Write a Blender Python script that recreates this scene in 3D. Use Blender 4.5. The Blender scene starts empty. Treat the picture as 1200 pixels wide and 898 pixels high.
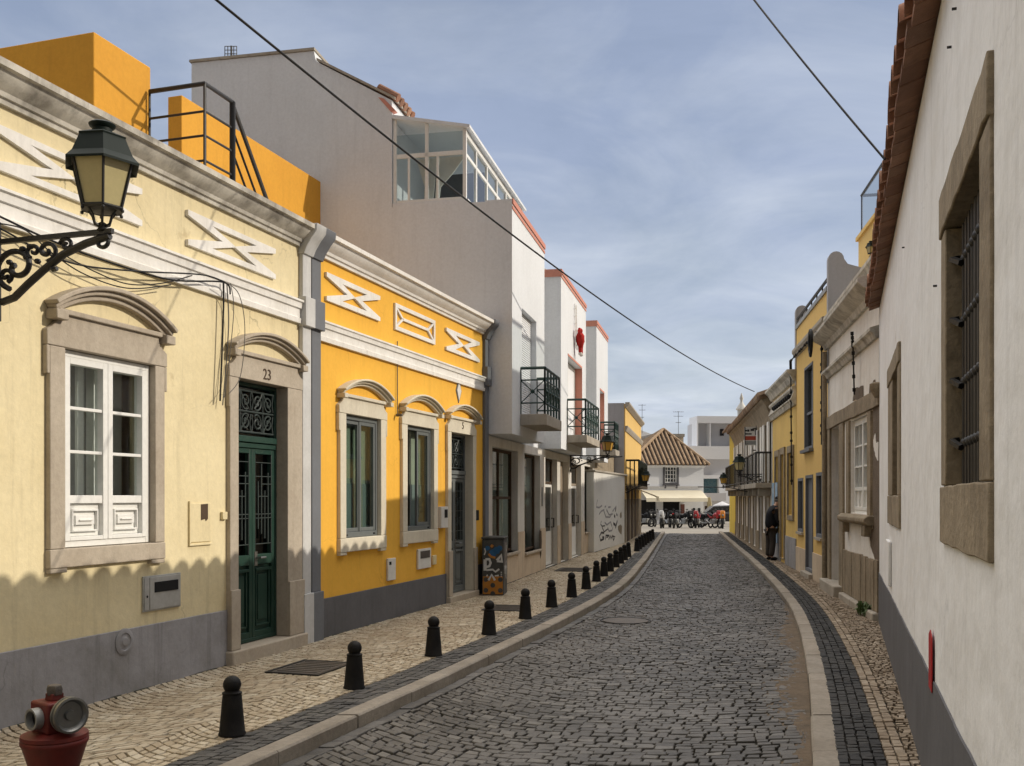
import bpy, bmesh, math, random
import numpy as np
from mathutils import Vector, Matrix
R = math.radians
rnd = random.Random(7)
sc = bpy.context.scene
COL = sc.collection
# ------------------------------------------------------------------ camera, light, exposure
FPX, CX, HY, H = 1150.0, 600.0, 582.0, 1.65          # focal length (photo pixels), principal column, horizon row, eye height
cam = bpy.data.cameras.new('camera'); camo = bpy.data.objects.new('camera', cam); COL.objects.link(camo)
cam.sensor_fit = 'HORIZONTAL'; cam.sensor_width = 36; cam.lens = FPX/1200*36
cam.shift_x = 0; cam.shift_y = (HY-449)/1200
camo.location = (0, 0, H); camo.rotation_euler = (R(90), 0, 0)
cam.clip_start = .05; cam.clip_end = 5000
sc.camera = camo
SUN_EL, SUN_AZ = R(26.9), R(90)                         # azimuth from +Y towards +X
W = bpy.data.worlds.new('World'); sc.world = W; W.use_nodes = True
nt = W.node_tree; nt.nodes.clear()
def wn(t, **k):
    n = nt.nodes.new(t)
    for a, b in k.items(): setattr(n, a, b)
    return n
sky = wn('ShaderNodeTexSky', sky_type='NISHITA', sun_disc=False, sun_elevation=SUN_EL, sun_rotation=SUN_AZ, air_density=1.0, dust_density=1.6, ozone_density=1.2)
tc = wn('ShaderNodeTexCoord')
sep = wn('ShaderNodeSeparateXYZ'); nt.links.new(tc.outputs['Generated'], sep.inputs[0])
# project the direction on a high cloud layer: p = d.xy / (d.z + .12)
zz = wn('ShaderNodeMath', operation='ADD'); nt.links.new(sep.outputs[2], zz.inputs[0]); zz.inputs[1].default_value = .16
zm = wn('ShaderNodeMath', operation='MAXIMUM'); nt.links.new(zz.outputs[0], zm.inputs[0]); zm.inputs[1].default_value = .03
dx = wn('ShaderNodeMath', operation='DIVIDE'); nt.links.new(sep.outputs[0], dx.inputs[0]); nt.links.new(zm.outputs[0], dx.inputs[1])
dy = wn('ShaderNodeMath', operation='DIVIDE'); nt.links.new(sep.outputs[1], dy.inputs[0]); nt.links.new(zm.outputs[0], dy.inputs[1])
cb = wn('ShaderNodeCombineXYZ'); nt.links.new(dx.outputs[0], cb.inputs[0]); nt.links.new(dy.outputs[0], cb.inputs[1])
mp = wn('ShaderNodeMapping'); nt.links.new(cb.outputs[0], mp.inputs[0]); mp.inputs['Rotation'].default_value = (0, 0, R(-35)); mp.inputs['Scale'].default_value = (1.0, 1.2, 1)
n1 = wn('ShaderNodeTexNoise'); nt.links.new(mp.outputs[0], n1.inputs['Vector']); n1.inputs['Scale'].default_value = 1.15; n1.inputs['Detail'].default_value = 9; n1.inputs['Roughness'].default_value = .58; n1.inputs['Distortion'].default_value = .5
rp = wn('ShaderNodeValToRGB'); nt.links.new(n1.outputs['Fac'], rp.inputs[0])
rp.color_ramp.elements[0].position = .36; rp.color_ramp.elements[0].color = (.55, .55, .55, 1)
rp.color_ramp.elements[1].position = .70; rp.color_ramp.elements[1].color = (.92, .92, .92, 1)
n2 = wn('ShaderNodeTexNoise'); nt.links.new(mp.outputs[0], n2.inputs['Vector']); n2.inputs['Scale'].default_value = 1.9; n2.inputs['Detail'].default_value = 7; n2.inputs['Distortion'].default_value = .6; n2.inputs['Roughness'].default_value = .6
el_ = wn('ShaderNodeMapRange'); nt.links.new(sep.outputs[2], el_.inputs[0]); el_.inputs[1].default_value = .0; el_.inputs[2].default_value = .46; el_.inputs[3].default_value = .62; el_.inputs[4].default_value = -.30
n2r = wn('ShaderNodeMapRange'); nt.links.new(n2.outputs['Fac'], n2r.inputs[0]); n2r.inputs[1].default_value = .32; n2r.inputs[2].default_value = .70; n2r.inputs[3].default_value = 0; n2r.inputs[4].default_value = .62
ad_ = wn('ShaderNodeMath', operation='ADD', use_clamp=True); nt.links.new(el_.outputs[0], ad_.inputs[0]); nt.links.new(n2r.outputs[0], ad_.inputs[1])
cc = wn('ShaderNodeMixRGB'); nt.links.new(ad_.outputs[0], cc.inputs[0])
OVERHEAD_FILL, REAR_DIM = (39, 37.0, 34.6, 1), .28       # added fill: sky brightened out of view overhead, dimmed behind
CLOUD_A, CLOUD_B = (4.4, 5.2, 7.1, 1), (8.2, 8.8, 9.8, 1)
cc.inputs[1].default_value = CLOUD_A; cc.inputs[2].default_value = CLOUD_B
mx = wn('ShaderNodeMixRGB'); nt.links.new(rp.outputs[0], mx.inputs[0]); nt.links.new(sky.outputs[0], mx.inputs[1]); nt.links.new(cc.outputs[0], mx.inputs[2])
# zenith brightened as added fill for shaded walls; rear sky dimmed for camera-facing sides
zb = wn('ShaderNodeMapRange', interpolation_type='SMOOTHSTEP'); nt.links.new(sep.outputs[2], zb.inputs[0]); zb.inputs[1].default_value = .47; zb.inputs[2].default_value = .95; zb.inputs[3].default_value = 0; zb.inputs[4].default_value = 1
yb_ = wn('ShaderNodeMapRange', interpolation_type='SMOOTHSTEP'); nt.links.new(sep.outputs[1], yb_.inputs[0]); yb_.inputs[1].default_value = .30; yb_.inputs[2].default_value = -.25; yb_.inputs[3].default_value = 1.0; yb_.inputs[4].default_value = REAR_DIM
zw_ = wn('ShaderNodeMixRGB'); nt.links.new(zb.outputs[0], zw_.inputs[0]); nt.links.new(mx.outputs[0], zw_.inputs[1]); zw_.inputs[2].default_value = OVERHEAD_FILL
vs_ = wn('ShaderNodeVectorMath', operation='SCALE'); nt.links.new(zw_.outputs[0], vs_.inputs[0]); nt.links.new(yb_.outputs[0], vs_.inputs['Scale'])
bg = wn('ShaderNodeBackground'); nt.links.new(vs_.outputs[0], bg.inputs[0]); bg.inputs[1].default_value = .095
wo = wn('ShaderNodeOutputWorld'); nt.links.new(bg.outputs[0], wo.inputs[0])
sl = bpy.data.lights.new('sun', 'SUN'); sl.energy = 3.0; sl.angle = R(.45); sl.color = (1, .90, .76)
so = bpy.data.objects.new('sun', sl); COL.objects.link(so)
sd = Vector((math.sin(SUN_AZ)*math.cos(SUN_EL), math.cos(SUN_AZ)*math.cos(SUN_EL), math.sin(SUN_EL)))
so.rotation_euler = sd.to_track_quat('Z', 'Y').to_euler(); so.location = (60, 0, 60)
sc.view_settings.view_transform = 'Standard'; sc.view_settings.look = 'None'
sc.view_settings.exposure = 0.0; sc.view_settings.gamma = 1; sc.view_settings.use_curve_mapping = False

# ------------------------------------------------------------------ materials
MATS = {}
def M(name, col, rough=.85, tint=None, blotch=.5, bscale=.9, fine=.12, fscale=22, bump=.0, bumpscale=60, streak=0, metal=0, spec=.3, island=None, patch=None, coat=0, crack=0, wave=0):
    """procedural surface: base colour, blotches of a second tint, fine grain, vertical rain streaks, bump"""
    m = bpy.data.materials.new(name); m.use_nodes = True; MATS[name] = m
    t = m.node_tree; t.nodes.clear()
    def N(ty, **k):
        n = t.nodes.new(ty)
        for a, b in k.items(): setattr(n, a, b)
        return n
    L = t.links.new
    out = N('ShaderNodeOutputMaterial'); p = N('ShaderNodeBsdfPrincipled'); L(p.outputs[0], out.inputs[0])
    p.inputs['Roughness'].default_value = rough; p.inputs['Metallic'].default_value = metal; p.inputs['Specular IOR Level'].default_value = spec
    if coat: p.inputs['Coat Weight'].default_value = coat
    geo = N('ShaderNodeNewGeometry')
    c4 = (*col, 1)
    if tint is None: tint = tuple(c*.78 for c in col)
    def noise(scale, det=5, ro=.6, vec=None):
        n = N('ShaderNodeTexNoise'); n.inputs['Scale'].default_value = scale; n.inputs['Detail'].default_value = det; n.inputs['Roughness'].default_value = ro
        L(vec if vec else geo.outputs['Position'], n.inputs['Vector']); return n.outputs['Fac']
    def ramp(src, a, b, va=0., vb=1.):
        n = N('ShaderNodeMapRange'); L(src, n.inputs[0]); n.inputs[1].default_value = a; n.inputs[2].default_value = b; n.inputs[3].default_value = va; n.inputs[4].default_value = vb; return n.outputs[0]
    def mix(f, a, b, mode='MIX'):
        n = N('ShaderNodeMixRGB', blend_type=mode)
        for i, v in ((0, f), (1, a), (2, b)):
            if isinstance(v, (int, float)): n.inputs[i].default_value = v
            elif isinstance(v, tuple): n.inputs[i].default_value = v
            else: L(v, n.inputs[i])
        return n.outputs[0]
    c = c4
    if island:                                             # one shade per stone
        r = N('ShaderNodeValToRGB'); L(geo.outputs['Random Per Island'], r.inputs[0])
        els = r.color_ramp.elements
        while len(els) < len(island): els.new(.5)
        for i, cl in enumerate(island): els[i].position = i/(len(island)-1); els[i].color = (*cl, 1)
        c = r.outputs[0]
    if blotch: c = mix(ramp(noise(bscale, 7, .62), .42, .68, 0, blotch), c, (*tint, 1))
    if patch:
        pc, ps, th = patch
        c = mix(ramp(noise(ps, 6, .65), th, th+.05), c, (*pc, 1))
    if streak:
        mpn = N('ShaderNodeMapping'); L(geo.outputs['Position'], mpn.inputs[0]); mpn.inputs['Scale'].default_value = (5, 5, .35)
        c = mix(ramp(noise(1.6, 5, .7, mpn.outputs[0]), .52, .78, 0, streak), c, tuple(x*.45 for x in tint)+(1,))
    if crack:
        wv = N('ShaderNodeTexNoise'); wv.inputs['Scale'].default_value = 2.5; wv.inputs['Detail'].default_value = 5; L(geo.outputs['Position'], wv.inputs['Vector'])
        va = N('ShaderNodeVectorMath', operation='SCALE'); L(wv.outputs['Color'], va.inputs[0]); va.inputs['Scale'].default_value = .55
        vb = N('ShaderNodeVectorMath', operation='ADD'); L(va.outputs[0], vb.inputs[0]); L(geo.outputs['Position'], vb.inputs[1])
        vo = N('ShaderNodeTexVoronoi', feature='DISTANCE_TO_EDGE'); vo.inputs['Scale'].default_value = .75; L(vb.outputs[0], vo.inputs['Vector'])
        line = ramp(vo.outputs['Distance'], .0015, .006, 1, 0)
        mk = N('ShaderNodeMath', operation='MULTIPLY'); L(line, mk.inputs[0]); L(ramp(noise(.8, 3), .50, .62, 0, crack), mk.inputs[1])
        c = mix(mk.outputs[0], c, tuple(x*.35 for x in col)+(1,))
    if fine: c = mix(fine, c, ramp(noise(fscale, 4, .7), .3, .7, .35, 1.25), 'MULTIPLY')
    if isinstance(c, tuple): p.inputs['Base Color'].default_value = c
    else: L(c, p.inputs['Base Color'])
    if bump:
        b = N('ShaderNodeBump'); b.inputs['Strength'].default_value = bump; b.inputs['Distance'].default_value = .02
        L(noise(bumpscale, 5, .65), b.inputs['Height']); L(b.outputs[0], p.inputs['Normal'])
        if wave:
            b2 = N('ShaderNodeBump'); b2.inputs['Strength'].default_value = wave; b2.inputs['Distance'].default_value = .25
            L(noise(1.6, 3, .5), b2.inputs['Height']); L(b2.outputs[0], b.inputs['Normal'])
    return m
def glass(name, tint, rough=.02, mixf=.5, refl=1.0):
    m = bpy.data.materials.new(name); m.use_nodes = True; MATS[name] = m
    t = m.node_tree; t.nodes.clear()
    o = t.nodes.new('ShaderNodeOutputMaterial'); mxs = t.nodes.new('ShaderNodeMixShader'); tr = t.nodes.new('ShaderNodeBsdfTransparent'); gl = t.nodes.new('ShaderNodeBsdfGlossy'); fr = t.nodes.new('ShaderNodeFresnel')
    fr.inputs[0].default_value = 1.5; tr.inputs[0].default_value = (*tint, 1); gl.inputs['Roughness'].default_value = rough
    ad = t.nodes.new('ShaderNodeMath'); ad.operation = 'MULTIPLY_ADD'; ad.inputs[1].default_value = refl; ad.inputs[2].default_value = mixf; ad.use_clamp = True
    no = t.nodes.new('ShaderNodeTexNoise'); no.inputs['Scale'].default_value = 2.2
    bu = t.nodes.new('ShaderNodeBump'); bu.inputs['Strength'].default_value = .035; t.links.new(no.outputs['Fac'], bu.inputs['Height']); t.links.new(bu.outputs[0], gl.inputs['Normal'])
    ge_ = t.nodes.new('ShaderNodeNewGeometry'); inv = t.nodes.new('ShaderNodeMath'); inv.operation = 'SUBTRACT'; inv.inputs[0].default_value = 1; t.links.new(ge_.outputs['Backfacing'], inv.inputs[1])
    fm = t.nodes.new('ShaderNodeMath'); fm.operation = 'MULTIPLY'; t.links.new(ad.outputs[0], fm.inputs[0]); t.links.new(inv.outputs[0], fm.inputs[1])
    t.links.new(fr.outputs[0], ad.inputs[0]); t.links.new(fm.outputs[0], mxs.inputs[0]); t.links.new(tr.outputs[0], mxs.inputs[1]); t.links.new(gl.outputs[0], mxs.inputs[2]); t.links.new(mxs.outputs[0], o.inputs[0])
    return m
M('cream', (.755, .655, .415), tint=(.66, .55, .32), blotch=.7, bscale=.8, streak=.38, bump=.14, bumpscale=35, patch=((.60, .50, .30), 1.7, .68), crack=.7, wave=.12)
M('yellow', (.83, .46, .06), tint=(.77, .40, .052), blotch=.5, bscale=.8, streak=.22, bump=.10, bumpscale=40, fine=.08, crack=.25, wave=.10)
M('orange', (.68, .34, .04), tint=(.58, .27, .03), blotch=.5, bscale=1.0, streak=.2, bump=.1)
M('plinth_grey', (.33, .325, .34), tint=(.23, .225, .22), blotch=.9, bscale=2.2, streak=.6, crack=.6, wave=.1, bump=.2, bumpscale=25, patch=((.36, .34, .32), 3, .66))
M('plinth_dark', (.13, .13, .14), tint=(.10, .10, .105), blotch=.7, bscale=1.8, streak=.35, wave=.08, bump=.1)
M('paint_slate', (.17, .18, .20), tint=(.13, .135, .14), blotch=.5, bump=.06)
M('paint_light', (.58, .58, .57), tint=(.42, .42, .41), blotch=.6, bscale=2, streak=.35, bump=.08)
M('moulding', (.82, .80, .76), tint=(.60, .57, .51), blotch=.5, bscale=2.4, streak=.3, bump=.08)
M('moulding_old', (.62, .59, .52), tint=(.22, .20, .17), blotch=.85, bscale=3.2, streak=.6, bump=.15)
M('limestone', (.46, .40, .32), tint=(.36, .30, .23), blotch=.6, bscale=2.2, streak=.25, bump=.18, bumpscale=45, fine=.2)
M('limestone_pale', (.66, .61, .49), tint=(.52, .46, .36), blotch=.5, bscale=2.2, streak=.2, bump=.12, bumpscale=45)
M('stone_old', (.33, .27, .19), tint=(.19, .15, .10), blotch=.8, bscale=3.0, streak=.4, bump=.55, bumpscale=18, fine=.35)
M('white_wall', (.74, .73, .69), tint=(.62, .60, .55), blotch=.6, bscale=.6, streak=.22, bump=.10, bumpscale=30)
M('white_rough', (.84, .845, .85), tint=(.74, .735, .72), blotch=.6, bscale=.9, streak=.25, bump=.25, bumpscale=14, fine=.1, wave=.2, crack=.2, patch=((.60, .58, .54), 2.6, .69))
M('white_house', (.73, .755, .785), tint=(.64, .66, .68), blotch=.6, bscale=.5, streak=.16, wave=.06, bump=.05)
M('gable_render', (.55, .56, .57), tint=(.43, .43, .43), blotch=.7, bscale=.4, streak=.45, wave=.06, bump=.05)
M('shop_beige', (.62, .51, .38), tint=(.47, .37, .27), blotch=.7, bscale=1.4, streak=.4, bump=.15)
M('shop_stone', (.68, .66, .61), tint=(.52, .48, .42), blotch=.7, bscale=1.2, streak=.4, bump=.12)
M('weathered', (.84, .82, .78), tint=(.66, .61, .54), blotch=.6, bscale=1.3, streak=.4, bump=.3, bumpscale=14)
M('bare_mortar', (.17, .13, .095), tint=(.11, .085, .06), blotch=.8, bscale=4, bump=.6, bumpscale=20, fine=.3)
M('salmon', (.62, .27, .20), tint=(.5, .22, .17), blotch=.5)
M('yellow_old', (.72, .50, .16), tint=(.58, .39, .13), blotch=.6, bscale=.9, streak=.3, bump=.15)
M('yellow_flat', (.74, .50, .17), tint=(.66, .43, .14), blotch=.5, bscale=.6, streak=.12, bump=.06)
M('grey_render', (.40, .40, .42), tint=(.33, .33, .34), blotch=.5, streak=.2)
M('wood_white', (.80, .80, .77), tint=(.70, .69, .65), blotch=.3, rough=.5, bump=.03, bscale=4)
M('wood_slate', (.14, .155, .155), tint=(.11, .125, .125), blotch=.4, rough=.5, bscale=4)
M('wood_green', (.014, .045, .033), tint=(.03, .065, .05), blotch=.6, bscale=5, rough=.45, bump=.05)
M('wood_brown', (.085, .055, .035), tint=(.05, .032, .02), blotch=.7, bscale=5, bump=.1)
M('wood_dusty', (.30, .25, .19), tint=(.20, .16, .12), blotch=.7, bscale=5, bump=.1)
M('iron', (.012, .012, .013), rough=.5, tint=(.03, .027, .024), blotch=.5, bscale=14, bump=.12, bumpscale=90, spec=.5)
M('iron_green', (.005, .012, .009), rough=.6, tint=(.009, .015, .012), blotch=.5, bscale=9, spec=.2)
M('iron_grille', (.05, .065, .062), rough=.5, tint=(.03, .035, .035), blotch=.5, bscale=9)
M('bollard_iron', (.007, .0066, .007), rough=.6, tint=(.017, .015, .013), blotch=.6, bscale=11, bump=.25, bumpscale=70, spec=.22)
M('steel', (.22, .22, .21), rough=.38, metal=.85, tint=(.28, .28, .27), blotch=.5, bscale=10)
M('steel_dull', (.30, .30, .29), rough=.5, tint=(.2, .2, .19), blotch=.6, bscale=6, streak=.3, metal=.3)
M('red_paint', (.135, .014, .010), rough=.55, tint=(.06, .011, .009), blotch=.7, bscale=9, bump=.08, spec=.4)
M('red_sign', (.42, .012, .015), rough=.5, tint=(.25, .01, .01), blotch=.4, bscale=6)
M('rubber', (.012, .012, .012), rough=.8)
M('black', (.008, .008, .009), rough=.7)
M('cable', (.01, .01, .011), rough=.6)
M('cable_grey', (.12, .115, .11), rough=.7)
M('terracotta', (.34, .15, .08), tint=(.16, .085, .055), blotch=.8, bscale=4, bump=.25, bumpscale=30, island=((.22, .10, .06), (.36, .17, .10), (.28, .15, .10), (.42, .24, .15)))
M('terracotta_old', (.26, .16, .10), tint=(.10, .07, .05), blotch=.8, bscale=2.5, bump=.25, island=((.20, .13, .08), (.36, .25, .16), (.25, .15, .09), (.42, .33, .23)))
M('roof_dark', (.05, .035, .025), blotch=.5)
M('tile_pale', (.42, .30, .19), tint=(.20, .13, .085), blotch=.7, bscale=2.5, bump=.2)
M('balcony_green', (.016, .048, .040), rough=.45, tint=(.022, .05, .044), blotch=.5, bscale=9, spec=.4)
M('tile_under', (.23, .115, .07), tint=(.13, .07, .045), blotch=.8, bscale=4, bump=.2, island=((.17, .085, .055), (.27, .14, .085), (.21, .12, .08), (.31, .17, .11)))
M('concrete', (.42, .38, .32), tint=(.29, .25, .20), blotch=.7, bscale=2, streak=.5, bump=.15)
M('kerb_stone', (.30, .265, .22), tint=(.20, .17, .135), blotch=.7, bscale=3, bump=.3, bumpscale=40, fine=.3, island=((.26, .23, .19), (.33, .29, .24), (.29, .26, .22)))
M('road_stone', (.07, .066, .062), rough=.55, tint=(.15, .14, .128), blotch=.85, bscale=.75, bump=.3, bumpscale=55, fine=.35, spec=.4,
  island=((.046, .042, .037), (.082, .076, .067), (.060, .055, .049), (.150, .140, .125), (.050, .046, .041), (.088, .081, .072), (.064, .059, .052)))
M('road_bed', (.018, .017, .012), tint=(.03, .032, .016), blotch=.9, bscale=2.2, bump=.4)
M('calcada', (.44, .35, .24), rough=.6, tint=(.33, .25, .16), blotch=.6, bscale=1.6, bump=.25, bumpscale=70, fine=.3, spec=.4,
  island=((.42, .35, .245), (.54, .46, .34), (.35, .28, .19), (.48, .40, .285), (.60, .53, .41), (.43, .36, .26)))
M('calcada_bed', (.018, .014, .010), tint=(.03, .024, .017), blotch=.8, bscale=3, bump=.4)
M('basalt', (.07, .068, .066), rough=.65, tint=(.11, .10, .09), blotch=.5, bscale=2, bump=.3, bumpscale=70, fine=.3, island=((.05, .05, .05), (.10, .096, .09), (.07, .068, .066), (.125, .12, .11)))
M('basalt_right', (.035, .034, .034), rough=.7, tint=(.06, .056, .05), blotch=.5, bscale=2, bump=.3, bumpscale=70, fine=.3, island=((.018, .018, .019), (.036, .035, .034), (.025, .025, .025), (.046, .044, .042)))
M('dirt', (.15, .11, .072), tint=(.085, .068, .048), blotch=.8, bscale=5, bump=.6, bumpscale=40, fine=.4)
M('plaza', (.27, .245, .205), tint=(.19, .17, .14), blotch=.6, bscale=1.2, bump=.2)
M('ground', (.16, .14, .12), blotch=.5)
M('manhole', (.10, .09, .08), rough=.6, tint=(.16, .13, .10), blotch=.7, bscale=8, metal=.3, bump=.3, bumpscale=50)
M('curtain', (.78, .76, .70), blotch=.3, bscale=4, rough=.95)
M('reflection_blue', (.24, .28, .28), blotch=.4, bscale=5, rough=.95)
M('curtain_grey', (.40, .40, .38), blotch=.3, bscale=4, rough=.95)
M('shade_green', (.40, .42, .34), blotch=.3, rough=.95)
M('shutter_grey', (.62, .62, .60), blotch=.3, rough=.7)
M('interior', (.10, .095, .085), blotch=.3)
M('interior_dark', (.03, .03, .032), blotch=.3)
M('awning', (.80, .74, .58), tint=(.70, .62, .46), blotch=.4, rough=.9)
M('lamp_glass', (.48, .41, .20), rough=.35, tint=(.5, .42, .2), blotch=.4, bscale=6, spec=.5)
M('amber_glass', (.62, .36, .06), rough=.35, blotch=.4, bscale=6, spec=.5)
M('box_white', (.72, .71, .67), rough=.5, tint=(.6, .58, .52), blotch=.4, bscale=6)
M('box_cream', (.72, .62, .38), rough=.6, blotch=.4, bscale=6)
M('steel_box', (.46, .46, .44), rough=.5, tint=(.32, .31, .28), blotch=.7, bscale=6, metal=.15)
M('cabinet', (.06, .062, .058), rough=.6, tint=(.11, .10, .09), blotch=.7, bscale=9, bump=.1)
M('cabinet_side', (.17, .15, .13), rough=.7, tint=(.09, .08, .07), blotch=.8, bscale=7, bump=.1)
M('paint_white_mark', (.62, .62, .60), rough=.6)
M('paint_blue_mark', (.03, .12, .26), rough=.6)
M('paint_orange_mark', (.48, .20, .035), rough=.6, blotch=.4, bscale=14)
M('ink', (.055, .05, .055), rough=.7)
M('ink_faint', (.33, .32, .33), rough=.8)
M('ink_red', (.40, .07, .04), rough=.7)
M('tile_blue', (.20, .33, .48), tint=(.5, .55, .58), blotch=.9, bscale=7)
M('skin', (.48, .28, .19), rough=.6, blotch=.2)
M('jacket', (.012, .013, .018), rough=.85, bump=.15, bumpscale=25)
M('trousers', (.05, .042, .036), rough=.9, bump=.15, bumpscale=25)
M('cloth_red', (.45, .025, .02), rough=.9)
M('cloth_white', (.75, .73, .70), rough=.9)
M('car_dark', (.014, .016, .026), rough=.25, coat=.6, spec=.5)
M('bike_red', (.42, .03, .03), rough=.3, coat=.5)
M('bike_orange', (.70, .24, .02), rough=.3, coat=.5)
M('bike_white', (.62, .62, .62), rough=.35, coat=.4)
M('leaf', (.055, .10, .03), tint=(.10, .13, .04), blotch=.7, bscale=20, rough=.6)
M('poster_brown', (.16, .06, .045), blotch=.6, bscale=9)
M('bg_white', (.84, .86, .89), tint=(.78, .79, .81), blotch=.3, bscale=.2)
M('bg_grey', (.62, .62, .64), blotch=.3, bscale=.2)
M('bg_beige', (.60, .50, .38), blotch=.3, bscale=.3)
M('bright_yellow', (.72, .50, .05), blotch=.4)
glass('glass', (.92, .95, .94), mixf=.03)
glass('glass_dark', (.35, .40, .40), mixf=.06)
glass('glass_green', (.76, .83, .80), mixf=.05, refl=1.2)
glass('glass_sun', (.85, .88, .88), mixf=.04)

# ------------------------------------------------------------------ geometry helpers
class Fr:
    """a facade plane: s along it (away from the camera), o outwards to the street, z up"""
    def __init__(s, P, t=None, side='L', u=None, n=None):
        s.P = Vector((P[0], P[1]))
        if u is None:
            u = Vector((t, 1)).normalized(); n = Vector((u.y, -u.x)) if side == 'L' else Vector((-u.y, u.x))
        s.u = Vector(u).normalized(); s.n = Vector(n).normalized()
    def w(s, a, o, z):
        q = s.P + s.u*a + s.n*o
        return (q.x, q.y, z)
    def s(s, px, o=0):
        k = (px-CX)/FPX; q = s.P + s.n*o
        return (k*q.y-q.x)/(s.u.x-k*s.u.y)
    def Y(s, px, o=0):
        return (s.P + s.n*o + s.u*s.s(px, o)).y
    def z(s, px, py, o=0):
        return H-(py-HY)/FPX*s.Y(px, o)
    def shifted(s, a=0, o=0):
        f = Fr.__new__(Fr); f.P = s.P + s.u*a + s.n*o; f.u = s.u; f.n = s.n; return f
def at(px, py, z=0):
    Y = (H-z)*FPX/(py-HY)
    return Vector(((px-CX)/FPX*Y, Y, z))
def on(px, Y, py):
    return Vector(((px-CX)/FPX*Y, Y, H-(py-HY)/FPX*Y))
def root_origin(o):
    v = Vector((0, 0, 0))
    while o is not None: v += o.location; o = o.parent
    return v
class MB:
    def __init__(s): s.v = []; s.f = []; s.m = []; s.k = 0
    def add(s, vs, fs):
        b = len(s.v); s.v += [tuple(x) for x in vs]; s.f += [tuple(i+b for i in f) for f in fs]; s.m += [s.k]*len(fs); return s
    def box(s, F, s0, s1, o0, o1, z0, z1):
        vs = [F.w(a, o, z) for z in (z0, z1) for o in (o0, o1) for a in (s0, s1)]
        return s.add(vs, [(0, 1, 3, 2), (4, 6, 7, 5), (0, 4, 5, 1), (2, 3, 7, 6), (0, 2, 6, 4), (1, 5, 7, 3)])
    def poly(s, F, pts, o0, o1):
        n = len(pts); vs = [F.w(a, o0, z) for a, z in pts]+[F.w(a, o1, z) for a, z in pts]
        return s.add(vs, [tuple(range(n)), tuple(range(2*n-1, n-1, -1))]+[(i, (i+1) % n, (i+1) % n+n, i+n) for i in range(n)])
    def ring(s, F, outer, inner, o0, o1):
        n = len(outer); vs = [F.w(a, o, z) for o in (o0, o1) for lst in (outer, inner) for a, z in lst]
        fs = []
        for i in range(n):
            j = (i+1) % n
            fs += [(i, j, n+j, n+i), (2*n+i, 3*n+i, 3*n+j, 2*n+j), (i, 2*n+i, 2*n+j, j), (n+i, n+j, 3*n+j, 3*n+i)]
        return s.add(vs, fs)
    def strip(s, F, a, b, o0, o1):
        """band between two open polylines of equal length, extruded"""
        n = len(a); vs = [F.w(x, o, z) for o in (o0, o1) for lst in (a, b) for x, z in lst]
        fs = [(0, n, 3*n, 2*n), (n-1, 3*n-1, 4*n-1, 2*n-1)]
        for i in range(n-1):
            j = i+1
            fs += [(i, j, n+j, n+i), (2*n+i, 3*n+i, 3*n+j, 2*n+j), (i, 2*n+i, 2*n+j, j), (n+i, n+j, 3*n+j, 3*n+i)]
        return s.add(vs, fs)
    def prof(s, F, pts, s0, s1):
        n = len(pts); vs = [F.w(s0, o, z) for o, z in pts]+[F.w(s1, o, z) for o, z in pts]
        return s.add(vs, [tuple(range(n)), tuple(range(2*n-1, n-1, -1))]+[(i, (i+1) % n, (i+1) % n+n, i+n) for i in range(n)])
    def frame(s, F, s0, s1, z0, z1, o0, o1, w, wt=None, wb=None):
        wt = w if wt is None else wt; wb = w if wb is None else wb
        s.box(F, s0, s0+w, o0, o1, z0, z1); s.box(F, s1-w, s1, o0, o1, z0, z1)
        s.box(F, s0+w, s1-w, o0, o1, z1-wt, z1); s.box(F, s0+w, s1-w, o0, o1, z0, z0+wb); return s
    def tube(s, pts, r, n=6, closed=False):
        P = [Vector(p) for p in pts]
        if len(P) < 2: return s
        rr = r if isinstance(r, (list, tuple)) else [r]*len(P)
        vs = []; m = len(P); up = None
        for i, p in enumerate(P):
            a = P[(i-1) % m] if (i > 0 or closed) else P[i]; b = P[(i+1) % m] if (i < m-1 or closed) else P[i]
            t = (b-a)
            t = t.normalized() if t.length > 1e-9 else Vector((0, 0, 1))
            if up is None:
                up = Vector((0, 0, 1)) if abs(t.z) < .9 else Vector((1, 0, 0))
            e = t.cross(up); e = e.normalized() if e.length > 1e-6 else t.orthogonal().normalized()
            g = e.cross(t).normalized(); up = g
            for k in range(n):
                an = 2*math.pi*k/n; vs.append(p+(e*math.cos(an)+g*math.sin(an))*rr[i])
        fs = []
        for i in range(m if closed else m-1):
            for k in range(n):
                a = i*n+k; b = i*n+(k+1) % n; c = ((i+1) % m)*n+(k+1) % n; d = ((i+1) % m)*n+k
                fs.append((a, b, c, d))
        if not closed: fs += [tuple(range(n)), tuple((m-1)*n+k for k in reversed(range(n)))]
        return s.add(vs, fs)
    def lathe(s, c, pr, n=16, mat=None, rot=0):
        """profile [(r, h)] turned about z (or about mat's z) at c"""
        c = Vector(c); vs = []; mat = mat or Matrix.Identity(3)
        for r, h in pr:
            for k in range(n):
                a = 2*math.pi*k/n+rot; vs.append(c+mat @ Vector((r*math.cos(a), r*math.sin(a), h)))
        fs = []
        for i in range(len(pr)-1):
            for k in range(n): fs.append((i*n+k, i*n+(k+1) % n, (i+1)*n+(k+1) % n, (i+1)*n+k))
        fs += [tuple(reversed(range(n))), tuple((len(pr)-1)*n+k for k in range(n))]
        return s.add(vs, fs)
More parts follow.
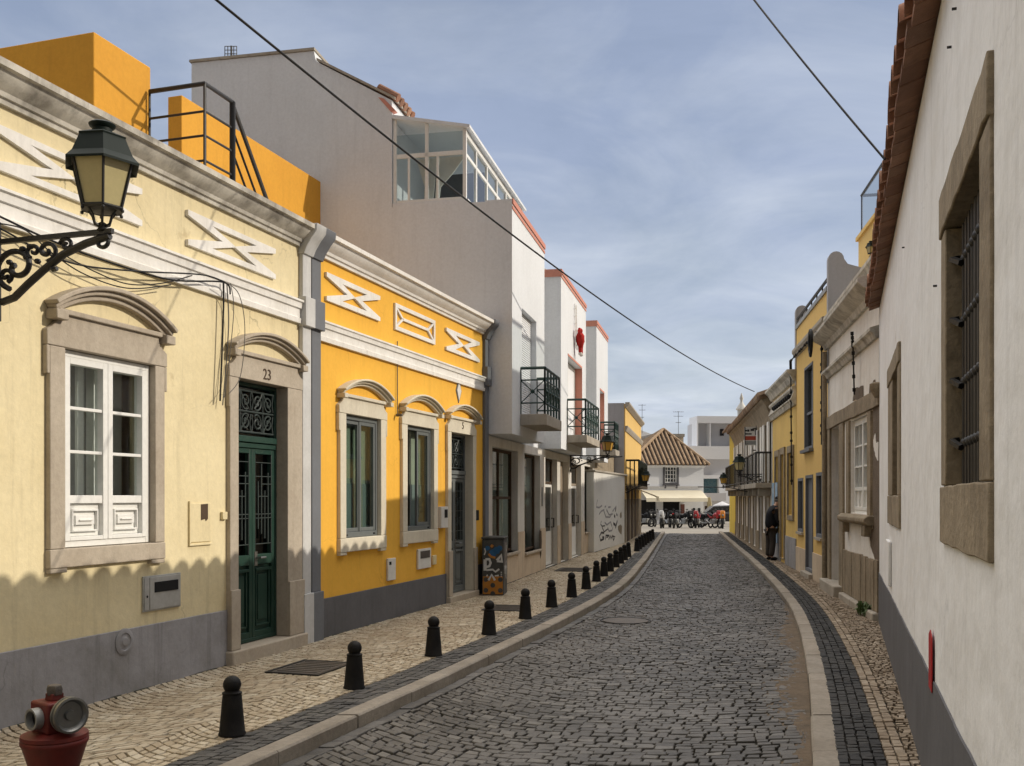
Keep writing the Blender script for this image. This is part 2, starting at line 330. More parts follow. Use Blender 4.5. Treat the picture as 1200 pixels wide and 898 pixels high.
    def ball(s, c, r, n=14, sx=1, sy=1, sz=1):
        m = n//2; pr = [(max(r*math.sin(math.pi*i/m), r*.02), -r*math.cos(math.pi*i/m)) for i in range(m+1)]
        b = len(s.v); s.lathe((0, 0, 0), pr, n)
        for i in range(b, len(s.v)):
            v = s.v[i]; s.v[i] = (c[0]+v[0]*sx, c[1]+v[1]*sy, c[2]+v[2]*sz)
        return s
    def build(s, name, mat, parent=None, bevel=0, smooth=35, label=None):
        me = bpy.data.meshes.new(name)
        if parent is not None: org = root_origin(parent)
        else:
            xs = np.array(s.v); lo = xs.min(0); hi = xs.max(0); org = Vector(((lo[0]+hi[0])/2, (lo[1]+hi[1])/2, lo[2]))
        me.from_pydata([(v[0]-org.x, v[1]-org.y, v[2]-org.z) for v in s.v], [], s.f)
        mats = mat if isinstance(mat, (list, tuple)) else [mat]
        for m in mats: me.materials.append(MATS[m])
        if len(mats) > 1: me.polygons.foreach_set('material_index', s.m)
        bm = bmesh.new(); bm.from_mesh(me); bmesh.ops.recalc_face_normals(bm, faces=bm.faces); bm.to_mesh(me); bm.free()
        if smooth:
            me.polygons.foreach_set('use_smooth', [True]*len(me.polygons)); me.set_sharp_from_angle(angle=R(smooth))
        me.update()
        o = bpy.data.objects.new(name, me); COL.objects.link(o)
        if parent is not None: o.parent = parent
        else: o.location = org
        if bevel:
            b = o.modifiers.new('bevel', 'BEVEL'); b.width = bevel; b.segments = 2; b.limit_method = 'ANGLE'; b.angle_limit = R(40); b.harden_normals = False
        if label: o['label'] = label
        return o
def thing(name, label, cat, loc, group=None):
    o = bpy.data.objects.new(name, None); COL.objects.link(o); o.location = loc; o.empty_display_size = .2
    o['label'] = label; o['category'] = cat
    if group: o['group'] = group
    return o
def tag(o, label, cat, group=None):
    o['label'] = label; o['category'] = cat
    if group: o['group'] = group
    return o
def struct(o): o['kind'] = 'structure'; return o
def dup(root, loc, label=None, rz=None):
    r = root.copy(); COL.objects.link(r); r.location = loc
    if rz is not None: r.rotation_euler = (0, 0, rz)
    if label: r['label'] = label
    for ch in list(root.children):
        c = ch.copy(); COL.objects.link(c); c.parent = r
        for g in list(ch.children):
            d = g.copy(); COL.objects.link(d); d.parent = c
    return r
def islands(mb, name, mat, parent, **k):
    """each separate piece of mb as a part of its own"""
    par = list(range(len(mb.v)))
    def find(a):
        while par[a] != a: par[a] = par[par[a]]; a = par[a]
        return a
    for f in mb.f:
        for i in f[1:]: par[find(i)] = find(f[0])
    groups = {}
    for f in mb.f: groups.setdefault(find(f[0]), []).append(f)
    out = []
    for fs in groups.values():
        ids = sorted({i for f in fs for i in f}); mp_ = {a: b for b, a in enumerate(ids)}; q = MB(); q.add([mb.v[i] for i in ids], [tuple(mp_[i] for i in f) for f in fs]); out.append(q.build(name, mat, parent, **k))
    return out
def text_mesh(name, txt, F, s, z, size, o, mat, parent, flip=False, th=.004):
    cu = bpy.data.curves.new('t', 'FONT'); cu.body = txt; cu.size = size; cu.extrude = th; cu.align_x = 'CENTER'; cu.align_y = 'CENTER'
    to = bpy.data.objects.new('t', cu); COL.objects.link(to)
    dg = bpy.context.evaluated_depsgraph_get(); me = bpy.data.meshes.new_from_object(to.evaluated_get(dg))
    bpy.data.objects.remove(to); bpy.data.curves.remove(cu)
    mb = MB(); sg = -1 if flip else 1
    mb.add([F.w(s+sg*v.co.x, o+v.co.z, z+v.co.y) for v in me.vertices], [tuple(p.vertices) for p in me.polygons])
    bpy.data.meshes.remove(me)
    return mb.build(name, mat, parent, smooth=0)
def wall_panel(mb, F, s0, s1, z0, z1, holes, depth, o=0):
    """front sheet with real openings and their reveals"""
    ss = sorted({s0, s1, *[h[0] for h in holes], *[h[1] for h in holes]}); zs = sorted({z0, z1, *[h[2] for h in holes], *[h[3] for h in holes]})
    ss = [x for x in ss if s0 <= x <= s1]; zs = [x for x in zs if z0 <= x <= z1]
    for i in range(len(ss)-1):
        for j in range(len(zs)-1):
            a, b, c, d = ss[i], ss[i+1], zs[j], zs[j+1]; ma, mz = (a+b)/2, (c+d)/2
            if any(h[0] < ma < h[1] and h[2] < mz < h[3] for h in holes): continue
            mb.add([F.w(a, o, c), F.w(b, o, c), F.w(b, o, d), F.w(a, o, d)], [(0, 1, 2, 3)])
    for a, b, c, d in holes:
        c = max(c, z0); d = min(d, z1)
        q = [(a, c), (b, c), (b, d), (a, d)]
        for i in range(4):
            p, r = q[i], q[(i+1) % 4]
            mb.add([F.w(p[0], o, p[1]), F.w(r[0], o, r[1]), F.w(r[0], o-depth, r[1]), F.w(p[0], o-depth, p[1])], [(0, 1, 2, 3)])
def shell(mb, F, s0, s1, z0, z1, o0, o1):
    """sides, back and flat top behind a wall panel"""
    c = lambda a, o, z: F.w(a, o, z)
    for a in (s0, s1): mb.add([c(a, o0, z0), c(a, o1, z0), c(a, o1, z1), c(a, o0, z1)], [(0, 1, 2, 3)])
    mb.add([c(s0, o1, z0), c(s1, o1, z0), c(s1, o1, z1), c(s0, o1, z1)], [(0, 1, 2, 3)])
    mb.add([c(s0, o0, z1), c(s1, o0, z1), c(s1, o1, z1), c(s0, o1, z1)], [(0, 1, 2, 3)])
def arc(s0, s1, zb, rise, t=0, n=16):
    c = s1-s0; Rr = (c*c/4+rise*rise)/(2*rise); cx = (s0+s1)/2; cz = zb+rise-Rr; a0 = math.asin(min(1, (c/2)/Rr))
    return [(cx+(Rr+t)*math.sin(-a0+2*a0*i/n), cz+(Rr+t)*math.cos(-a0+2*a0*i/n)) for i in range(n+1)]
def hood(mb, F, s0, s1, zb, rise, th=.12, pr=.13):
    th *= .88; pr *= .82
    for t0, t1, p in ((0, th*.36, pr*.45), (th*.36, th*.68, pr*.72), (th*.68, th, pr)):
        mb.strip(F, arc(s0, s1, zb, rise, t0), arc(s0, s1, zb, rise, t1), 0, p)
    e = th*.55
    for a in (s0+e*.3, s1-e*.3): mb.box(F, a-e, a+e, 0, pr*.86, zb-e*.7, zb+e*.55)
def spiral(c, r0, r1, turns, a0, n=22):
    return [(c[0]+(r0+(r1-r0)*i/n)*math.cos(a0+turns*2*math.pi*i/n), c[1]+(r0+(r1-r0)*i/n)*math.sin(a0+turns*2*math.pi*i/n)) for i in range(n+1)]
def lerp(a, b, t): return a+(b-a)*t
def xs(tab):
    a = np.array(tab); return lambda y: float(np.interp(y, a[:, 0], a[:, 1]))
# smooth (cubic) interpolation for the kerb lines
def smooth_curve(tab):
    a = np.array(tab); x, y = a[:, 0], a[:, 1]; m = np.gradient(y, x)
    def f(q):
        q = np.asarray(q, float); i = np.clip(np.searchsorted(x, q)-1, 0, len(x)-2); h = x[i+1]-x[i]; t = (q-x[i])/h
        return (2*t**3-3*t**2+1)*y[i]+(t**3-2*t**2+t)*h*m[i]+(-2*t**3+3*t**2)*y[i+1]+(t**3-t**2)*h*m[i+1]
    return f
roadL = smooth_curve([(-4, -4.85), (0, -3.47), (3.5, -2.29), (6.78, -1.18), (8.32, -.66), (10.54, .04), (12.65, .70), (16.36, 1.72), (22.9, 3.05), (29, 4.17), (35.8, 5.38), (44, 6.85)])
roadR = smooth_curve([(-4, -1.15), (0, .05), (3, .945), (6.0, 1.84), (9.58, 2.87), (14.27, 4.03), (19, 4.95), (24.3, 5.90), (30, 6.87), (37.95, 8.23), (44, 9.27)])
SW = .09                                                     # height of the pavements over the road
def gz(Y): return 0 if Y < 42 else -.65*min(1, (Y-42)/38.)  # the ground falls gently beyond the end of the street

# ------------------------------------------------------------------ facade planes
FL = Fr((-5.536, 0), .3174, 'L')                              # cream and yellow houses
FG = Fr((-.42, 16.1), .224, 'L')                              # ground floor of the white house
FO = Fr((0, 16.05), .21, 'L')                                 # its oriels
FR = Fr((.474, 0), .3356, 'R')                                # near white wall on the right
F2 = Fr((4.625, 12.37), .18, 'R'); F3 = Fr((5.44, 16.9), .155, 'R')
F4 = Fr((6.05, 20.86), .155, 'R'); F5 = Fr((6.79, 25.6), .161, 'R')
FW = Fr((2.29, 27.4), .262, 'L'); FY = Fr((3.80, 33.2), .19, 'L')
FE = Fr((9.8, 80), u=(1, .22), n=(.22, -1))                 # small house that closes the street

# ------------------------------------------------------------------ ground
def sheet(name, rows, mat, z):
    """rows: list of (Y, [x...]) -> one sheet"""
    mb = MB(); n = len(rows[0][1]); vs = [(x, Y, z+gz(Y)) for Y, X in rows for x in X]
    mb.add(vs, [(i*n+k, i*n+k+1, (i+1)*n+k+1, (i+1)*n+k) for i in range(len(rows)-1) for k in range(n-1)])
    return struct(mb.build(name, mat))
ys = [-800, -200, -50, -10, 0, 10, 20, 30, 42, 50, 60, 70, 80, 120, 200, 500, 2000]
sheet('ground', [(Y, [-1500, -400, -100, -30, -10, 0, 10, 30, 100, 400, 1500]) for Y in ys], 'ground', -.045)
yr = list(np.arange(-4, 44.01, .5))
sheet('road_bed', [(Y, [roadL(Y)-.03, (roadL(Y)+roadR(Y))/2, roadR(Y)+.03]) for Y in yr], 'road_bed', -.026)
sheet('plaza', [(Y, [-6, 4, 12, 20, 30]) for Y in [44, 46, 50, 55, 60, 66, 72, 80, 90, 110]], 'plaza', .012)

def stones_mesh(name, quads, ztop, mat, dome=.008, inset=.2, zj=.004, bottom=.03):
    """quads: (N,4,2) corner positions -> domed stones in one mesh (surface pattern)"""
    q = np.asarray(quads, float); N = len(q); rg = np.random.default_rng(3)
    c = q.mean(1, keepdims=True); inner = c+(q-c)*(1-inset)
    zt = ztop+rg.normal(0, zj, N); tilt = rg.normal(0, zj*.8, (N, 4))
    V = np.zeros((N, 12, 3))
    V[:, 0:4, :2] = inner; V[:, 0:4, 2] = zt[:, None]+tilt
    V[:, 4:8, :2] = q; V[:, 4:8, 2] = zt[:, None]-dome+tilt
    V[:, 8:12, :2] = q; V[:, 8:12, 2] = ztop-bottom
    fl = [(0, 1, 2, 3)]+[(4+i, 4+(i+1) % 4, (i+1) % 4, i) for i in range(4)]+[(8+i, 8+(i+1) % 4, 4+(i+1) % 4, 4+i) for i in range(4)]
    faces = (np.array(fl)[None]+(np.arange(N)*12)[:, None, None]).reshape(-1, 4)
    v = V.reshape(-1, 3); org = np.array([v[:, 0].mean(), v[:, 1].mean(), 0]); v = v-org
    me = bpy.data.meshes.new(name); me.vertices.add(len(v)); me.vertices.foreach_set('co', v.ravel())
    me.loops.add(faces.size); me.loops.foreach_set('vertex_index', faces.ravel().astype(np.int32))
    me.polygons.add(len(faces)); me.polygons.foreach_set('loop_start', (np.arange(len(faces))*4).astype(np.int32)); me.polygons.foreach_set('loop_total', np.full(len(faces), 4, np.int32))
    me.update(calc_edges=True); me.validate()
    me.polygons.foreach_set('use_smooth', [False]*len(faces)); me.materials.append(MATS[mat])
    o = bpy.data.objects.new(name, me); COL.objects.link(o); o.location = org
    return struct(o)
def courses(y0, y1, xl, xr, ch, sw, warp, gap, jit, rg, clip=True):
    """rows of setts across the strip xl(Y)..xr(Y); warp(t, T) shifts a row along the street"""
    out = []; v = y0
    while v < y1:
        hgt = ch*rg.uniform(.85, 1.15); T = float(xr(v)-xl(v)); t = rg.uniform(-sw, 0)
        while t < T:
            w = sw*rg.uniform(.72, 1.35); a, b = max(t, 0), min(t+w, T)
            if b-a > sw*.3:
                cs = []
                for tt, vv in ((a+gap/2, v+gap/2), (b-gap/2, v+gap/2), (b-gap/2, v+hgt-gap/2), (a+gap/2, v+hgt-gap/2)):
                    Y = vv+warp(tt, T)
                    cs.append((float(xl(Y))+tt+rg.normal(0, jit), Y+rg.normal(0, jit)))
                out.append(cs)
            t += w
        v += hgt
    return out
def along(y0, y1, x0, x1, n, sl, gap, jit, rg):
    """n rows of setts that run along the street between curves x0 and x1"""
    out = []
    for k in range(n):
        y = y0+rg.uniform(0, sl)
        while y < y1:
            l = sl*rg.uniform(.75, 1.3); cs = []
            for yy, f in ((y+gap/2, k/n), (y+gap/2, (k+1)/n), (y+l-gap/2, (k+1)/n), (y+l-gap/2, k/n)):
                a, b = float(x0(yy)), float(x1(yy)); g = gap/2/(b-a); ff = f+g if f == k/n else f-g
                cs.append((a+(b-a)*ff+rg.normal(0, jit), yy+rg.normal(0, jit)))
            out.append(cs); y += l
    return out
rg = np.random.default_rng(11)
warp_road = lambda t, T: .85*(max(0, 1.25-t)/1.25)**1.6+.06*math.sin(2.1*t)
q = courses(4.2, 43.5, lambda y: roadL(y)+.13, lambda y: roadR(y)-.0, .080, .108, warp_road, .010, .0055, rg)
q = [s for s in q if s[0][1] < 44]
q += along(4.0, 43.5, lambda y: roadL(y)+.005, lambda y: roadL(y)+.125, 1, .19, .014, .005, rg)
stones_mesh('road', q, .0, 'road_stone', dome=.005, inset=.09, zj=.0024)
# left pavement: kerb, dark band, light stone
def off(f, d):
    """curve parallel to f at lateral distance d (to the right for d > 0)"""
    def g(y):
        y = np.asarray(y, float); s = (f(y+.1)-f(y-.1))/.2
        return f(y)+d*np.sqrt(1+s*s)
    return g
KW = .145
def kerb(name, f, sgn):
    mb = MB(); y = 2.5 if sgn < 0 else 1.5; r2 = random.Random(5)
    y = 1.2
    while y < 43.8:
        l = r2.uniform(.75, 1.15); n = 3; g = .006
        st = [y+g+(l-2*g)*i/n for i in range(n+1)]; j = r2.uniform(-.004, .004); jz = r2.uniform(-.004, .004)
        a = [float(off(f, 0)(t))+j for t in st]; b = [float(off(f, sgn*KW)(t)) for t in st]
        bl = .012
        a2 = [float(off(f, sgn*bl)(t))+j for t in st]
        vs = [];
        for i, t in enumerate(st): vs += [(a[i], t, -.06), (a[i], t, SW-bl+jz), (a2[i], t, SW+jz), (b[i], t, SW+jz), (b[i], t, -.06)]
        fs = [(i*5+k, i*5+(k+1) % 5, (i+1)*5+(k+1) % 5, (i+1)*5+k) for i in range(n) for k in range(5)]+[(0, 1, 2, 3, 4), tuple(n*5+k for k in (4, 3, 2, 1, 0))]
        mb.add(vs, fs); y += l
    return struct(mb.build(name, 'kerb_stone', smooth=0))
kerb('kerb', roadL, -1); kerb('kerb', roadR, 1)
facL = lambda Y: (.3174*Y-5.536) if Y < 16.1 else (-.42+.224*(Y-16.1) if Y < 27.4 else (2.29+.262*(Y-27.4) if Y < 33.2 else 3.8+.19*(Y-33.2)))
facR = lambda Y: (.3356*Y+.474) if Y < 12.37 else (4.625+.18*(Y-12.37) if Y < 16.9 else (5.44+.155*(Y-16.9) if Y < 25.6 else 6.79+.161*(Y-25.6)))
k1, k2 = off(roadL, -KW), off(roadL, -KW-.30)
r1, r2_ = off(roadR, KW-.01), off(roadR, KW+.27)
yl = list(np.arange(-4, 44.01, .5))
sheet('pavement', [(Y, [facL(Y)-.3, (facL(Y)+float(k2(Y)))/2, float(k1(Y))]) for Y in yl], 'calcada_bed', SW-.024)
sheet('pavement', [(Y, [float(r1(Y)), (facR(Y)+float(r2_(Y)))/2, facR(Y)+.35]) for Y in yl], 'calcada_bed', SW-.024)
fan = lambda t, T: .34*(2*((t/1.25) % 1)-1)**2
q = courses(3.6, 43, lambda y: facL(float(y))+.0, lambda y: k2(y), .074, .080, fan, .013, .0026, rg)
stones_mesh('pavement', q, SW, 'calcada', dome=.004, inset=.06, zj=.0010)
q = along(3.6, 43, k2, k1, 4, .072, .009, .003, rg)
stones_mesh('pavement', q, SW, 'basalt', dome=.004, inset=.06, zj=.002)
q = along(2.2, 43, r1, r2_, 4, .075, .009, .003, rg)
stones_mesh('pavement', q, SW, 'basalt_right', dome=.004, inset=.06, zj=.002)
r3 = off(roadR, KW+.27+.13)
q = along(2.2, 43, r2_, r3, 2, .075, .009, .003, rg)
q += courses(2.2, 43, lambda y: r3(y), lambda y: facR(float(y))+.02, .058, .066, lambda t, T: .02*math.sin(5*t), .014, .004, rg)
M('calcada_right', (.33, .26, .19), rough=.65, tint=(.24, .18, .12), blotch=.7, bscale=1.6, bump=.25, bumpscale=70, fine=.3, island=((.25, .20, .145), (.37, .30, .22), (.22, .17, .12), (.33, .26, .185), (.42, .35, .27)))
stones_mesh('pavement', q, SW, 'calcada_right', dome=.005, inset=.07, zj=.0022)
# sandy dirt gathered along the right kerb: a low uneven heap that the setts poke through
mb = MB(); NY, NX = 150, 16; vs = []
for i in range(NY+1):
    Y = lerp(3.6, 15, i/NY); wd = .42*(math.sin(math.pi*i/NY)**.5)*(.75+.35*math.sin(Y*1.7)+.15*math.sin(Y*5.3))
    for k in range(NX+1):
        t = k/NX
        vs.append((float(roadR(Y))-wd*t, Y, .008-.018*t**1.2+rnd.uniform(-.004, .003)))
mb.add(vs, [(i*(NX+1)+k, i*(NX+1)+k+1, (i+1)*(NX+1)+k+1, (i+1)*(NX+1)+k) for i in range(NY) for k in range(NX)])
struct(mb.build('road_dirt', 'dirt'))['kind'] = 'stuff'
mb = MB(); vs = []; NY = 260
for i in range(NY+1):
    Y = lerp(3.6, 30, i/NY); wd = .022+.03*abs(math.sin(Y*1.9))*rnd.random()+.02*rnd.random()
    x = facL(Y)
    for k in range(4): vs.append((x-.01+wd*k/3, Y, SW+.010-.014*(k/3)**2+rnd.uniform(-.003, .003)))
mb.add(vs, [(i*4+k, i*4+k+1, (i+1)*4+k+1, (i+1)*4+k) for i in range(NY) for k in range(3)])
M('joint_dirt', (.045, .04, .03), tint=(.03, .04, .018), blotch=.8, bscale=6, bump=.5)
struct(mb.build('pavement_dirt', 'joint_dirt'))['kind'] = 'stuff'
# iron covers let into the paving
def cover(name, c, u, lx, ly, label, mat='manhole', rnd_=False, z=SW):
    t = thing(name, label, 'manhole cover', (c[0], c[1], z))
    F = Fr((c[0], c[1]), u=u, n=(u[1], -u[0]))
    if rnd_:
        MB().lathe((c[0], c[1], z-.02), [(.30, 0), (.30, .026), (.27, .027)], 28).build('lid', mat, t)
        m = MB()
        m.tube([(c[0]+.335*math.cos(a), c[1]+.335*math.sin(a), z+.003) for a in [2*math.pi*i/28 for i in range(28)]], .007, 5, True); m.build('rim', 'iron', t)
    else:
        m = MB(); m.box(F, -lx/2, lx/2, -ly/2, ly/2, z-.03, z+.008)
        for i in range(7):
            a = -lx/2+lx*(i+.7)/7.6; m.box(F, a, a+lx*.05, -ly*.42, ly*.42, z+.0085, z+.013)
        m.build('lid', mat, t)
        m = MB(); a, b = lx/2+.005, ly/2+.005
        m.box(F, -a-.03, -a, -b-.03, b+.03, z-.03, z+.012); m.box(F, a, a+.03, -b-.03, b+.03, z-.03, z+.012); m.box(F, -a, a, -b-.03, -b, z-.03, z+.012); m.box(F, -a, a, b, b+.03, z-.03, z+.012)
        m.build('rim', 'iron', t)
    return t
p = at(364, 783, SW); cover('manhole_cover', p, FL.u, .62, .46, 'rectangular brown iron cover in the pale paving before the green door')
p = at(594, 713, SW); cover('manhole_cover', p, FG.u, .6, .5, 'dark iron cover in the paving beside the painted cabinet')
p = at(672, 668, SW); cover('manhole_cover', p, FG.u, .9, .6, 'iron cover in the paving before the white shop doors')
p = at(733, 728, .0); cover('manhole_cover', p, FL.u, .6, .6, 'round iron cover in the middle of the cobbled road', rnd_=True, z=.004)
# ---- PART 2
# ------------------------------------------------------------------ left row: openings shared by the cream and the yellow house
def opening(F, house, o0, o1, zt, zb, w0, w1, zhead, ztop, kind, stone, depth=.16, hood_px=None, hood_rise=.17, zsill=None, ear=.03, hood_th=.11):
    """stone surround (jambs, shouldered head, sill, arched hood) round the clear opening o0..o1 / zb..zt; w0, w1 outer edges"""
    m = MB()
    m.box(F, w0, o0, -depth, .045, zb, zt); m.box(F, o1, w1, -depth, .045, zb, zt)
    h1 = min(.28, (zt-zb)*.14)
    m.box(F, w0-ear, w0-.001, 0, .045, zt-h1, zt); m.box(F, w1+.001, w1+ear, 0, .045, zt-h1, zt)
    sh = (w1-w0)*.09; k = (zhead-zt)
    pts = [(w0-ear, zt+.002), (w1+ear, zt+.002), (w1+ear, zt+k*.42), (w1+ear-sh*.45, zt+k*.52), (w1+ear-sh*.9, zt+k*.70), (w1+ear-sh, zhead), (w0-ear+sh, zhead), (w0-ear+sh*.9, zt+k*.70), (w0-ear+sh*.45, zt+k*.52), (w0-ear, zt+k*.42)]
    m.poly(F, pts, -depth, .047)
    m.box(F, w0-ear+sh-.02, w1+ear-sh+.02, .048, .075, zhead-.035, zhead+.004)
    if kind == 'window':
        m.box(F, w0-.004, w1+.004, -depth, .05, zsill, zb-.002)
        m.box(F, w0, w0+(w1-w0)*.13, -.02, .046, zsill-.035, zsill-.001); m.box(F, w1-(w1-w0)*.13, w1, -.02, .046, zsill-.035, zsill-.001)
    if hood_px:
        hood(m, F, hood_px[0], hood_px[1], ztop, hood_rise, hood_th, .15)
        m.box(F, hood_px[0]+.02, hood_px[1]-.02, 0, .05, zhead+.006, ztop-.02) if False else None
    return m.build('surround', stone, house, bevel=.007)
def s_of(F, *px): return [F.s(p) for p in px]

# ---- cream house
SA, SB = -5.0, FL.s(350)
cream = thing('cream_house', 'low cream rendered house with a grey plinth and door number 23', 'house', FL.w(6.5, 0, 0))
w_s0, w_s1 = s_of(FL, 71, 177); w_z1, w_z0 = FL.z(71, 408), FL.z(71, 643); w_o0, w_o1 = s_of(FL, 53, 188)
d_s0, d_s1 = s_of(FL, 275, 333); d_z1 = FL.z(275, 443); d_o0, d_o1 = s_of(FL, 265, 350); d_z0 = .22
TOPZ = 4.50; ZPL = .60
band0, band1 = 3.47, 3.71
m = MB(); holes = [(w_o0+.01, w_o1-.01, w_z0-.01, w_z1+.01), (d_o0+.01, d_o1-.01, 0, d_z1+.01)]
# a second, unseen-at-once window of the same house stands further along, out of the frame
wall_panel(m, FL, SA, SB, 0, TOPZ-.1, holes, .30); shell(m, FL, SA, SB, 0, TOPZ-.1, -.30, -6.0)
for a in (SA, SB): m.add([FL.w(a, 0, 0), FL.w(a, -.3, 0), FL.w(a, -.3, TOPZ-.1), FL.w(a, 0, TOPZ-.1)], [(0, 1, 2, 3)])
m.add([FL.w(SA, 0, TOPZ-.1), FL.w(SB, 0, TOPZ-.1), FL.w(SB, -.3, TOPZ-.1), FL.w(SA, -.3, TOPZ-.1)], [(0, 1, 2, 3)])
m.build('wall', 'cream', cream, smooth=0)
m = MB(); m.box(FL, SA, d_o0-.004, 0, .018, 0, ZPL); m.box(FL, d_o1+.004, SB-.02, 0, .018, 0, ZPL); islands(m, 'plinth', 'plinth_grey', cream, bevel=.005)
def cornice(F, s0, s1, ztop, mat, parent, big=1.):
    m = MB(); b = big
    m.prof(F, [(0, ztop-.22*b), (.035*b, ztop-.22*b), (.04*b, ztop-.185*b), (.06*b, ztop-.18*b), (.07*b, ztop-.15*b), (.11*b, ztop-.12*b), (.155*b, ztop-.075*b), (.165*b, ztop-.05*b), (.20*b, ztop-.045*b), (.205*b, ztop), (-.32, ztop), (-.32, ztop-.09), (0, ztop-.09)], s0, s1)
    return m.build('cornice', mat, parent, smooth=25)
cornice(FL, SA, SB+.03, TOPZ, 'moulding_old', cream)
m = MB(); m.prof(FL, [(0, band0), (.04, band0), (.045, band0+.05), (.03, band0+.06), (.03, band1-.09), (.05, band1-.085), (.055, band1-.03), (.075, band1-.02), (.075, band1), (0, band1+.02)], SA, SB)
m.build('string_course', 'moulding', cream, smooth=20)
def notch_relief(F, a, b, z0, z1, parent, mat, w=.062, th=.032):
    """closed white band: a long rectangle with deep V notches in its two ends"""
    c = (z0+z1)/2; L = b-a; nn = .36*L; h = z1-z0
    P = [(a, z1), (b, z1), (b-nn, c), (b, z0), (a, z0), (a+nn, c)]
    off_ = []; n = len(P)
    for i in range(n):
        p, q, r = Vector(P[i-1]), Vector(P[i]), Vector(P[(i+1) % n])
        e1, e2 = (q-p).normalized(), (r-q).normalized()
        n1, n2 = Vector((e1.y, -e1.x)), Vector((e2.y, -e2.x))
        off_.append(tuple(q+(n1+n2)*(w/max(1+n1.dot(n2), .05))))
    e = w*.75
    outer = [(a, z1), (b, z1), (b, z1-e), (b-nn, c), (b, z0+e), (b, z0), (a, z0), (a, z0+e), (a+nn, c), (a, z1-e)]
    inner = [off_[0], off_[1], off_[1], off_[2], off_[3], off_[3], off_[4], off_[4], off_[5], off_[0]]
    m = MB(); m.ring(F, outer, inner, 0, th)
    return m.build('relief_panel', mat, parent)
rz1, rz0 = FL.z(217, 246), FL.z(217, 287)
notch_relief(FL, FL.s(217), FL.s(320), rz0, rz1, cream, 'moulding')
notch_relief(FL, FL.s(-14), FL.s(163), rz0, rz1, cream, 'moulding')
notch_relief(FL, FL.s(-400)-.5, FL.s(-170), rz0, rz1, cream, 'moulding')
opening(FL, cream, w_s0, w_s1, w_z1, w_z0, w_o0, w_o1, FL.z(62, 362), FL.z(58, 368), 'window', 'limestone', hood_px=(FL.s(58), FL.s(190)), hood_rise=.19, zsill=FL.z(53, 667), hood_th=.12)
# white double casement with panelled foot
win = MB(); win.frame(FL, w_s0+.003, w_s1-.003, w_z0+.003, w_z1-.003, -.10, -.015, .045)
win = win.build('window', 'wood_white', cream, bevel=.004)
mid = (w_s0+w_s1)/2; lz = w_z0+(w_z1-w_z0)*.245
for a, b in ((w_s0+.050, mid-.002), (mid+.002, w_s1-.050)):
    m = MB(); m.frame(FL, a, b, w_z0+.05, w_z1-.05, -.085, -.005, .052, .05, .03)
    m.box(FL, a+.052, b-.052, -.08, -.012, lz-.03, lz+.03)
    hh = (w_z1-.10-lz-.03)/3
    for i in (1, 2): m.box(FL, a+.053, b-.053, -.065, -.015, lz+.03+hh*i-.012, lz+.03+hh*i+.012)
    m.box(FL, a+.053, b-.053, -.07, -.045, w_z0+.081, lz-.031)
    p0, p1, q0, q1 = a+.052, b-.052, w_z0+.08, lz-.03
    for ins, o in ((.03, -.025), (.055, -.034)):
        pass
    m.frame(FL, p0+.035, p1-.035, q0+.035, q1-.045, -.045, -.018, .014)
    m.box(FL, p0+.075, p1-.075, -.045, -.022, q0+.085, q1-.09)
    m.box(FL, p0+.105, p1-.105, -.022, -.008, q0+.115, q1-.12)
    m.build('casement', 'wood_white', win, bevel=.003)
    m = MB(); m.box(FL, a+.045, b-.045, -.062, -.056, lz+.02, w_z1-.09); m.build('pane', 'glass', win, smooth=0)
m = MB()
for a, b, tilt in ((w_s0+.10, w_s0+.21, .05), (w_s0+.215, w_s0+.25, .02), (mid-.115, mid-.05, .0), (mid+.06, mid+.19, .05)):
    m.box(FL, a, b, -.22-tilt, -.19, w_z0+.1, w_z1-.06)
islands(m, 'inner_shutter', 'wood_white', win, bevel=.004)
m = MB(); m.box(FL, w_s0+.02, w_s1-.02, -.29, -.275, w_z0+.02, w_z1-.02); m.build('curtain', 'curtain_grey', win)
# door 23
opening(FL, cream, d_s0, d_s1, d_z1, d_z0, d_o0, d_o1, FL.z(268, 409), FL.z(270, 413), 'door', 'limestone', depth=.30, hood_px=(FL.s(267), FL.s(349)), hood_rise=.17, ear=.012, hood_th=.10)
m = MB(); m.box(FL, d_o0-.03, d_o1+.03, -.3, .10, .0, d_z0-.003); m.build('door_step', 'limestone', cream, bevel=.015)
for nm, off0 in (('jamb_base', 0),):
    m = MB(); m.box(FL, d_o0-.012, d_s0-.002, .0455, .07, d_z0, .78); m.box(FL, d_s1+.002, d_o1+.012, .0455, .07, d_z0, .78); islands(m, nm, 'limestone', cream, bevel=.006)
text_mesh('house_number', '23', FL, FL.s(308), FL.z(308, 440), .15, .049, 'wood_brown', cream)
def scroll_grille(F, s0, s1, z0, z1, o, parent, name, mat, r=.010):
    m = MB(); h = z1-z0; w = s1-s0
    T = lambda pts, rr=r: m.tube([F.w(a, o, z) for a, z in pts], rr, 5)
    T([(s0, z0+.02), (s1, z0+.02)]); T([(s0, z1-.02), (s1, z1-.02)]); T([(s0, z0+h*.5), (s1, z0+h*.5)])
    for i in range(2):
        c = s0+w*(.25+.5*i); q = w*.25
        for sg in (-1, 1):
            for up in (0, 1):
                zc = z0+h*(.25+.5*up); e = 1 if up else -1
                sp = spiral((c+sg*q*.48, zc-e*h*.02), .012, q*.42, 1.6*sg*e, math.pi*(.5 if up else -.5))
                T(sp); T([sp[-1], (c+sg*q*.12, zc+e*h*.12), (c+sg*.008, zc+e*h*.22)])
                T([(c+sg*q*.95, zc-e*h*.2), (c+sg*q*.86, zc), (c+sg*q*.97, zc+e*h*.2)], r*.8)
        T([(c, z0+.02), (c, z1-.02)], r*.9)
    return m.build(name, mat, parent, smooth=60)
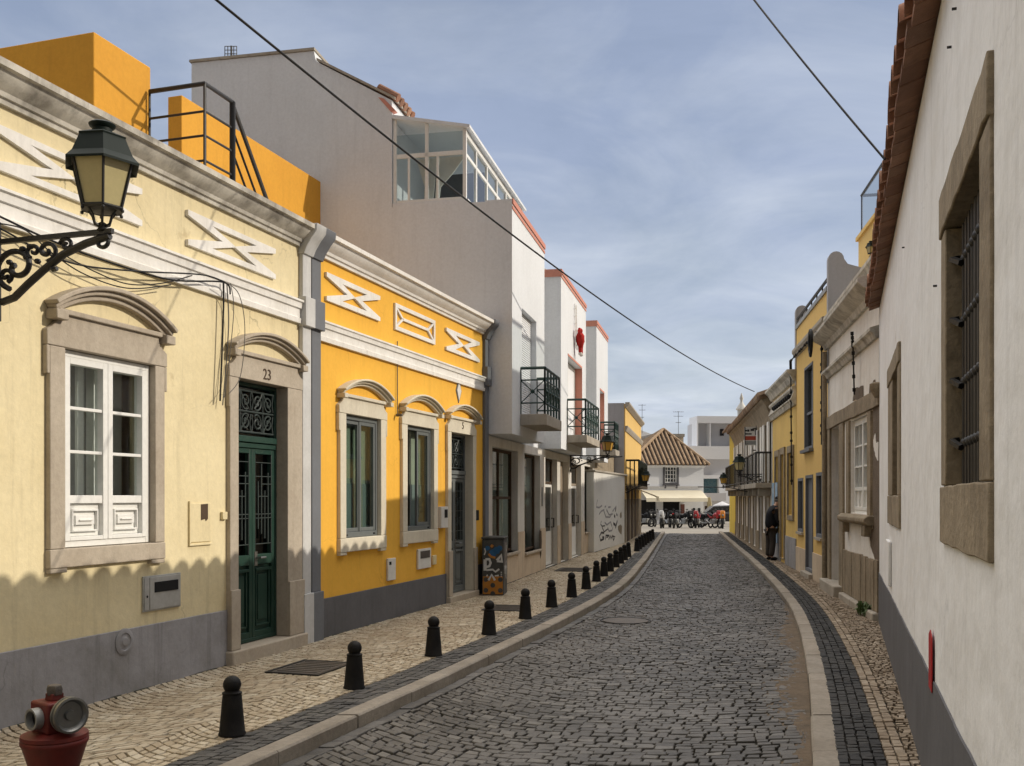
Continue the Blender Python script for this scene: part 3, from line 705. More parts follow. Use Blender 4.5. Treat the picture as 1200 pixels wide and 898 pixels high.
def double_door(F, house, s0, s1, z0, z1, ztr, zpan, o, mat, gmat, name_tr='transom_grille', leafpat='deco'):
    door = MB(); door.frame(F, s0+.003, s1-.003, z0+.003, z1-.003, o-.06, o+.02, .035)
    door.box(F, s0+.038, s1-.038, o-.05, o+.045, ztr-.03, ztr+.03); door.box(F, s0+.038, s1-.038, o-.05, o+.03, ztr-.085, ztr-.04)
    door = door.build('door', mat, house, bevel=.004)
    m = MB(); m.box(F, s0+.03, s1-.03, o-.05, o-.04, ztr+.03, z1-.03); m.build('transom_pane', 'glass_dark', door, smooth=0)
    scroll_grille(F, s0+.04, s1-.04, ztr+.05, z1-.06, o+.0, door, name_tr, gmat)
    mid = (s0+s1)/2
    for a, b, sg in ((s0+.038, mid-.003, 1), (mid+.003, s1-.038, -1)):
        m = MB(); top = ztr-.088
        m.frame(F, a, b, z0+.01, top, o-.05, o+.012, .05, .05, .09)
        m.box(F, a+.05, b-.05, o-.045, o+.012, zpan-.05, zpan+.05)
        m.box(F, a+.051, b-.051, o-.045, o-.015, z0+.09, zpan-.05)
        m.frame(F, a+.075, b-.075, z0+.14, zpan-.09, o-.015, o+.006, .018)
        m.box(F, a+.12, b-.12, o-.015, o+.000, z0+.20, zpan-.15)
        m.box(F, a+.06, b-.06, o-.02, o+.02, zpan-.115, zpan-.085)
        m.build('door_leaf', mat, door, bevel=.004)
        m = MB(); m.box(F, a+.045, b-.045, o-.045, o-.038, zpan+.05, top-.04); m.build('door_pane', 'glass_dark', door, smooth=0)
        g = MB(); g0, g1, y0, y1 = a+.05, b-.05, zpan+.055, top-.055; w = g1-g0; h = y1-y0
        B = lambda p0, p1, q0, q1: g.box(F, g0+w*p0, g0+w*p1, o-.004, o+.010, y0+h*q0, y0+h*q1)
        if leafpat == 'deco':
            for i in range(6): B(i/5-.02 if i else 0, i/5+.02 if i < 5 else 1, 0 if i in (0, 5) else .10+.05*((i*3) % 4), (1 if i in (0, 5) else .55+.09*((i*2) % 5)))
            for yy in (.10, .36, .40, .78, .92): B(.04, .96, yy-.004, yy+.004)
            B(.2, .8, .575, .583); B(.4, 1, .70, .708)
        else:
            for i in range(4): B(i/3-.025 if i else 0, i/3+.025 if i < 3 else 1, 0, 1)
            for yy in (0, .16, .5, .84, .985): B(.03, .97, yy, yy+.012)
            for q0 in (.16, .5):
                for sg2 in (-1, 1):
                    sp = spiral((g0+w*(.5+.2*sg2), y0+h*(q0+.17)), .006, w*.2, 1.4*sg2, 0); g.tube([F.w(p, o+.004, z) for p, z in sp], .006, 5)
        g.build('leaf_grille', gmat, door, smooth=0)
    m = MB(); m.tube([F.w(mid+.06, o+.012, zpan+.02), F.w(mid+.06, o+.07, zpan+.02), F.w(mid+.15, o+.07, zpan+.02)], .012, 6); m.box(F, mid+.035, mid+.085, o+.012, o+.018, zpan-.06, zpan+.08)
    m.build('door_handle', 'steel', door)
    return door
double_door(FL, cream, d_s0, d_s1, d_z0, d_z1, FL.z(275, 512), FL.z(275, 660), -.105, 'wood_green', 'iron_grille')
# grey pilasters between the two houses
def pilaster(F, s0, s1, house, mat, cap, zt, o=.05):
    m = MB(); m.box(F, s0, s1, 0, o, .62, zt-.23); m.box(F, s0-.012, s1+.012, 0, o+.03, 0, .62)
    m.box(F, s0-.014, s1+.014, 0, o+.045, band0-.02, band1+.05)
    m.prof(F, [(0, zt-.29), (o+.02, zt-.29), (o+.05, zt-.22), (o+.11, zt-.13), (o+.17, zt-.06), (o+.18, zt+.015), (-.3, zt+.015), (-.3, zt-.05), (0, zt-.05)], s0-.015, s1+.015)
    return m.build('pilaster', mat, house, bevel=.006)
SP0, SP1 = FL.s(350)+.002, FL.s(361)-.02
pilaster(FL, SP0, SP1, cream, 'paint_light', '', TOPZ)
# things fixed to the cream wall
def flap_box(F, house, s0, s1, z0, z1, name, mat, th=.03):
    m = MB(); m.box(F, s0, s1, 0, th, z0, z1); return m.build(name, mat, house, bevel=.006)
a, b = s_of(FL, 166, 210); z1_, z0_ = FL.z(166, 676), FL.z(166, 718)
bx = MB(); bx.box(FL, a, b, .001, .016, z0_, z1_); bx.box(FL, a+.075, b-.012, .0165, .024, z0_+.012, z1_-.012); bx.box(FL, a+.01, a+.07, .0165, .022, z0_+.012, z1_-.012); bx = bx.build('meter_box', 'steel_box', cream, bevel=.004)
m = MB(); m.box(FL, a+.13, b-.05, .0245, .029, z1_-.14, z1_-.055); m.build('meter_window', 'black', bx)
m = MB(); m.lathe(FL.w(a+.04, .022, (z0_+z1_)/2-.02), [(.010, 0), (.010, .006)], 8, Matrix(((0, 0, FL.n.x), (1, 0, FL.n.y), (0, 1, 0)))); m.build('lock', 'black', bx)
a, b = s_of(FL, 222, 246); z1_, z0_ = FL.z(222, 590), FL.z(222, 636)
m = MB(); m.box(FL, a, b, .001, .012, z0_, z1_); m.box(FL, a-.02, a-.002, 0, .02, z0_-.01, z1_+.02); m.box(FL, a-.02, b+.01, 0, .02, z0_-.03, z0_-.012); hatch = m.build('wall_hatch', 'cream', cream, bevel=.003)
m = MB(); ha, hb = s_of(FL, 234, 242); m.poly(FL, [(ha, z1_-.01), (hb, z1_-.005), (hb, z1_-.14), (hb-.03, z1_-.16), (hb-.04, z1_-.14), (ha, z1_-.15)], .0125, .016); m.build('rust_hole', 'wood_brown', hatch)
m = MB(); m.box(FL, FL.s(258), FL.s(263.5), .001, .03, FL.z(258, 609), FL.z(258, 600)); m.build('door_bell', 'box_cream', cream, bevel=.004)
def nmat(F): return Matrix(((F.u.x, 0, F.n.x), (F.u.y, 0, F.n.y), (0, 1, 0)))
m = MB(); c = FL.w(FL.s(143), .018, FL.z(143, 752)); m.lathe(c, [(.105, 0), (.105, .008), (.09, .014), (.07, .014), (.065, .006), (.04, .008), (.03, .016), (.01, .017)], 24, nmat(FL)); m.build('round_vent', 'plinth_grey', cream)

# ---- yellow house
SC, SD = FL.s(361), FL.s(570)
yel = thing('yellow_house', 'low bright yellow house with white bands, two grey windows and a dark plinth', 'house', FL.w((SC+SD)/2, 0, 0))
YW = [dict(o=(402, 443), zt=FL.z(402, 485), zb=FL.z(402, 631), w=(395, 449), zh=FL.z(397, 461), hood=(396, 451.5), ztop=FL.z(396, 463), sill=FL.z(395, 648)),
      dict(o=(474.3, 505.5), zt=FL.z(474.3, 498), zb=FL.z(474.3, 623), w=(468.7, 510), zh=FL.z(470, 478), hood=(468.7, 512), ztop=FL.z(470, 479.5), sill=FL.z(469, 638))]
dy0, dy1 = s_of(FL, 526, 551.5); dyw0, dyw1 = s_of(FL, 522, 555); dyz1 = FL.z(526, 506.5); dyz0 = .18
holes = [(FL.s(k['w'][0])+.01, FL.s(k['w'][1])-.01, k['zb']-.01, k['zt']+.01) for k in YW]+[(dyw0+.01, dyw1-.01, 0, dyz1+.01)]
m = MB(); wall_panel(m, FL, SC, SD, 0, TOPZ-.1, holes, .30); shell(m, FL, SC, SD, 0, TOPZ-.1, -.30, -7.5)
for a in (SC, SD): m.add([FL.w(a, 0, 0), FL.w(a, -.3, 0), FL.w(a, -.3, TOPZ-.1), FL.w(a, 0, TOPZ-.1)], [(0, 1, 2, 3)])
m.add([FL.w(SC, 0, TOPZ-.1), FL.w(SD, 0, TOPZ-.1), FL.w(SD, -.3, TOPZ-.1), FL.w(SC, -.3, TOPZ-.1)], [(0, 1, 2, 3)])
m.build('wall', 'yellow', yel, smooth=0)
PLY = .52
m = MB(); m.box(FL, SC+.02, dyw0-.004, 0, .02, 0, PLY); m.box(FL, dyw1+.004, SD-.01, 0, .02, 0, PLY+.04); islands(m, 'plinth', 'plinth_dark', yel, bevel=.005)
SC1 = FL.s(371.5); SD0 = FL.s(565.5)
cornice(FL, SC1, SD0, TOPZ, 'moulding', yel)
yb0, yb1 = FL.z(375, 400), FL.z(375, 376)
m = MB(); m.prof(FL, [(0, yb0), (.04, yb0), (.045, yb0+.05), (.03, yb0+.06), (.03, yb1-.08), (.05, yb1-.075), (.055, yb1-.03), (.07, yb1-.02), (.07, yb1), (0, yb1+.02)], SC1, SD0); m.build('string_course', 'moulding', yel, smooth=20)
pilaster(FL, SC-.0, SC1, yel, 'paint_slate', '', TOPZ); pilaster(FL, SD0, SD-.02, yel, 'paint_slate', '', TOPZ)
for a, b, t, bt in ((380, 443, 319, 352), (521, 560, 384, 410)): notch_relief(FL, FL.s(a), FL.s(b), FL.z(a, bt), FL.z(a, t), yel, 'moulding', w=.062)
a, b = s_of(FL, 461, 508); z1_, z0_ = FL.z(461, 355), FL.z(461, 386); w = .05; m = MB()
m.frame(FL, a, b, z0_, z1_, 0, .03, w); zc = (z0_+z1_)/2; d = (z1_-z0_)*.75
m.poly(FL, [(a+d, zc-.018), (b-d, zc-.018), (b-d, zc+.018), (a+d, zc+.018)], 0, .028)
for (p, q), (x, y) in (((a+w, z1_-w), (a+d, zc)), ((a+w, z0_+w), (a+d, zc)), ((b-w, z1_-w), (b-d, zc)), ((b-w, z0_+w), (b-d, zc))):
    v = Vector((x-p, y-q)).normalized(); nn = Vector((-v.y, v.x))*.016
    m.poly(FL, [(p+nn.x, q+nn.y), (x+nn.x, y+nn.y), (x-nn.x, y-nn.y), (p-nn.x, q-nn.y)], 0, .026)
m.build('relief_panel', 'moulding', yel)
for i, k in enumerate(YW):
    s0, s1 = s_of(FL, *k['o']); w0, w1 = s_of(FL, *k['w']); h0, h1 = s_of(FL, *k['hood'])
    opening(FL, yel, s0, s1, k['zt'], k['zb'], w0, w1, k['zh'], k['ztop'], 'window', 'limestone_pale', hood_px=(h0, h1), hood_rise=.16, zsill=k['sill'], hood_th=.09)
    wi = MB(); wi.frame(FL, s0+.003, s1-.003, k['zb']+.003, k['zt']-.003, -.10, -.008, .045, .05, .06); wi = wi.build('window', 'wood_slate', yel, bevel=.004)
    mid = (s0+s1)/2
    for j, (a, b) in enumerate(((s0+.048, mid+.01), (mid-.01, s1-.048))):
        if i == 1 and j == 0: continue
        dd = .012*j
        m = MB(); m.frame(FL, a, b, k['zb']+.065, k['zt']-.055, -.065+dd, -.03+dd, .045); m.build('casement', 'wood_slate', wi, bevel=.004)
        m = MB(); m.box(FL, a+.04, b-.04, -.05+dd, -.044+dd, k['zb']+.11, k['zt']-.10); m.build('pane', 'glass_green', wi, smooth=0)
        m = MB(); m.box(FL, a-.03, b+.03, -.128, -.118, k['zb']+.02+(k['zt']-k['zb'])*.42, k['zt']); m.build('blind', 'shade_green', wi)
        m = MB(); m.box(FL, a-.03, b+.03, -.115, -.106, k['zb']+.02, k['zb']+.02+(k['zt']-k['zb'])*.43); m.build('reflection_sheet', 'reflection_blue', wi)  # blue-grey sheet imitating the reflection in the lower panes
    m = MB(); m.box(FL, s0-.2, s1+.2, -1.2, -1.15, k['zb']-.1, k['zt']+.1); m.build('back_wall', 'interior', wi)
    m = MB()
    for a in (s0+.1, s1-.1): m.box(FL, a-.02, a+.02, -.02, .0, k['zb']+.02, k['zb']+.04)
    islands(m, 'hinge', 'black', wi)
opening(FL, yel, dy0, dy1, dyz1, dyz0, dyw0, dyw1, FL.z(523, 487), FL.z(523, 488.5), 'door', 'limestone_pale', depth=.30, hood_px=(FL.s(522), FL.s(557)), hood_rise=.15, ear=.012, hood_th=.085)
m = MB(); m.box(FL, dyw0-.02, dyw1+.02, -.3, .09, 0, dyz0-.003); m.build('door_step', 'limestone', yel, bevel=.012)
m = MB(); m.box(FL, dyw0-.012, dy0-.002, .0455, .07, dyz0, .85); m.box(FL, dy1+.002, dyw1+.012, .0455, .07, dyz0, .85); islands(m, 'jamb_base', 'limestone', yel, bevel=.006)
text_mesh('house_number', '5', FL, FL.s(539), FL.z(539, 499.5), .15, .049, 'wood_brown', yel)
double_door(FL, yel, dy0, dy1, dyz0, dyz1, FL.z(526, 553), FL.z(526, 640), -.11, 'wood_slate', 'iron_grille', leafpat='scroll')
m = MB(); c = FL.s(537); cz = FL.z(537, 458); m.poly(FL, [(c-.11, cz), (c, cz-.19), (c+.11, cz), (c, cz+.19)], 0, .012); tl = m.build('diamond_tile', 'paint_slate', yel)
m = MB(); m.poly(FL, [(c-.085, cz), (c, cz-.15), (c+.085, cz), (c, cz+.15)], .0125, .018); m.build('tile_face', 'box_white', tl)
a, b = s_of(FL, 452.5, 461.5); z1_, z0_ = FL.z(452.5, 655), FL.z(452.5, 681); mt = flap_box(FL, yel, a, b, z0_, z1_, 'meter_box', 'box_white')
m = MB(); m.box(FL, a+.03, a+.09, .0305, .033, z1_-.08, z1_-.04); m.build('sticker', 'iron_green', mt)
a, b = s_of(FL, 488, 503); z1_, z0_ = FL.z(488, 644), FL.z(488, 667.5); mt = flap_box(FL, yel, a, b, z0_, z1_, 'meter_box', 'box_white')
m = MB(); m.box(FL, a+.07, b-.05, .0305, .034, z1_-.13, z1_-.03); m.build('meter_window', 'manhole', mt)
a, b = s_of(FL, 505.5, 509.5); flap_box(FL, yel, a, b, FL.z(505.5, 662), FL.z(505.5, 651), 'letter_flap', 'box_cream')
a, b = s_of(FL, 512, 520); z1_, z0_ = FL.z(512, 594), FL.z(512, 619); mt = flap_box(FL, yel, a, b, z0_, z1_, 'mail_box', 'box_white', .07)
m = MB(); m.box(FL, a+.12, b-.03, .0705, .074, z1_-.16, z1_-.04); m.build('mail_slot', 'black', mt)
a, b = s_of(FL, 556, 558.8); flap_box(FL, yel, a, b, FL.z(556, 610), FL.z(556, 598), 'intercom', 'black', .04)
m = MB(); m.tube([FL.w(FL.s(464), .02, FL.z(464, 400)), FL.w(FL.s(464), .02, FL.z(464, 487))], .007, 5); m.tube([FL.w(FL.s(463), .02, FL.z(464, 487)), FL.w(FL.s(463), .10, FL.z(464, 487))], .02, 6); m.build('cable', 'cable_grey', yel)

for hs, a, b, d in ((cream, SA+.02, SB-.02, 5.95), (yel, SC+.02, SD-.02, 7.45)):
    m = MB(); m.box(FL, a, b, -d, -.33, TOPZ-.097, TOPZ-.06); m.build('terrace_floor', 'concrete', hs)
# ---- terrace on the cream and yellow houses: orange stair block, wall and steel stair
FB = FL.shifted(0, -.95)
s0, s1 = FB.s(110), FB.s(176.5); zt = FB.z(110, 37)
m = MB(); m.box(FB, s0, s1, -4.2, 0, TOPZ-.09, zt); 
blk = m.build('orange_stair_block', 'orange', bevel=.01); tag(blk, 'plain orange rooftop block that rises over the cream cornice', 'roof block')
FO2 = FL.shifted(0, -2.9); a = FO2.s(213); b = FO2.s(378)+.15; za = FO2.z(214, 112)
m = MB(); m.box(FO2, a, b, -.22, 0, TOPZ-.09, za); tw = m.build('terrace_wall', 'orange', bevel=.01); tag(tw, 'long orange terrace wall on the roof behind the steel stair', 'wall'); tw['kind'] = 'thing'
FS = FL.shifted(0, -.30); st0, st1 = FS.s(240), FS.s(272.5); zr = FS.z(240, 98); zf = FS.z(240, 196)
stair = thing('roof_stair', 'black steel rooftop stair with a railed landing before the orange wall', 'staircase', FS.w(st0, 0, TOPZ-.09))
m = MB(); m.box(FS, st0, st1, -.60, 0, zf-.10, zf); m.box(FS, st0+.05, st0+.1, -.1, -.05, TOPZ-.09, zf-.1); m.build('landing', 'iron', stair)
m = MB()
for f in (0, .33, .62, .92):
    z = lerp(zr, zf, f); rr = .022 if f == 0 else .012
    m.tube([FS.w(s1-.0, -.60, z), FS.w(st0, -.60, z)], rr, 5) if False else None
    m.tube([FS.w(st0, -.62, z), FS.w(st0, 0, z), FS.w(st1, 0, z)], rr, 6)
for s_, o_, r_ in ((st0, 0, .015), (st1, 0, .03), (st0, -.62, .012)): m.tube([FS.w(s_, o_, zf-.18), FS.w(s_, o_, zr)], r_, 6)
m.build('railing', 'iron', stair, smooth=60)
se = FS.s(319); ze = zf-1.0
m = MB()
for f in (0, .33, .62, .92): m.tube([FS.w(st1, 0, lerp(zr-.02, zf, f)), FS.w(se, 0, lerp(zr-.02, zf, f)-(zr-FS.z(319, 250)))], .024 if f == 0 else .013, 6)
m.build('stair_rail', 'iron', stair, smooth=60)
m = MB()
for i in range(5): m.box(FS, lerp(st1, se, i/5.), lerp(st1, se, i/5.)+.16, -.58, -.02, zf-.18*(i+1)-.03, zf-.18*(i+1))
islands(m, 'tread', 'iron', stair)

# ------------------------------------------------------------------ white house with oriels
white = thing('white_house', 'tall white house with three boxed oriels, red trim and a glazed roof room', 'house', FG.w(6, 0, 0))
GE = FG.s(697)-.0; ZO = 2.66
op = [(577, 606.8, 523, 653), (614.6, 633, 529, 648), (639, 653, 535, 668), (656.5, 666, 537, 664), (669.6, 681, 543, 656), (685, 694.5, 546, 624)]
H_ = []
for i, (a, b, t, bt) in enumerate(op):
    s0, s1 = s_of(FG, a, b); H_.append((s0, s1, FG.z(a, bt) if i in (0, 1, 5) else SW, FG.z(a, t)))
ztop_open = 2.30
H_ = [(a, b, c, min(d, 2.5)) for a, b, c, d in H_]
m = MB(); wall_panel(m, FG, 0.0, GE, 0, ZO+.0, H_, .17)
for a in (0, GE): m.add([FG.w(a, 0, 0), FG.w(a, -5, 0), FG.w(a, -5, ZO), FG.w(a, 0, ZO)], [(0, 1, 2, 3)])
m.build('shop_wall', 'shop_stone', white, smooth=0)
m = MB()
edges = [0]+[x for h in H_ for x in (h[0], h[1])]+[GE]
for i in range(0, len(edges), 2):
    if edges[i+1]-edges[i] > .02: m.box(FG, edges[i], edges[i+1], 0, .012, 0, .98)
for i in (0, 1, 5): m.box(FG, H_[i][0]+.001, H_[i][1]-.001, 0, .012, 0, H_[i][2])
islands(m, 'plinth', 'shop_beige', white, bevel=.006)
m = MB()
for i in (0, 1, 5): m.box(FG, H_[i][0]-.02, H_[i][1]+.02, -.16, .05, H_[i][2]-.05, H_[i][2]+.0)
islands(m, 'window_sill', 'limestone', white, bevel=.008)
for i in (0, 1, 5):
    a, b, c, d = H_[i]
    w = MB(); w.frame(FG, a+.01, b-.01, c+.005, d-.005, -.18, -.12, .05); 
    if i == 0: w.box(FG, a+.06, b-.06, -.17, -.13, lerp(c, d, .52), lerp(c, d, .52)+.05); w.box(FG, (a+b)/2-.03, (a+b)/2+.03, -.172, -.128, c+.05, d-.05)
    w = w.build('shop_window', 'wood_brown', white, bevel=.003)
    q = MB(); q.box(FG, a+.05, b-.05, -.155, -.145, c+.05, d-.05); q.build('pane', 'glass_green', w, smooth=0)
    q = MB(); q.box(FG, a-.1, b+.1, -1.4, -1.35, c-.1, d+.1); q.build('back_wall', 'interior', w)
    if i in (0, 5):
        q = MB(); n = 9
        q.strip(FG, [(lerp(a+.1, b-.1, t/n), c+.05) for t in range(n+1)], [(lerp(a+.1, b-.1, t/n), lerp(c, d, .5)) for t in range(n+1)], -.55, -.53); q.build('curtain', 'curtain', w)
for i in (2, 4):
    a, b, c, d = H_[i]; dr = MB(); dr.frame(FG, a+.01, b-.01, c, d-.005, -.18, -.12, .05, .05, .01); dr.box(FG, a+.06, b-.06, -.17, -.13, 1.93, 1.99)
    dr = dr.build('shop_door', 'wood_brown' if i == 2 else 'wood_dusty', white, bevel=.003)
    q = MB(); q.frame(FG, a+.065, b-.065, c+.02, 1.92, -.165, -.12, .06); q.box(FG, a+.126, b-.126, -.16, -.13, c+.08, .86); q.build('door_leaf', 'wood_white', dr, bevel=.004)
    q = MB(); q.box(FG, a+.12, b-.12, -.15, -.14, .87, 1.87); q.box(FG, a+.06, b-.06, -.15, -.14, 2.0, d-.05); q.build('pane', 'glass_dark', dr, smooth=0)
    q = MB(); q.tube([FG.w(b-.12, -.12, .95), FG.w(b-.12, -.06, .95), FG.w(b-.12, -.06, 1.15), FG.w(b-.12, -.12, 1.15)], .015, 6); q.build('door_handle', 'black', dr)
a, b, c, d = H_[3]; q = MB(); q.box(FG, a+.01, b-.01, -.18, -.14, c, d-.01); q.build('recess_door', 'wood_dusty', white, bevel=.004)
m = MB(); a = FG.s(634.5); m.box(FG, a, a+.10, .001, .02, 1.45, 1.85); m.build('wall_plate', 'steel_dull', white)
m = MB(); a = FG.s(631.5); m.poly(FG, [(a, .95), (a+.2, .92), (a+.25, .7), (a+.18, .42), (a+.08, .35), (a+.02, .6)], .0125, .017); m.build('rust_patch', 'wood_brown', white)
# body of the upper floors; the gable wall stands behind the glazed room
SE = FO.s(713)
zp = 6.52
m = MB(); m.prof(FO, [(-.45, ZO), (-.45, zp-.02), (-2.06, zp-.02), (-2.06, 8.30), (-3.42, 9.08), (-3.46, 9.26), (-5.75, 9.26), (-5.75, 0), (-.95, 0), (-.95, ZO)], 0.0, SE-.1)
m.build('wall', 'white_house', white, smooth=0)
m = MB(); m.prof(FO, [(-3.44, 9.27), (-3.44, 9.31), (-5.78, 9.31), (-5.78, 9.27)], -.03, SE); m.prof(FO, [(-2.0, 8.31), (-2.0, 8.35), (-3.40, 9.13), (-3.40, 9.09)], -.025, SE); m.build('coping', 'concrete', white)
OR = [(FO.s(600), FO.s(638)), (FO.s(657.4), FO.s(686.6)), (FO.s(699), FO.s(712.3))]
b1s0, b1s1, b1z1 = FO.s(611.5), FO.s(628.5), FO.z(611.5, 361); b2s0, b2s1, b2z1 = FO.s(665.5), FO.s(682), FO.z(665.5, 417); b3s0, b3s1, b3z1 = FO.s(703), FO.s(708), FO.z(703, 457)
OPN = [(b1s0, b1s1, 3.05, b1z1), (b2s0, b2s1, 2.95, b2z1), (b3s0, b3s1, 2.9, b3z1)]
for i, (a, b) in enumerate(OR):
    m = MB(); wall_panel(m, FO, a, b, ZO+.02, zp, [OPN[i]], .16 if i == 0 else .20)
    for q in (a, b): m.add([FO.w(q, 0, ZO+.02), FO.w(q, -.449, ZO+.02), FO.w(q, -.449, zp), FO.w(q, 0, zp)], [(0, 1, 2, 3)])
    for z in (ZO+.02, zp): m.add([FO.w(a, 0, z), FO.w(b, 0, z), FO.w(b, -.449, z), FO.w(a, -.449, z)], [(0, 1, 2, 3)])
    orl = m.build('oriel', 'white_house', white, smooth=0)
    q = MB(); q.box(FO, a+.001, b+.012, .001, .022, zp-.075, zp+.012); q.box(FO, a+.001, b+.012, .001, .012, zp-.16, zp-.11)
    if i: q.box(FO, a-.02, a-.001, -.449, .022, zp-.15, zp+.012)
    q.build('coping', 'salmon', orl)
    if i:
        q = MB(); q.box(FO, OPN[i][1]-.014, OPN[i][1]-.002, -.19, .006, OPN[i][2], OPN[i][3]); q.box(FO, OPN[i][0]-.03, OPN[i][1]-.015, .0, .008, OPN[i][3]+.002, OPN[i][3]+.05); q.build('reveal', 'salmon', orl)
    q = MB(); a0, b0, c0, d0 = OPN[i]
    if i == 0:
        nsl = 46
        for k in range(nsl): q.prof(FO, [(-.13, lerp(c0, d0, k/nsl)), (-.105, lerp(c0, d0, (k+.15)/nsl)), (-.105, lerp(c0, d0, (k+.75)/nsl)), (-.13, lerp(c0, d0, (k+.98)/nsl))], a0+.01, b0-.01)
        q.build('shutter_or_infill', 'bg_white', orl, smooth=0)
    else:
        q.frame(FO, a0+.02, b0-.02, c0, d0-.02, -.22, -.17, .06); q.box(FO, (a0+b0)/2-.03, (a0+b0)/2+.03, -.219, -.171, c0+.06, d0-.08); fr = q.build('balcony_door', 'wood_white', orl)
        q = MB(); q.box(FO, a0+.06, b0-.06, -.20, -.19, c0+.05, d0-.07); q.build('shutter_or_infill', 'bg_white', fr, smooth=0)  # white sheet standing in for the lit wall inside the opening
def balcony(F, s0, s1, o1, zs, thick, zr, mat='concrete'):
    sl_ = MB(); sl_.box(F, s0, s1, .0, o1, zs-thick, zs); sl_ = sl_.build('balcony', mat, white, bevel=.01)
    m = MB(); z0 = zs+.06
    B = lambda a, b, c, d, r=.018: m.tube([F.w(*a), F.w(*b)], r, 5)
    def side(p, q, ncross):
        # p, q: (s, o)
        for z, r in ((zr, .026), (lerp(z0, zr, .72), .014), (lerp(z0, zr, .18), .014)): m.tube([F.w(*p, z), F.w(*q, z)], r, 5)
        for k in range(ncross+1):
            t = k/ncross; c = (lerp(p[0], q[0], t), lerp(p[1], q[1], t)); m.tube([F.w(*c, zs), F.w(*c, zr)], .018, 5)
        for k in range(ncross):
            t0, t1 = k/ncross, (k+1)/ncross; za, zb = lerp(z0, zr, .18), lerp(z0, zr, .72)
            A = (lerp(p[0], q[0], t0), lerp(p[1], q[1], t0)); C = (lerp(p[0], q[0], t1), lerp(p[1], q[1], t1)); Mi = ((A[0]+C[0])/2, (A[1]+C[1])/2)
            m.tube([F.w(*A, za), F.w(*C, zb)], .009, 4); m.tube([F.w(*A, zb), F.w(*C, za)], .009, 4); m.ball(F.w(*Mi, (za+zb)/2), .04, 8)
    e = .04
    side((s0+e, .0), (s0+e, o1-e), 1); side((s1-e, 0), (s1-e, o1-e), 1)
    side((s0+e, o1-e), (s1-e, o1-e), 5)
    n = 10
    for k in range(n):
        a = lerp(s0+e, s1-e, (k+.5)/n); m.tube([F.w(a-.05, o1-e, z0+.1), F.w(a-.02, o1-e, lerp(z0, zr, .3)), F.w(a+.03, o1-e, lerp(z0, zr, .5)), F.w(a-.02, o1-e, lerp(z0, zr, .68))], .011, 4)
    m.build('balcony_railing', 'balcony_green', sl_, smooth=60)
balcony(FO, FO.s(609.5), FO.s(657.5, .45), .46, FO.z(609.5, 485.5), .19, FO.z(609.5, 431.5))
zb2 = FO.z(664.5, 510); balcony(FO, FO.s(664.3), FO.s(703.4, .45), .45, zb2, .17, FO.z(664.5, 468.6))
balcony(FO, FO.s(703), FO.s(726, .45), .45, FO.z(703, 527), .17, FO.z(703, 495))
# glazed room on the terrace
gs0, go0, go1 = .03, -2.05, -.80
zg0, zgb, zgf = zp-.0, FO.z(459.5, 139.5, -2.06), FO.z(545, 151, -.80)
ge = FO.s(612, -.80)
gl = MB(); gl.box(FO, gs0-.03, ge, go0, go1+.06, zg0-.02, zg0+.05)
gl.prof(FO, [(go0, zgb), (go1+.09, zgf), (go1+.09, zgf+.05), (go0, zgb+.06)], gs0-.05, ge)
gl = gl.build('glazed_room', 'white_house', white, smooth=0)
m = MB(); roof_at = lambda o: lerp(zgb, zgf, (o-go0)/(go1-go0))
zm_ = lerp(zg0, zgf, .66)
for o_ in (go0+.03, lerp(go0, go1, .47), go1-.01): m.box(FO, gs0, gs0+.05, o_-.03, o_+.03, zg0+.05, roof_at(o_)-.005)
m.box(FO, gs0, gs0+.05, go0+.062, go1-.042, zm_, zm_+.07)
for o_ in (lerp(go0, go1, .22), lerp(go0, go1, .62)): m.box(FO, gs0+.005, gs0+.045, o_-.02, o_+.02, zg0+.05, zm_-.002)
m.box(FO, gs0+.004, gs0+.046, go0+.062, go1-.042, zg0+.052, zg0+.10)
nn = 6
for k in range(1, nn+1):
    s_ = lerp(gs0, ge, k/nn); m.box(FO, s_-.03, s_+.03, go1-.05, go1, zg0+.05, zgf-.01)
m.box(FO, gs0+.05, ge, go1-.045, go1-.005, zm_, zm_+.06); m.box(FO, gs0+.05, ge, go1-.05, go1+.01, zgf-.10, zgf-.012)
m.build('window_frame', 'wood_white', gl, bevel=.004)
m = MB(); m.box(FO, gs0+.02, gs0+.028, go0+.05, go1-.05, zg0+.06, zgf-.02); m.box(FO, gs0+.06, ge-.02, go1-.030, go1-.022, zg0+.06, zgf-.02); m.build('pane', 'glass_sun', gl, smooth=0)
m = MB()
zt_, zb_ = zm_, zg0+.08
FOx = Fr((0, 0), u=-FO.n, n=-FO.u); base = FO.P+FO.u*(gs0+.12); FC = Fr((base.x, base.y), u=FO.n, n=-FO.u)
c0, c1 = lerp(go0, go1, .30), lerp(go0, go1, .98); cm = lerp(go0, go1, .60)
m.poly(FC, [(c0, zt_), (cm-.02, zt_), (cm-.06, lerp(zb_, zt_, .30)), (cm-.08, zb_), (c0+.35*(cm-c0), zb_), (c0+.4*(cm-c0), lerp(zb_, zt_, .35))], 0, .02)
m.poly(FC, [(cm+.0, zt_), (c1, zt_), (lerp(cm, c1, .55), lerp(zb_, zt_, .62)), (cm+.05, lerp(zb_, zt_, .32)), (cm+.02, zb_), (cm-.05, zb_), (cm-.03, lerp(zb_, zt_, .4))], .0, .02)
m.build('curtain', 'curtain', gl, smooth=0)
m = MB(); m.box(FO, gs0+1.9, gs0+1.95, go0, go1-.1, zg0, zgf-.1); m.build('partition', 'interior', gl)
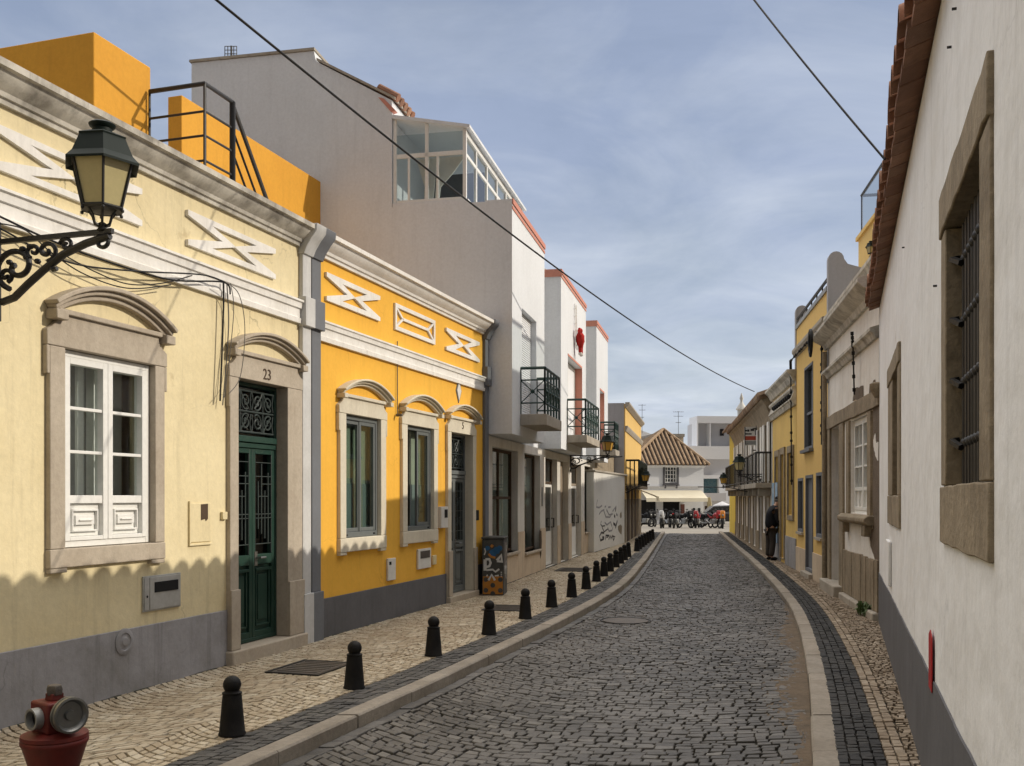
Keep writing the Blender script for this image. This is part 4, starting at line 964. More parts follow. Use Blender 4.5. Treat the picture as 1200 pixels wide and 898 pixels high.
# second glazed lantern on the roof between the oriels, and tiled roof edge at the gable
m = MB(); a, b = FO.s(640, -.9), FO.s(668, -.9)
for k in range(5): m.box(FO, lerp(a, b, k/4)-.04, lerp(a, b, k/4)+.04, -1.0, -.92, zp-.02, zp+.75)
m.box(FO, a, b, -1.0, -.9, zp+.75, zp+.82); g2 = m.build('roof_lantern', 'wood_white', white)
m = MB(); m.box(FO, a, b, -.97, -.96, zp, zp+.75); m.build('pane', 'glass_green', g2, smooth=0)
m = MB()
for k in range(5):
    s_ = .08+k*.2
    m.tube([FO.w(s_, -2.32, 8.56), FO.w(s_, -1.97, 8.36)], .075, 10)
m.build('roof', 'terracotta', white)
m = MB(); m.prof(FO, [(-2.07, 8.10), (-1.99, 8.12), (-2.2, 8.34), (-2.3, 8.37)], -.010, .10); m.build('flashing', 'salmon', white)

# red figure on a small rope ladder below the coping of the second oriel
c = FO.s(673); zt_ = FO.z(673, 357); lad = MB()
for d in (-.12, .12): lad.tube([FO.w(c+d, .03, zt_), FO.w(c+d, .05, zt_-1.05)], .012, 4)
for k in range(6): lad.tube([FO.w(c-.12, .035, zt_-.1-.17*k), FO.w(c+.12, .035, zt_-.1-.17*k)], .01, 4)
lad = lad.build('rope_ladder', 'cloth_white'); tag(lad, 'thin white rope ladder hanging on the second oriel', 'ladder')
zf_ = FO.z(674, 415); fig = thing('hanging_doll', 'stuffed red doll climbing the rope ladder on the white oriel', 'doll', FO.w(c, .06, zf_))
hgt = zt_-.62-zf_
m = MB(); b_ = Vector(FO.w(c, .14, zf_)); upv = Vector((0, 0, 1)); uu = Vector((FO.u.x, FO.u.y, 0))
m.tube([b_+uu*.10+upv*.66*.10, b_+uu*.06+upv*.66*.25, b_+upv*.66*.42, b_-uu*.02+upv*.66*.60, b_-uu*.02+upv*.66*.70], [.05, .065, .105, .105, .06], 10)
for sgn in (-1, 1): m.tube([b_+uu*(.10*sgn-.02)+upv*.66*.62, b_+uu*(.19*sgn)+upv*.66*.66, b_+uu*(.13*sgn)+upv*.66*.84], [.04, .036, .03], 7)
for sgn in (-1, 1): m.tube([b_+uu*(.06*sgn+.05)+upv*.66*.18, b_+uu*(.09*sgn+.09)+upv*.66*.02], [.05, .04], 7)
m.build('body', 'cloth_red', fig, smooth=80)
m = MB(); m.ball(b_-uu*.02+upv*.66*.78, .065, 10); m.build('head', 'cloth_red', fig, smooth=80)
m = MB(); m.tube([b_+uu*.03+upv*.66*.40, b_+uu*.03+upv*.66*.44], .115, 10)
for sgn in (-1, 1): m.ball(b_+uu*(.09*sgn+.10)-upv*.66*.02, .05, 8)
m.build('trim', 'cloth_white', fig, smooth=80)

# painted cabinet
cab_c = on(579, 15.55, 690); cs = .21*15.55/1.0*0
FCb = Fr((on(565, 15.5, 700).x, 15.5), u=(.97, -.10), n=(-.10, -.97))
cab = thing('utility_cabinet', 'dark utility cabinet covered in painted graffiti on the pavement', 'cabinet', FCb.w(.17, -.15, SW))
cw = .34; ch = 1.65-(632-HY)/FPX*15.5
m = MB(); m.box(FCb, 0, cw, -.52, 0, SW, ch); m.box(FCb, -.015, cw+.015, -.535, .015, ch+.001, ch+.035); m.build('body', 'cabinet', cab, bevel=.01)
m = MB(); m.box(FCb, cw+.002, cw+.008, -.48, -.05, SW+.25, ch-.06); m.build('side_panel', 'cabinet_side', cab)
m = MB(); m.box(FCb, .012, cw-.012, .001, .006, SW+.02, SW+.30); m.build('painted_foot', 'paint_orange_mark', cab)
m = MB()
for x, z in ((.06, .08), (.17, .16), (.29, .08), (.06, .25), (.29, .25), (.17, .03)): m.lathe(FCb.w(x, .0065, SW+z), [(.038, 0), (.038, .003)], 12, nmat(FCb))
m.build('painted_dots', 'cabinet', cab)
def ribbon(mb, F, pts, w, o, th=.004):
    pts = [Vector(p) for p in pts]; L_, R_ = [], []
    for i, p in enumerate(pts):
        t = (pts[min(i+1, len(pts)-1)]-pts[max(i-1, 0)]).normalized(); nn = Vector((-t.y, t.x))*w/2; L_.append(tuple(p+nn)); R_.append(tuple(p-nn))
    mb.strip(F, L_, R_, o, o+th)
m = MB(); X = lambda x, z: (x*cw, SW+z)
hh = ch-SW
ribbon(m, FCb, [X(.14, .44*hh), X(.14, .64*hh)], .05, .001); ribbon(m, FCb, [X(.16, .64*hh), X(.34, .645*hh), X(.40, .58*hh), X(.34, .52*hh), X(.16, .50*hh)], .04, .006)
ribbon(m, FCb, [X(.2, .45*hh), X(.5, .46*hh), X(.62, .42*hh), X(.8, .47*hh)], .03, .001)
ribbon(m, FCb, [X(.7, .62*hh), X(.9, .72*hh), X(.92, .60*hh), X(.7, .62*hh)], .05, .001)
ribbon(m, FCb, [X(.08, .26*hh), X(.25, .36*hh), X(.3, .27*hh)], .03, .001)
ribbon(m, FCb, [X(.3, .27*hh), X(.45, .37*hh), X(.6, .27*hh)], .035, .006); ribbon(m, FCb, [X(.6, .34*hh), X(.75, .36*hh), X(.7, .29*hh), X(.92, .30*hh)], .03, .001); ribbon(m, FCb, [X(.25, .245*hh), X(.92, .25*hh)], .03, .001)
ribbon(m, FCb, [X(.10, .72*hh), X(.16, .78*hh), X(.12, .84*hh)], .018, .001)
for k in range(5): ribbon(m, FCb, [X(.9, .42*hh-.03*k), X(.9, .405*hh-.03*k)], .02, .001)
m.build('painted_letters', 'paint_white_mark', cab, smooth=0)
m = MB()
for x, z, r in ((.5, .75, .065), (.68, .80, .06), (.82, .84, .045), (.25, .84, .04)): m.lathe(FCb.w(x*cw, .001, SW+z*hh), [(r, 0), (r, .004)], 7, nmat(FCb))
m.build('painted_patch', 'paint_blue_mark', cab)
m = MB(); ribbon(m, FCb, [X(.3, .74*hh), X(.42, .69*hh), X(.62, .67*hh)], .035, .006); ribbon(m, FCb, [X(.42, .86*hh), X(.5, .90*hh)], .04, .006); m.build('painted_stroke', 'paint_orange_mark', cab, smooth=0)
m = MB(); FCs = Fr((FCb.w(cw, 0, 0)[0], FCb.w(cw, 0, 0)[1]), u=-FCb.n, n=FCb.u)
for k in range(9):
    x = rnd.uniform(.08, .4); z = rnd.uniform(.4, .95)*hh; ribbon(m, FCs, [(x, SW+z), (x+rnd.uniform(-.07, .07), SW+z-.06), (x+rnd.uniform(-.1, .1), SW+z-.12)], .016, .009)
m.build('scrawl', 'paint_white_mark', cab, smooth=0)

# low white yard wall with faded scrawls
gw = thing('garden_wall', 'pale wall scrawled with black graffiti at the end of the white house', 'wall', FW.w(2.5, 0, 0)); gw['kind'] = 'thing'
ge_ = FW.s(734); zw = FW.z(697, 553)
m = MB(); m.box(FW, .0, ge_, -.22, 0, 0, zw); m.build('wall', 'white_wall', gw, bevel=.01)
m = MB(); m.box(FW, -.03, ge_+.03, -.26, .04, zw+.001, zw+.06); m.build('coping', 'concrete', gw, bevel=.01)
def wpx(x, y):   # zoomed crop 692..737 x 570..645 at 11.98
    px, py = 692+x/11.98, 570+y/11.98; return (FW.s(px), FW.z(px, py))
m = MB()
for st, w in (([(190, 655), (150, 650), (125, 700), (140, 760), (185, 740), (190, 715), (165, 715)], .06), ([(205, 750), (215, 690), (260, 690), (225, 720)], .05), ([(255, 745), (275, 690), (285, 735), (305, 690), (320, 750)], .05), ([(315, 700), (345, 710), (320, 760)], .05),
              ([(355, 290), (350, 350)], .10), ([(320, 520), (350, 545)], .08), ([(375, 485), (350, 580)], .09), ([(150, 490), (140, 530), (160, 560), (200, 555)], .035), ([(160, 570), (190, 640), (240, 600)], .035), ([(330, 410), (345, 430)], .08), ([(365, 390), (375, 410)], .07)):
    ribbon(m, FW, [wpx(*p) for p in st], w, .002)
m.build('graffiti', 'ink', gw, smooth=0)
m = MB()
for st in ([(95, 190), (80, 290), (120, 300), (160, 270)], [(185, 340), (215, 430), (270, 435), (300, 380)], [(120, 390), (150, 350), (190, 330)], [(200, 290), (215, 280)], [(250, 295), (280, 290)], [(200, 510), (230, 540), (280, 500), (300, 560)], [(240, 580), (260, 630), (300, 620), (310, 580)], [(310, 350), (330, 320), (360, 280)], [(225, 330), (260, 400), (310, 390)]):
    ribbon(m, FW, [wpx(*p) for p in st], .05, .002)
m.build('faded_graffiti', 'ink_faint', gw, smooth=0)
m = MB(); m.poly(FW, [wpx(x, y) for x, y in ((385, 560), (420, 535), (440, 560), (437, 620), (432, 675), (415, 660), (390, 615))], .001, .006); m.poly(FW, [wpx(x, y) for x, y in ((415, 380), (430, 355), (438, 420), (428, 450), (412, 430))], .001, .006); islands(m, 'bare_patch', 'stone_old', gw, smooth=0)

# ---- houses further along on the left
old = thing('tile_roof_cottage', 'small brown old house squeezed behind the scrawled wall', 'house', FW.w(3, -2, 0))
m = MB(); m.box(FW, .6, ge_+.3, -4, -.35, 0, FW.z(720, 527, -.4)); m.build('wall', 'stone_old', old)
m = MB(); m.prof(FW, [(-.2, FW.z(720, 526, -.4)), (-.2, FW.z(720, 524, -.4)), (-2.2, FW.z(720, 512, -.4)), (-4.2, FW.z(720, 524, -.4)), (-4.2, FW.z(720, 526, -.4))], .5, ge_+.4); m.build('roof', 'terracotta_old', old)
yb = thing('far_yellow_house', 'tall grey sided house with a yellow street front beyond the scrawled wall', 'house', FY.w(3, 0, 0))
z_ = FY.z(739, 481); s_end = FY.s(750.5)
m = MB(); m.box(FY, 0, s_end, -5, -.01, 0, z_-.02); m.build('wall', 'grey_render', yb)
m = MB(); m.box(FY, .02, s_end, -.009, .03, FY.z(740, 585), z_-.05); m.build('front', 'yellow_flat', yb)
m = MB(); m.box(FY, .0, s_end, -.009, .035, 0, FY.z(740, 585)-.003); m.build('ground_floor', 'stone_old', yb)
m = MB()
for zz_, d in ((z_-.06, .18), (FY.z(741, 510), .12)): m.prof(FY, [(.031, zz_-.12), (.06, zz_-.12), (d, zz_), (d, zz_+.06), (.031, zz_+.06)], -.05, s_end+.05)
m.build('cornice', 'concrete', yb)
m = MB()
for a, b, t in ((.8, 1.9, 2.35), (2.9, 3.9, 2.35), (4.8, 5.7, 2.35)): m.box(FY, a, b, .036, .05, SW, 2.0)
islands(m, 'shop_door', 'wood_brown', yb)
m = MB(); a, b = FY.s(742.5, .3), FY.s(753, .3); zb_ = FY.z(746, 571)
m.box(FY, a, b, .036, .5, zb_-.1, zb_)
bl = m.build('balcony', 'stone_old', yb)
m = MB(); zt_ = zb_+.85
for k in range(12): m.tube([FY.w(lerp(a, b, k/11), .47, zb_), FY.w(lerp(a, b, k/11), .47, zt_)], .022, 4)
for k in range(4): m.tube([FY.w(a, lerp(.04, .47, k/3), zb_), FY.w(a, lerp(.04, .47, k/3), zt_)], .022, 4)
m.tube([FY.w(a, .04, zt_), FY.w(a, .47, zt_), FY.w(b, .47, zt_)], .035, 5); m.build('balcony_railing', 'iron_green', bl)
aw = MB(); s0, s1 = FY.s(745, .5), FY.s(757.5, .9)
aw.prof(FY, [(.03, 1.95), (.03, 1.99), (.85, 1.66), (.87, 1.46), (.84, 1.46), (.82, 1.62)], 6.0, 7.9); tag(aw.build('shop_awning', 'awning', smooth=0), 'short beige awning over the far shop by the yellow balcony', 'awning')
exec_part2 = True
# ---- PART 3
# ------------------------------------------------------------------ right row
# near white wall with the tiled eave
rw = thing('white_cottage', 'low white house with a tiled eave and barred window right beside the viewer', 'house', FR.w(5, 0, 0))
RA, RB = -3.0, FR.s(1030.5); RZ = 4.0
n0, n1 = FR.s(1165), FR.s(1106); i0, i1 = FR.s(1152), FR.s(1111)       # near/far edges of the barred window's stone and opening
wz0, wz1 = 1.70, 2.84; wt, wb = 3.03, 1.44
p0, p1 = FR.s(1056), FR.s(1042); q0, q1 = FR.s(1053), FR.s(1047)
pz0, pz1, pt, pb = 1.66, 2.72, 2.89, 1.39
m = MB(); wall_panel(m, FR, RA, RB, 0, RZ, [(n0+.01, n1-.01, wb+.01, wt-.01), (p0+.01, p1-.01, pb+.01, pt-.01)], .45)
for a in (RA, RB): m.add([FR.w(a, 0, 0), FR.w(a, -6, 0), FR.w(a, -6, RZ+.9), FR.w(a, -3, RZ+.95), FR.w(a, 0, RZ)], [(0, 1, 2, 3, 4)])
m.add([FR.w(RA, -6, 0), FR.w(RB, -6, 0), FR.w(RB, -6, RZ+.9), FR.w(RA, -6, RZ+.9)], [(0, 1, 2, 3)])
m.build('wall', 'white_rough', rw, smooth=0)
def wavy_plinth(F, s0, s1, th, zt_, a, name, mat, parent):
    n = max(3, int((s1-s0)/.12)); zz_ = 0; top = []
    for k in range(n+1):
        zz_ = zz_*.85+rnd.uniform(-a, a); top.append((lerp(s0, s1, k/n), zt_+zz_))
    q = MB(); q.strip(F, [(x, 0) for x, z in top], top, 0, th); return q.build(name, mat, parent)
wavy_plinth(FR, RA, RB, .010, .71, .004, 'plinth', 'plinth_dark', rw)
def jitter_box(mb, F, s0, s1, o0, o1, z0, z1, n=7, a=.006):
    """stone with slightly wavering edges"""
    vert = (z1-z0) > (s1-s0)
    L_, R_ = [], []
    for k in range(n+1):
        t = k/n
        if vert: L_.append((s0+rnd.uniform(-a, a), lerp(z0, z1, t))); R_.append((s1+rnd.uniform(-a, a), lerp(z0, z1, t)))
        else: L_.append((lerp(s0, s1, t), z0+rnd.uniform(-a, a))); R_.append((lerp(s0, s1, t), z1+rnd.uniform(-a, a)))
    mb.strip(F, L_, R_, o0, o1)
def old_window(F, house, n0, n1, i0, i1, wt, wb, wz1, wz0, depth=.45):
    m = MB()
    jitter_box(m, F, n0, i0, -depth, .012, wz0, wz1); jitter_box(m, F, i1, n1, -depth, .012, wz0, wz1)
    jitter_box(m, F, n0, n1, -depth, .022, wz1+.003, wt, 12, .010); jitter_box(m, F, n0, n1, -depth, .018, wb, wz0-.003, 9, .005)
    return m.build('surround', 'stone_old', house, bevel=.006)
old_window(FR, rw, n0, n1, i0, i1, wt, wb, wz1, wz0); old_window(FR, rw, p0, p1, q0, q1, pt, pb, pz1, pz0)
g = MB(); o_ = -.065
for k in range(11): a = lerp(i0, i1, (k+.6)/11.2); g.tube([FR.w(a, o_, wz0), FR.w(a, o_, wz1)], .016, 6)
for k in range(4):
    z = lerp(wz0, wz1, .16+.235*k); g.tube([FR.w(i0, o_-.012, z), FR.w(i1, o_-.012, z)], .011, 5)
    for j in range(11): a = lerp(i0, i1, (j+.6)/11.2); g.ball(FR.w(a, o_, z), .026, 8)
    g.tube([FR.w(i1-.08, o_+.02, z-.02), FR.w(i1-.02, o_+.05, z+.01), FR.w(i1+.01, o_+.02, z+.02)], .016, 5)
g.build('window_grille', 'iron', rw, smooth=60)
w = MB(); w.frame(FR, i0+.01, i1-.01, wz0+.005, wz1-.005, -.30, -.24, .06); w.box(FR, (i0+i1)/2-.03, (i0+i1)/2+.03, -.299, -.241, wz0+.06, wz1-.06); w = w.build('window', 'wood_green', rw)
m = MB(); m.box(FR, i0+.06, i1-.06, -.28, -.27, wz0+.06, wz1-.06); m.build('pane', 'glass_dark', w, smooth=0)
w = MB(); w.frame(FR, q0+.01, q1-.01, pz0+.005, pz1-.005, -.30, -.24, .06); w.box(FR, q0+.06, q1-.06, -.28, -.26, pz0+.06, pz1-.06); w.build('window', 'wood_brown', rw)
m = MB(); a, b = FR.s(1045), FR.s(1041.5); m.box(FR, a, b, .001, .03, FR.z(1043, 684), FR.z(1043, 633)); m.build('wall_plate', 'white_rough', rw, bevel=.01)
# eave: a course of clay channel tiles, their ends over the street, on flat under-tiles
m = MB(); us = MB(); tp = .245; k = RA
E_R = .105; slope = .30
while k < RB:
    jz = rnd.uniform(-.006, .006); jo = rnd.uniform(-.012, .012)
    # cover tile (convex up)
    n = 8; vs = []; lay = []
    for (o, zc) in ((.165+jo, RZ+.02), (-.55, RZ+.02+.715*slope)):
        for rr in (E_R, E_R-.016):
            for j in range(n+1):
                an = math.pi*j/n; vs.append(FR.w(k+tp/2-rr*math.cos(an), o, zc+jz+rr*math.sin(an)*1.2))
    N1 = n+1; fs = []
    for j in range(n): fs += [(j, j+1, 2*N1+j+1, 2*N1+j), (N1+j, 3*N1+j, 3*N1+j+1, N1+j+1), (j, N1+j, N1+j+1, j+1), (2*N1+j, 2*N1+j+1, 3*N1+j+1, 3*N1+j)]
    fs += [(0, 2*N1, 3*N1, N1), (n, N1+n, 3*N1+n, 2*N1+n)]
    m.add(vs, fs)
    # under board tile below the channel
    us.prof(FR, [(.13+jo, RZ-.03+jz), (.13+jo, RZ+.012+jz), (-.3, RZ+.012+.47*slope), (-.3, RZ-.03+.47*slope)], k+.008, k+tp-.008)
    k += tp
m.build('roof', 'terracotta', rw, smooth=50); us.build('eave', 'tile_under', rw, smooth=0)
m = MB(); m.prof(FR, [(-.2, RZ+.05), (-.2, RZ+.10), (-3.0, RZ+.98), (-6.2, RZ+.25), (-6.2, RZ+.18), (-3.0, RZ+.90)], RA, RB); m.build('roof_slope', 'terracotta', rw, smooth=0)
m = MB()
for (px, py) in ((1098, 335), (1121, 10), (1115, 55), (1060, 290)):
    c = FR.w(FR.s(px), .0, FR.z(px, py)); m.tube([c, Vector(c)+Vector((FR.n.x, FR.n.y, 0))*.018], .006, 5)
islands(m, 'wall_hook', 'iron', rw)
rs = MB(); a, b = FR.s(1095.8), FR.s(1092.2); z0_, z1_ = .655, .965
rs.poly(FR, [(a, z0_), (b, z0_), (b, z1_-.03), ((a+b)/2, z1_), (a, z1_-.03)], .0115, .017)
tag(rs.build('red_plate', 'red_sign', bevel=.003), 'small plain red plate on the white wall just above its dark base', 'sign')

# old white house with peeling render
h2 = thing('weathered_house', 'weathered white house with a heavy cornice and peeling plaster round its window', 'house', F2.w(2, 0, 0))
HB = F2.s(970)
dd0, dd1 = F2.s(985.5), F2.s(974.5); dz1 = F2.z(980, 500); ww0, ww1 = F2.s(1019), F2.s(997); wz1 = F2.z(1019, 483); wz0 = F2.z(1019, 604)
ZC = F2.z(970, 400); ZPAR = F2.z(970, 376); ZS = F2.z(970, 441)
m = MB(); wall_panel(m, F2, 0, HB, 0, ZPAR-.05, [(dd0+.01, dd1-.01, 0, dz1-.01), (ww0+.01, ww1-.01, wz0+.01, wz1-.01)], .35); shell(m, F2, 0, HB, 0, ZPAR-.05, 0, -6)
m.build('wall', 'weathered', h2, smooth=0)
m = MB(); ST = lambda z: z
m.prof(F2, [(0, ZC-.16), (.05, ZC-.16), (.08, ZC-.08), (.20, ZC-.02), (.26, ZC+.04), (.26, ZC+.09), (0, ZC+.14)], -.01, HB+.05); m.build('cornice', 'moulding_old', h2, smooth=20)
m = MB(); m.prof(F2, [(0, ZS-.07), (.04, ZS-.07), (.07, ZS-.01), (.11, ZS+.02), (.11, ZS+.06), (0, ZS+.09)], -.01, HB+.02); m.build('string_course', 'moulding_old', h2, smooth=20)
m = MB(); m.prof(F2, [(.02, ZPAR-.12), (.06, ZPAR-.03), (.08, ZPAR-.01), (.08, ZPAR+.04), (-.2, ZPAR+.04), (-.2, ZPAR-.049), (.001, ZPAR-.049), (.001, ZPAR-.12)], -.01, HB+.02); m.build('parapet_coping', 'moulding_old', h2, smooth=20)
m = MB(); zl0, zl1 = F2.z(1020, 482), F2.z(1020, 462); zl0 += .0
dw0, dw1 = F2.s(990), F2.s(971.5)
jitter_box(m, F2, dw0, dd0, -.35, .035, SW, dz1); jitter_box(m, F2, dd1, dw1, -.35, .035, SW, dz1)
jitter_box(m, F2, F2.s(1033), dw1, -.02, .045, dz1+.002, dz1+.21, 12, .008)
m.build('door_surround', 'stone_old', h2, bevel=.006)
m = MB(); 
jitter_box(m, F2, F2.s(1023), ww0, -.30, .035, wz0, wz1); jitter_box(m, F2, ww1, F2.s(994), -.30, .035, wz0, wz1); 
islands(m, 'jamb', 'stone_old', h2, bevel=.006)
m = MB(); m.prof(F2, [(-.3, wz0-.13), (.10, wz0-.13), (.14, wz0-.09), (.14, wz0-.04), (.08, wz0-.002), (-.3, wz0-.002)], F2.s(1025), F2.s(992)); m.box(F2, F2.s(1022), F2.s(1018), .0, .10, wz0-.28, wz0-.131); m.box(F2, F2.s(995.5), F2.s(993.5), .0, .10, wz0-.28, wz0-.131); m.build('window_sill', 'stone_old', h2, bevel=.012)
w = MB(); w.frame(F2, ww0+.003, ww1-.003, wz0+.003, wz1-.003, -.14, -.05, .05); w = w.build('window', 'wood_white', h2)
mid = (ww0+ww1)/2
for a, b in ((ww0+.055, mid-.003), (mid+.003, ww1-.055)):
    m = MB(); m.frame(F2, a, b, wz0+.055, wz1-.055, -.12, -.04, .045); lz = lerp(wz0, wz1, .26)
    m.box(F2, a+.045, b-.045, -.11, -.045, lz-.025, lz+.025); m.box(F2, a+.046, b-.046, -.10, -.07, wz0+.1, lz-.026)
    for kk in (1, 2): zz_ = lerp(lz+.025, wz1-.1, kk/3); m.box(F2, a+.046, b-.046, -.10, -.05, zz_-.013, zz_+.013)
    m.box(F2, (a+b)/2-.012, (a+b)/2+.012, -.105, -.048, wz0+.1, wz1-.1)
    m.build('casement', 'wood_white', w, bevel=.003)
    m = MB(); m.box(F2, a+.04, b-.04, -.09, -.083, lz+.02, wz1-.09); m.build('pane', 'glass', w, smooth=0)
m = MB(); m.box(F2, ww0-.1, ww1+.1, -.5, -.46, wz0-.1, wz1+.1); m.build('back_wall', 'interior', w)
m = MB(); m.box(F2, dd0+.003, dd1-.003, -.22, -.17, SW+.2, dz1-.003)
for kk in range(2):
    for z0_, z1_ in ((.4, 1.1), (1.25, 2.1)): a = lerp(dd0, dd1, kk/2)+.07; m.box(F2, a, a+(dd1-dd0)/2-.14, -.17, -.155, z0_, z1_)
m.build('door', 'wood_brown', h2, bevel=.005)
m = MB(); m.box(F2, F2.s(989), F2.s(971.5), -.34, .16, 0, SW+.17); m.build('door_step', 'concrete', h2, bevel=.02)
# boarded plinth
m = MB(); n = 14; a0, a1 = F2.s(1031)-.0, F2.s(990.5)
for kk in range(n): a, b = lerp(a0, a1, kk/n), lerp(a0, a1, (kk+1)/n); m.box(F2, a+.004, b-.004, .001, .03+rnd.uniform(0, .012), SW+.10, F2.z(1015, 652)+rnd.uniform(-.01, .01))
m.build('plinth', 'stone_old', h2, bevel=.004); 
m = MB(); m.box(F2, a0, a1, .001, .10, 0, SW+.095); m.build('foot_ledge', 'concrete', h2, bevel=.02)
# where the render fell off
def blob(F, px_pts, o=.002, th=.01):
    mb = MB(); out = []
    P_ = [(F.s(x), F.z(x, y)) for x, y in px_pts]
    for i in range(len(P_)):
        a, b = P_[i], P_[(i+1) % len(P_)]
        for t in range(4):
            f = t/4; out.append((lerp(a[0], b[0], f)+rnd.uniform(-.02, .02)*(t > 0), lerp(a[1], b[1], f)+rnd.uniform(-.02, .02)*(t > 0)))
    mb.poly(F, out, o, o+th); return mb
islands_ = [((1024, 470), (1032, 455), (1033, 660), (1031, 670), (1026, 655), (1021, 640), (1020, 625), (1024, 620)), ((1018, 480), (1020, 452), (1026, 445), (1027, 470)), ((1000, 470), (1003, 455), (1012, 452), (1012, 466))]
for P_ in islands_: blob(F2, P_).build('bare_plaster', 'bare_mortar', h2, smooth=0)
blob(F2, ((1025, 515), (1027, 508), (1028.5, 520), (1031, 518), (1030.5, 540), (1028, 536), (1026, 528)), .013, .004).build('plaster_remnant', 'weathered', h2, smooth=0)
m = MB(); c = F2.s(1032.5); m.lathe(F2.w(c, .05, F2.z(1032, 455)), [(.03, -.12), (.07, -.05), (.09, 0), (.09, .05), (.05, .07)], 10); m.build('downpipe_head', 'stone_old', h2)
m = MB(); m.tube([F2.w(HB-.12, .07, SW), F2.w(HB-.12, .07, ZC-.2)], .045, 8); m.build('downpipe', 'stone_old', h2, smooth=60)

# yellow two-storey house
h3 = thing('yellow_two_storey_house', 'flat yellow two storey house with one tall upper window and grey side wall', 'house', F3.w(2, 0, 0))
H3B = F3.s(932.5); zc3 = F3.z(968, 376); zp3 = F3.z(968.5, 326)
u0, u1 = F3.s(953), F3.s(943); uz1, uz0 = F3.z(953, 423), F3.z(953, 525)
lo = [(F3.s(964), F3.s(957), F3.z(964, 631), F3.z(964, 553)), (F3.s(953), F3.s(944.5), SW+.1, F3.z(953, 556)), (F3.s(941.5), F3.s(935.5), F3.z(941, 624), F3.z(941, 560))]
m = MB(); wall_panel(m, F3, .0, H3B, 0, zp3-.25, [(u0, u1, uz0, uz1)]+lo, .22); m.build('wall', 'yellow_flat', h3, smooth=0)
m = MB()
for a in (0.0, H3B): m.add([F3.w(a, 0, 0), F3.w(a, -5, 0), F3.w(a, -5, zp3), F3.w(a, 0, zp3-.25)], [(0, 1, 2, 3)])
m.add([F3.w(0, -.002, zp3-.25), F3.w(H3B, -.002, zp3-.25), F3.w(H3B, -5, zp3-.25), F3.w(0, -5, zp3-.25)], [(0, 1, 2, 3)])
m.build('side_wall', 'grey_render', h3, smooth=0)
# party wall with its rounded front horn
m = MB(); z9 = F3.z(968.5, 300)
def horn(a, a1, zt_, dpt):
    pts = [(.02, 3.6), (.02, zt_-.28)]+[(.02-.0-.13+.13*math.cos(t), zt_-.13+.13*math.sin(t)) for t in [math.pi*k/8 for k in range(9)]]+[(-.30, zt_-.22), (-.55, zt_-.30), (-1.0, zt_-.27), (-1.7, zt_-.12), (-dpt, zt_+.0), (-dpt, 3.6)]
    m.prof(F3, pts, a, a1)
horn(-.16, -.005, z9, 4.5); horn(H3B-.14, H3B+.02, F3.z(935, 356), 2.5); islands(m, 'party_wall', 'grey_render', h3, smooth=0)
m = MB(); m.prof(F3, [(.001, zc3-.12), (.05, zc3-.1), (.10, zc3-.02), (.10, zc3+.04), (.001, zc3+.06)], 0, H3B-.15); m.build('cornice', 'concrete', h3, smooth=20)
m = MB(); m.box(F3, 0.0, H3B-.15, -.12, .03, zp3-.249, zp3-.17); m.build('parapet_coping', 'steel_dull', h3)
m = MB(); m.tube([F3.w(.05, -.02, zp3-.02), F3.w(H3B-.2, -.02, zp3-.02)], .03, 6)
for k in range(7): a = lerp(.05, H3B-.2, k/6); m.tube([F3.w(a, -.02, zp3-.18), F3.w(a, -.02, zp3-.02)], .015, 5)
m.build('roof_railing', 'iron', h3)
w = MB(); w.frame(F3, u0+.004, u1-.004, uz0+.004, uz1-.004, -.10, .012, .05); w.box(F3, u0+.055, u1-.055, -.09, -.03, lerp(uz0, uz1, .42), lerp(uz0, uz1, .42)+.05); w.box(F3, u0-.05, u1+.05, .0, .09, uz0-.06, uz0-.001); w = w.build('window', 'paint_slate', h3)
m = MB(); m.box(F3, u0+.05, u1-.05, -.07, -.06, uz0+.05, uz1-.05); m.build('pane', 'glass_dark', w, smooth=0)
for i, (a, b, c, d) in enumerate(lo):
    w = MB(); w.frame(F3, a+.004, b-.004, c, d-.004, -.12, .015, .06); 
    if i == 1: w.box(F3, a+.06, b-.06, -.08, -.04, c+.05, d-.05)
    w = w.build('door' if i == 1 else 'window', 'paint_slate', h3)
    if i != 1:
        m = MB(); m.box(F3, a+.05, b-.05, -.05, -.04, c+.05, d-.05); m.build('pane', 'glass_dark', w, smooth=0)
        m = MB(); m.box(F3, a-.04, b+.04, -.1, .05, c-.05, c-.001); m.build('window_sill', 'concrete', w)
m = MB(); e = [0, lo[1][0], lo[1][1], H3B]; zpl = F3.z(960, 650)
m.box(F3, e[0], e[1]-.003, .001, .02, 0, zpl); m.box(F3, e[2]+.003, e[3], .001, .02, 0, zpl); islands(m, 'plinth', 'shop_beige', h3, bevel=.004)
m = MB(); m.box(F3, lo[1][0]-.08, lo[1][1]+.08, -.2, .10, 0, SW+.09); m.build('door_step', 'concrete', h3, bevel=.01)
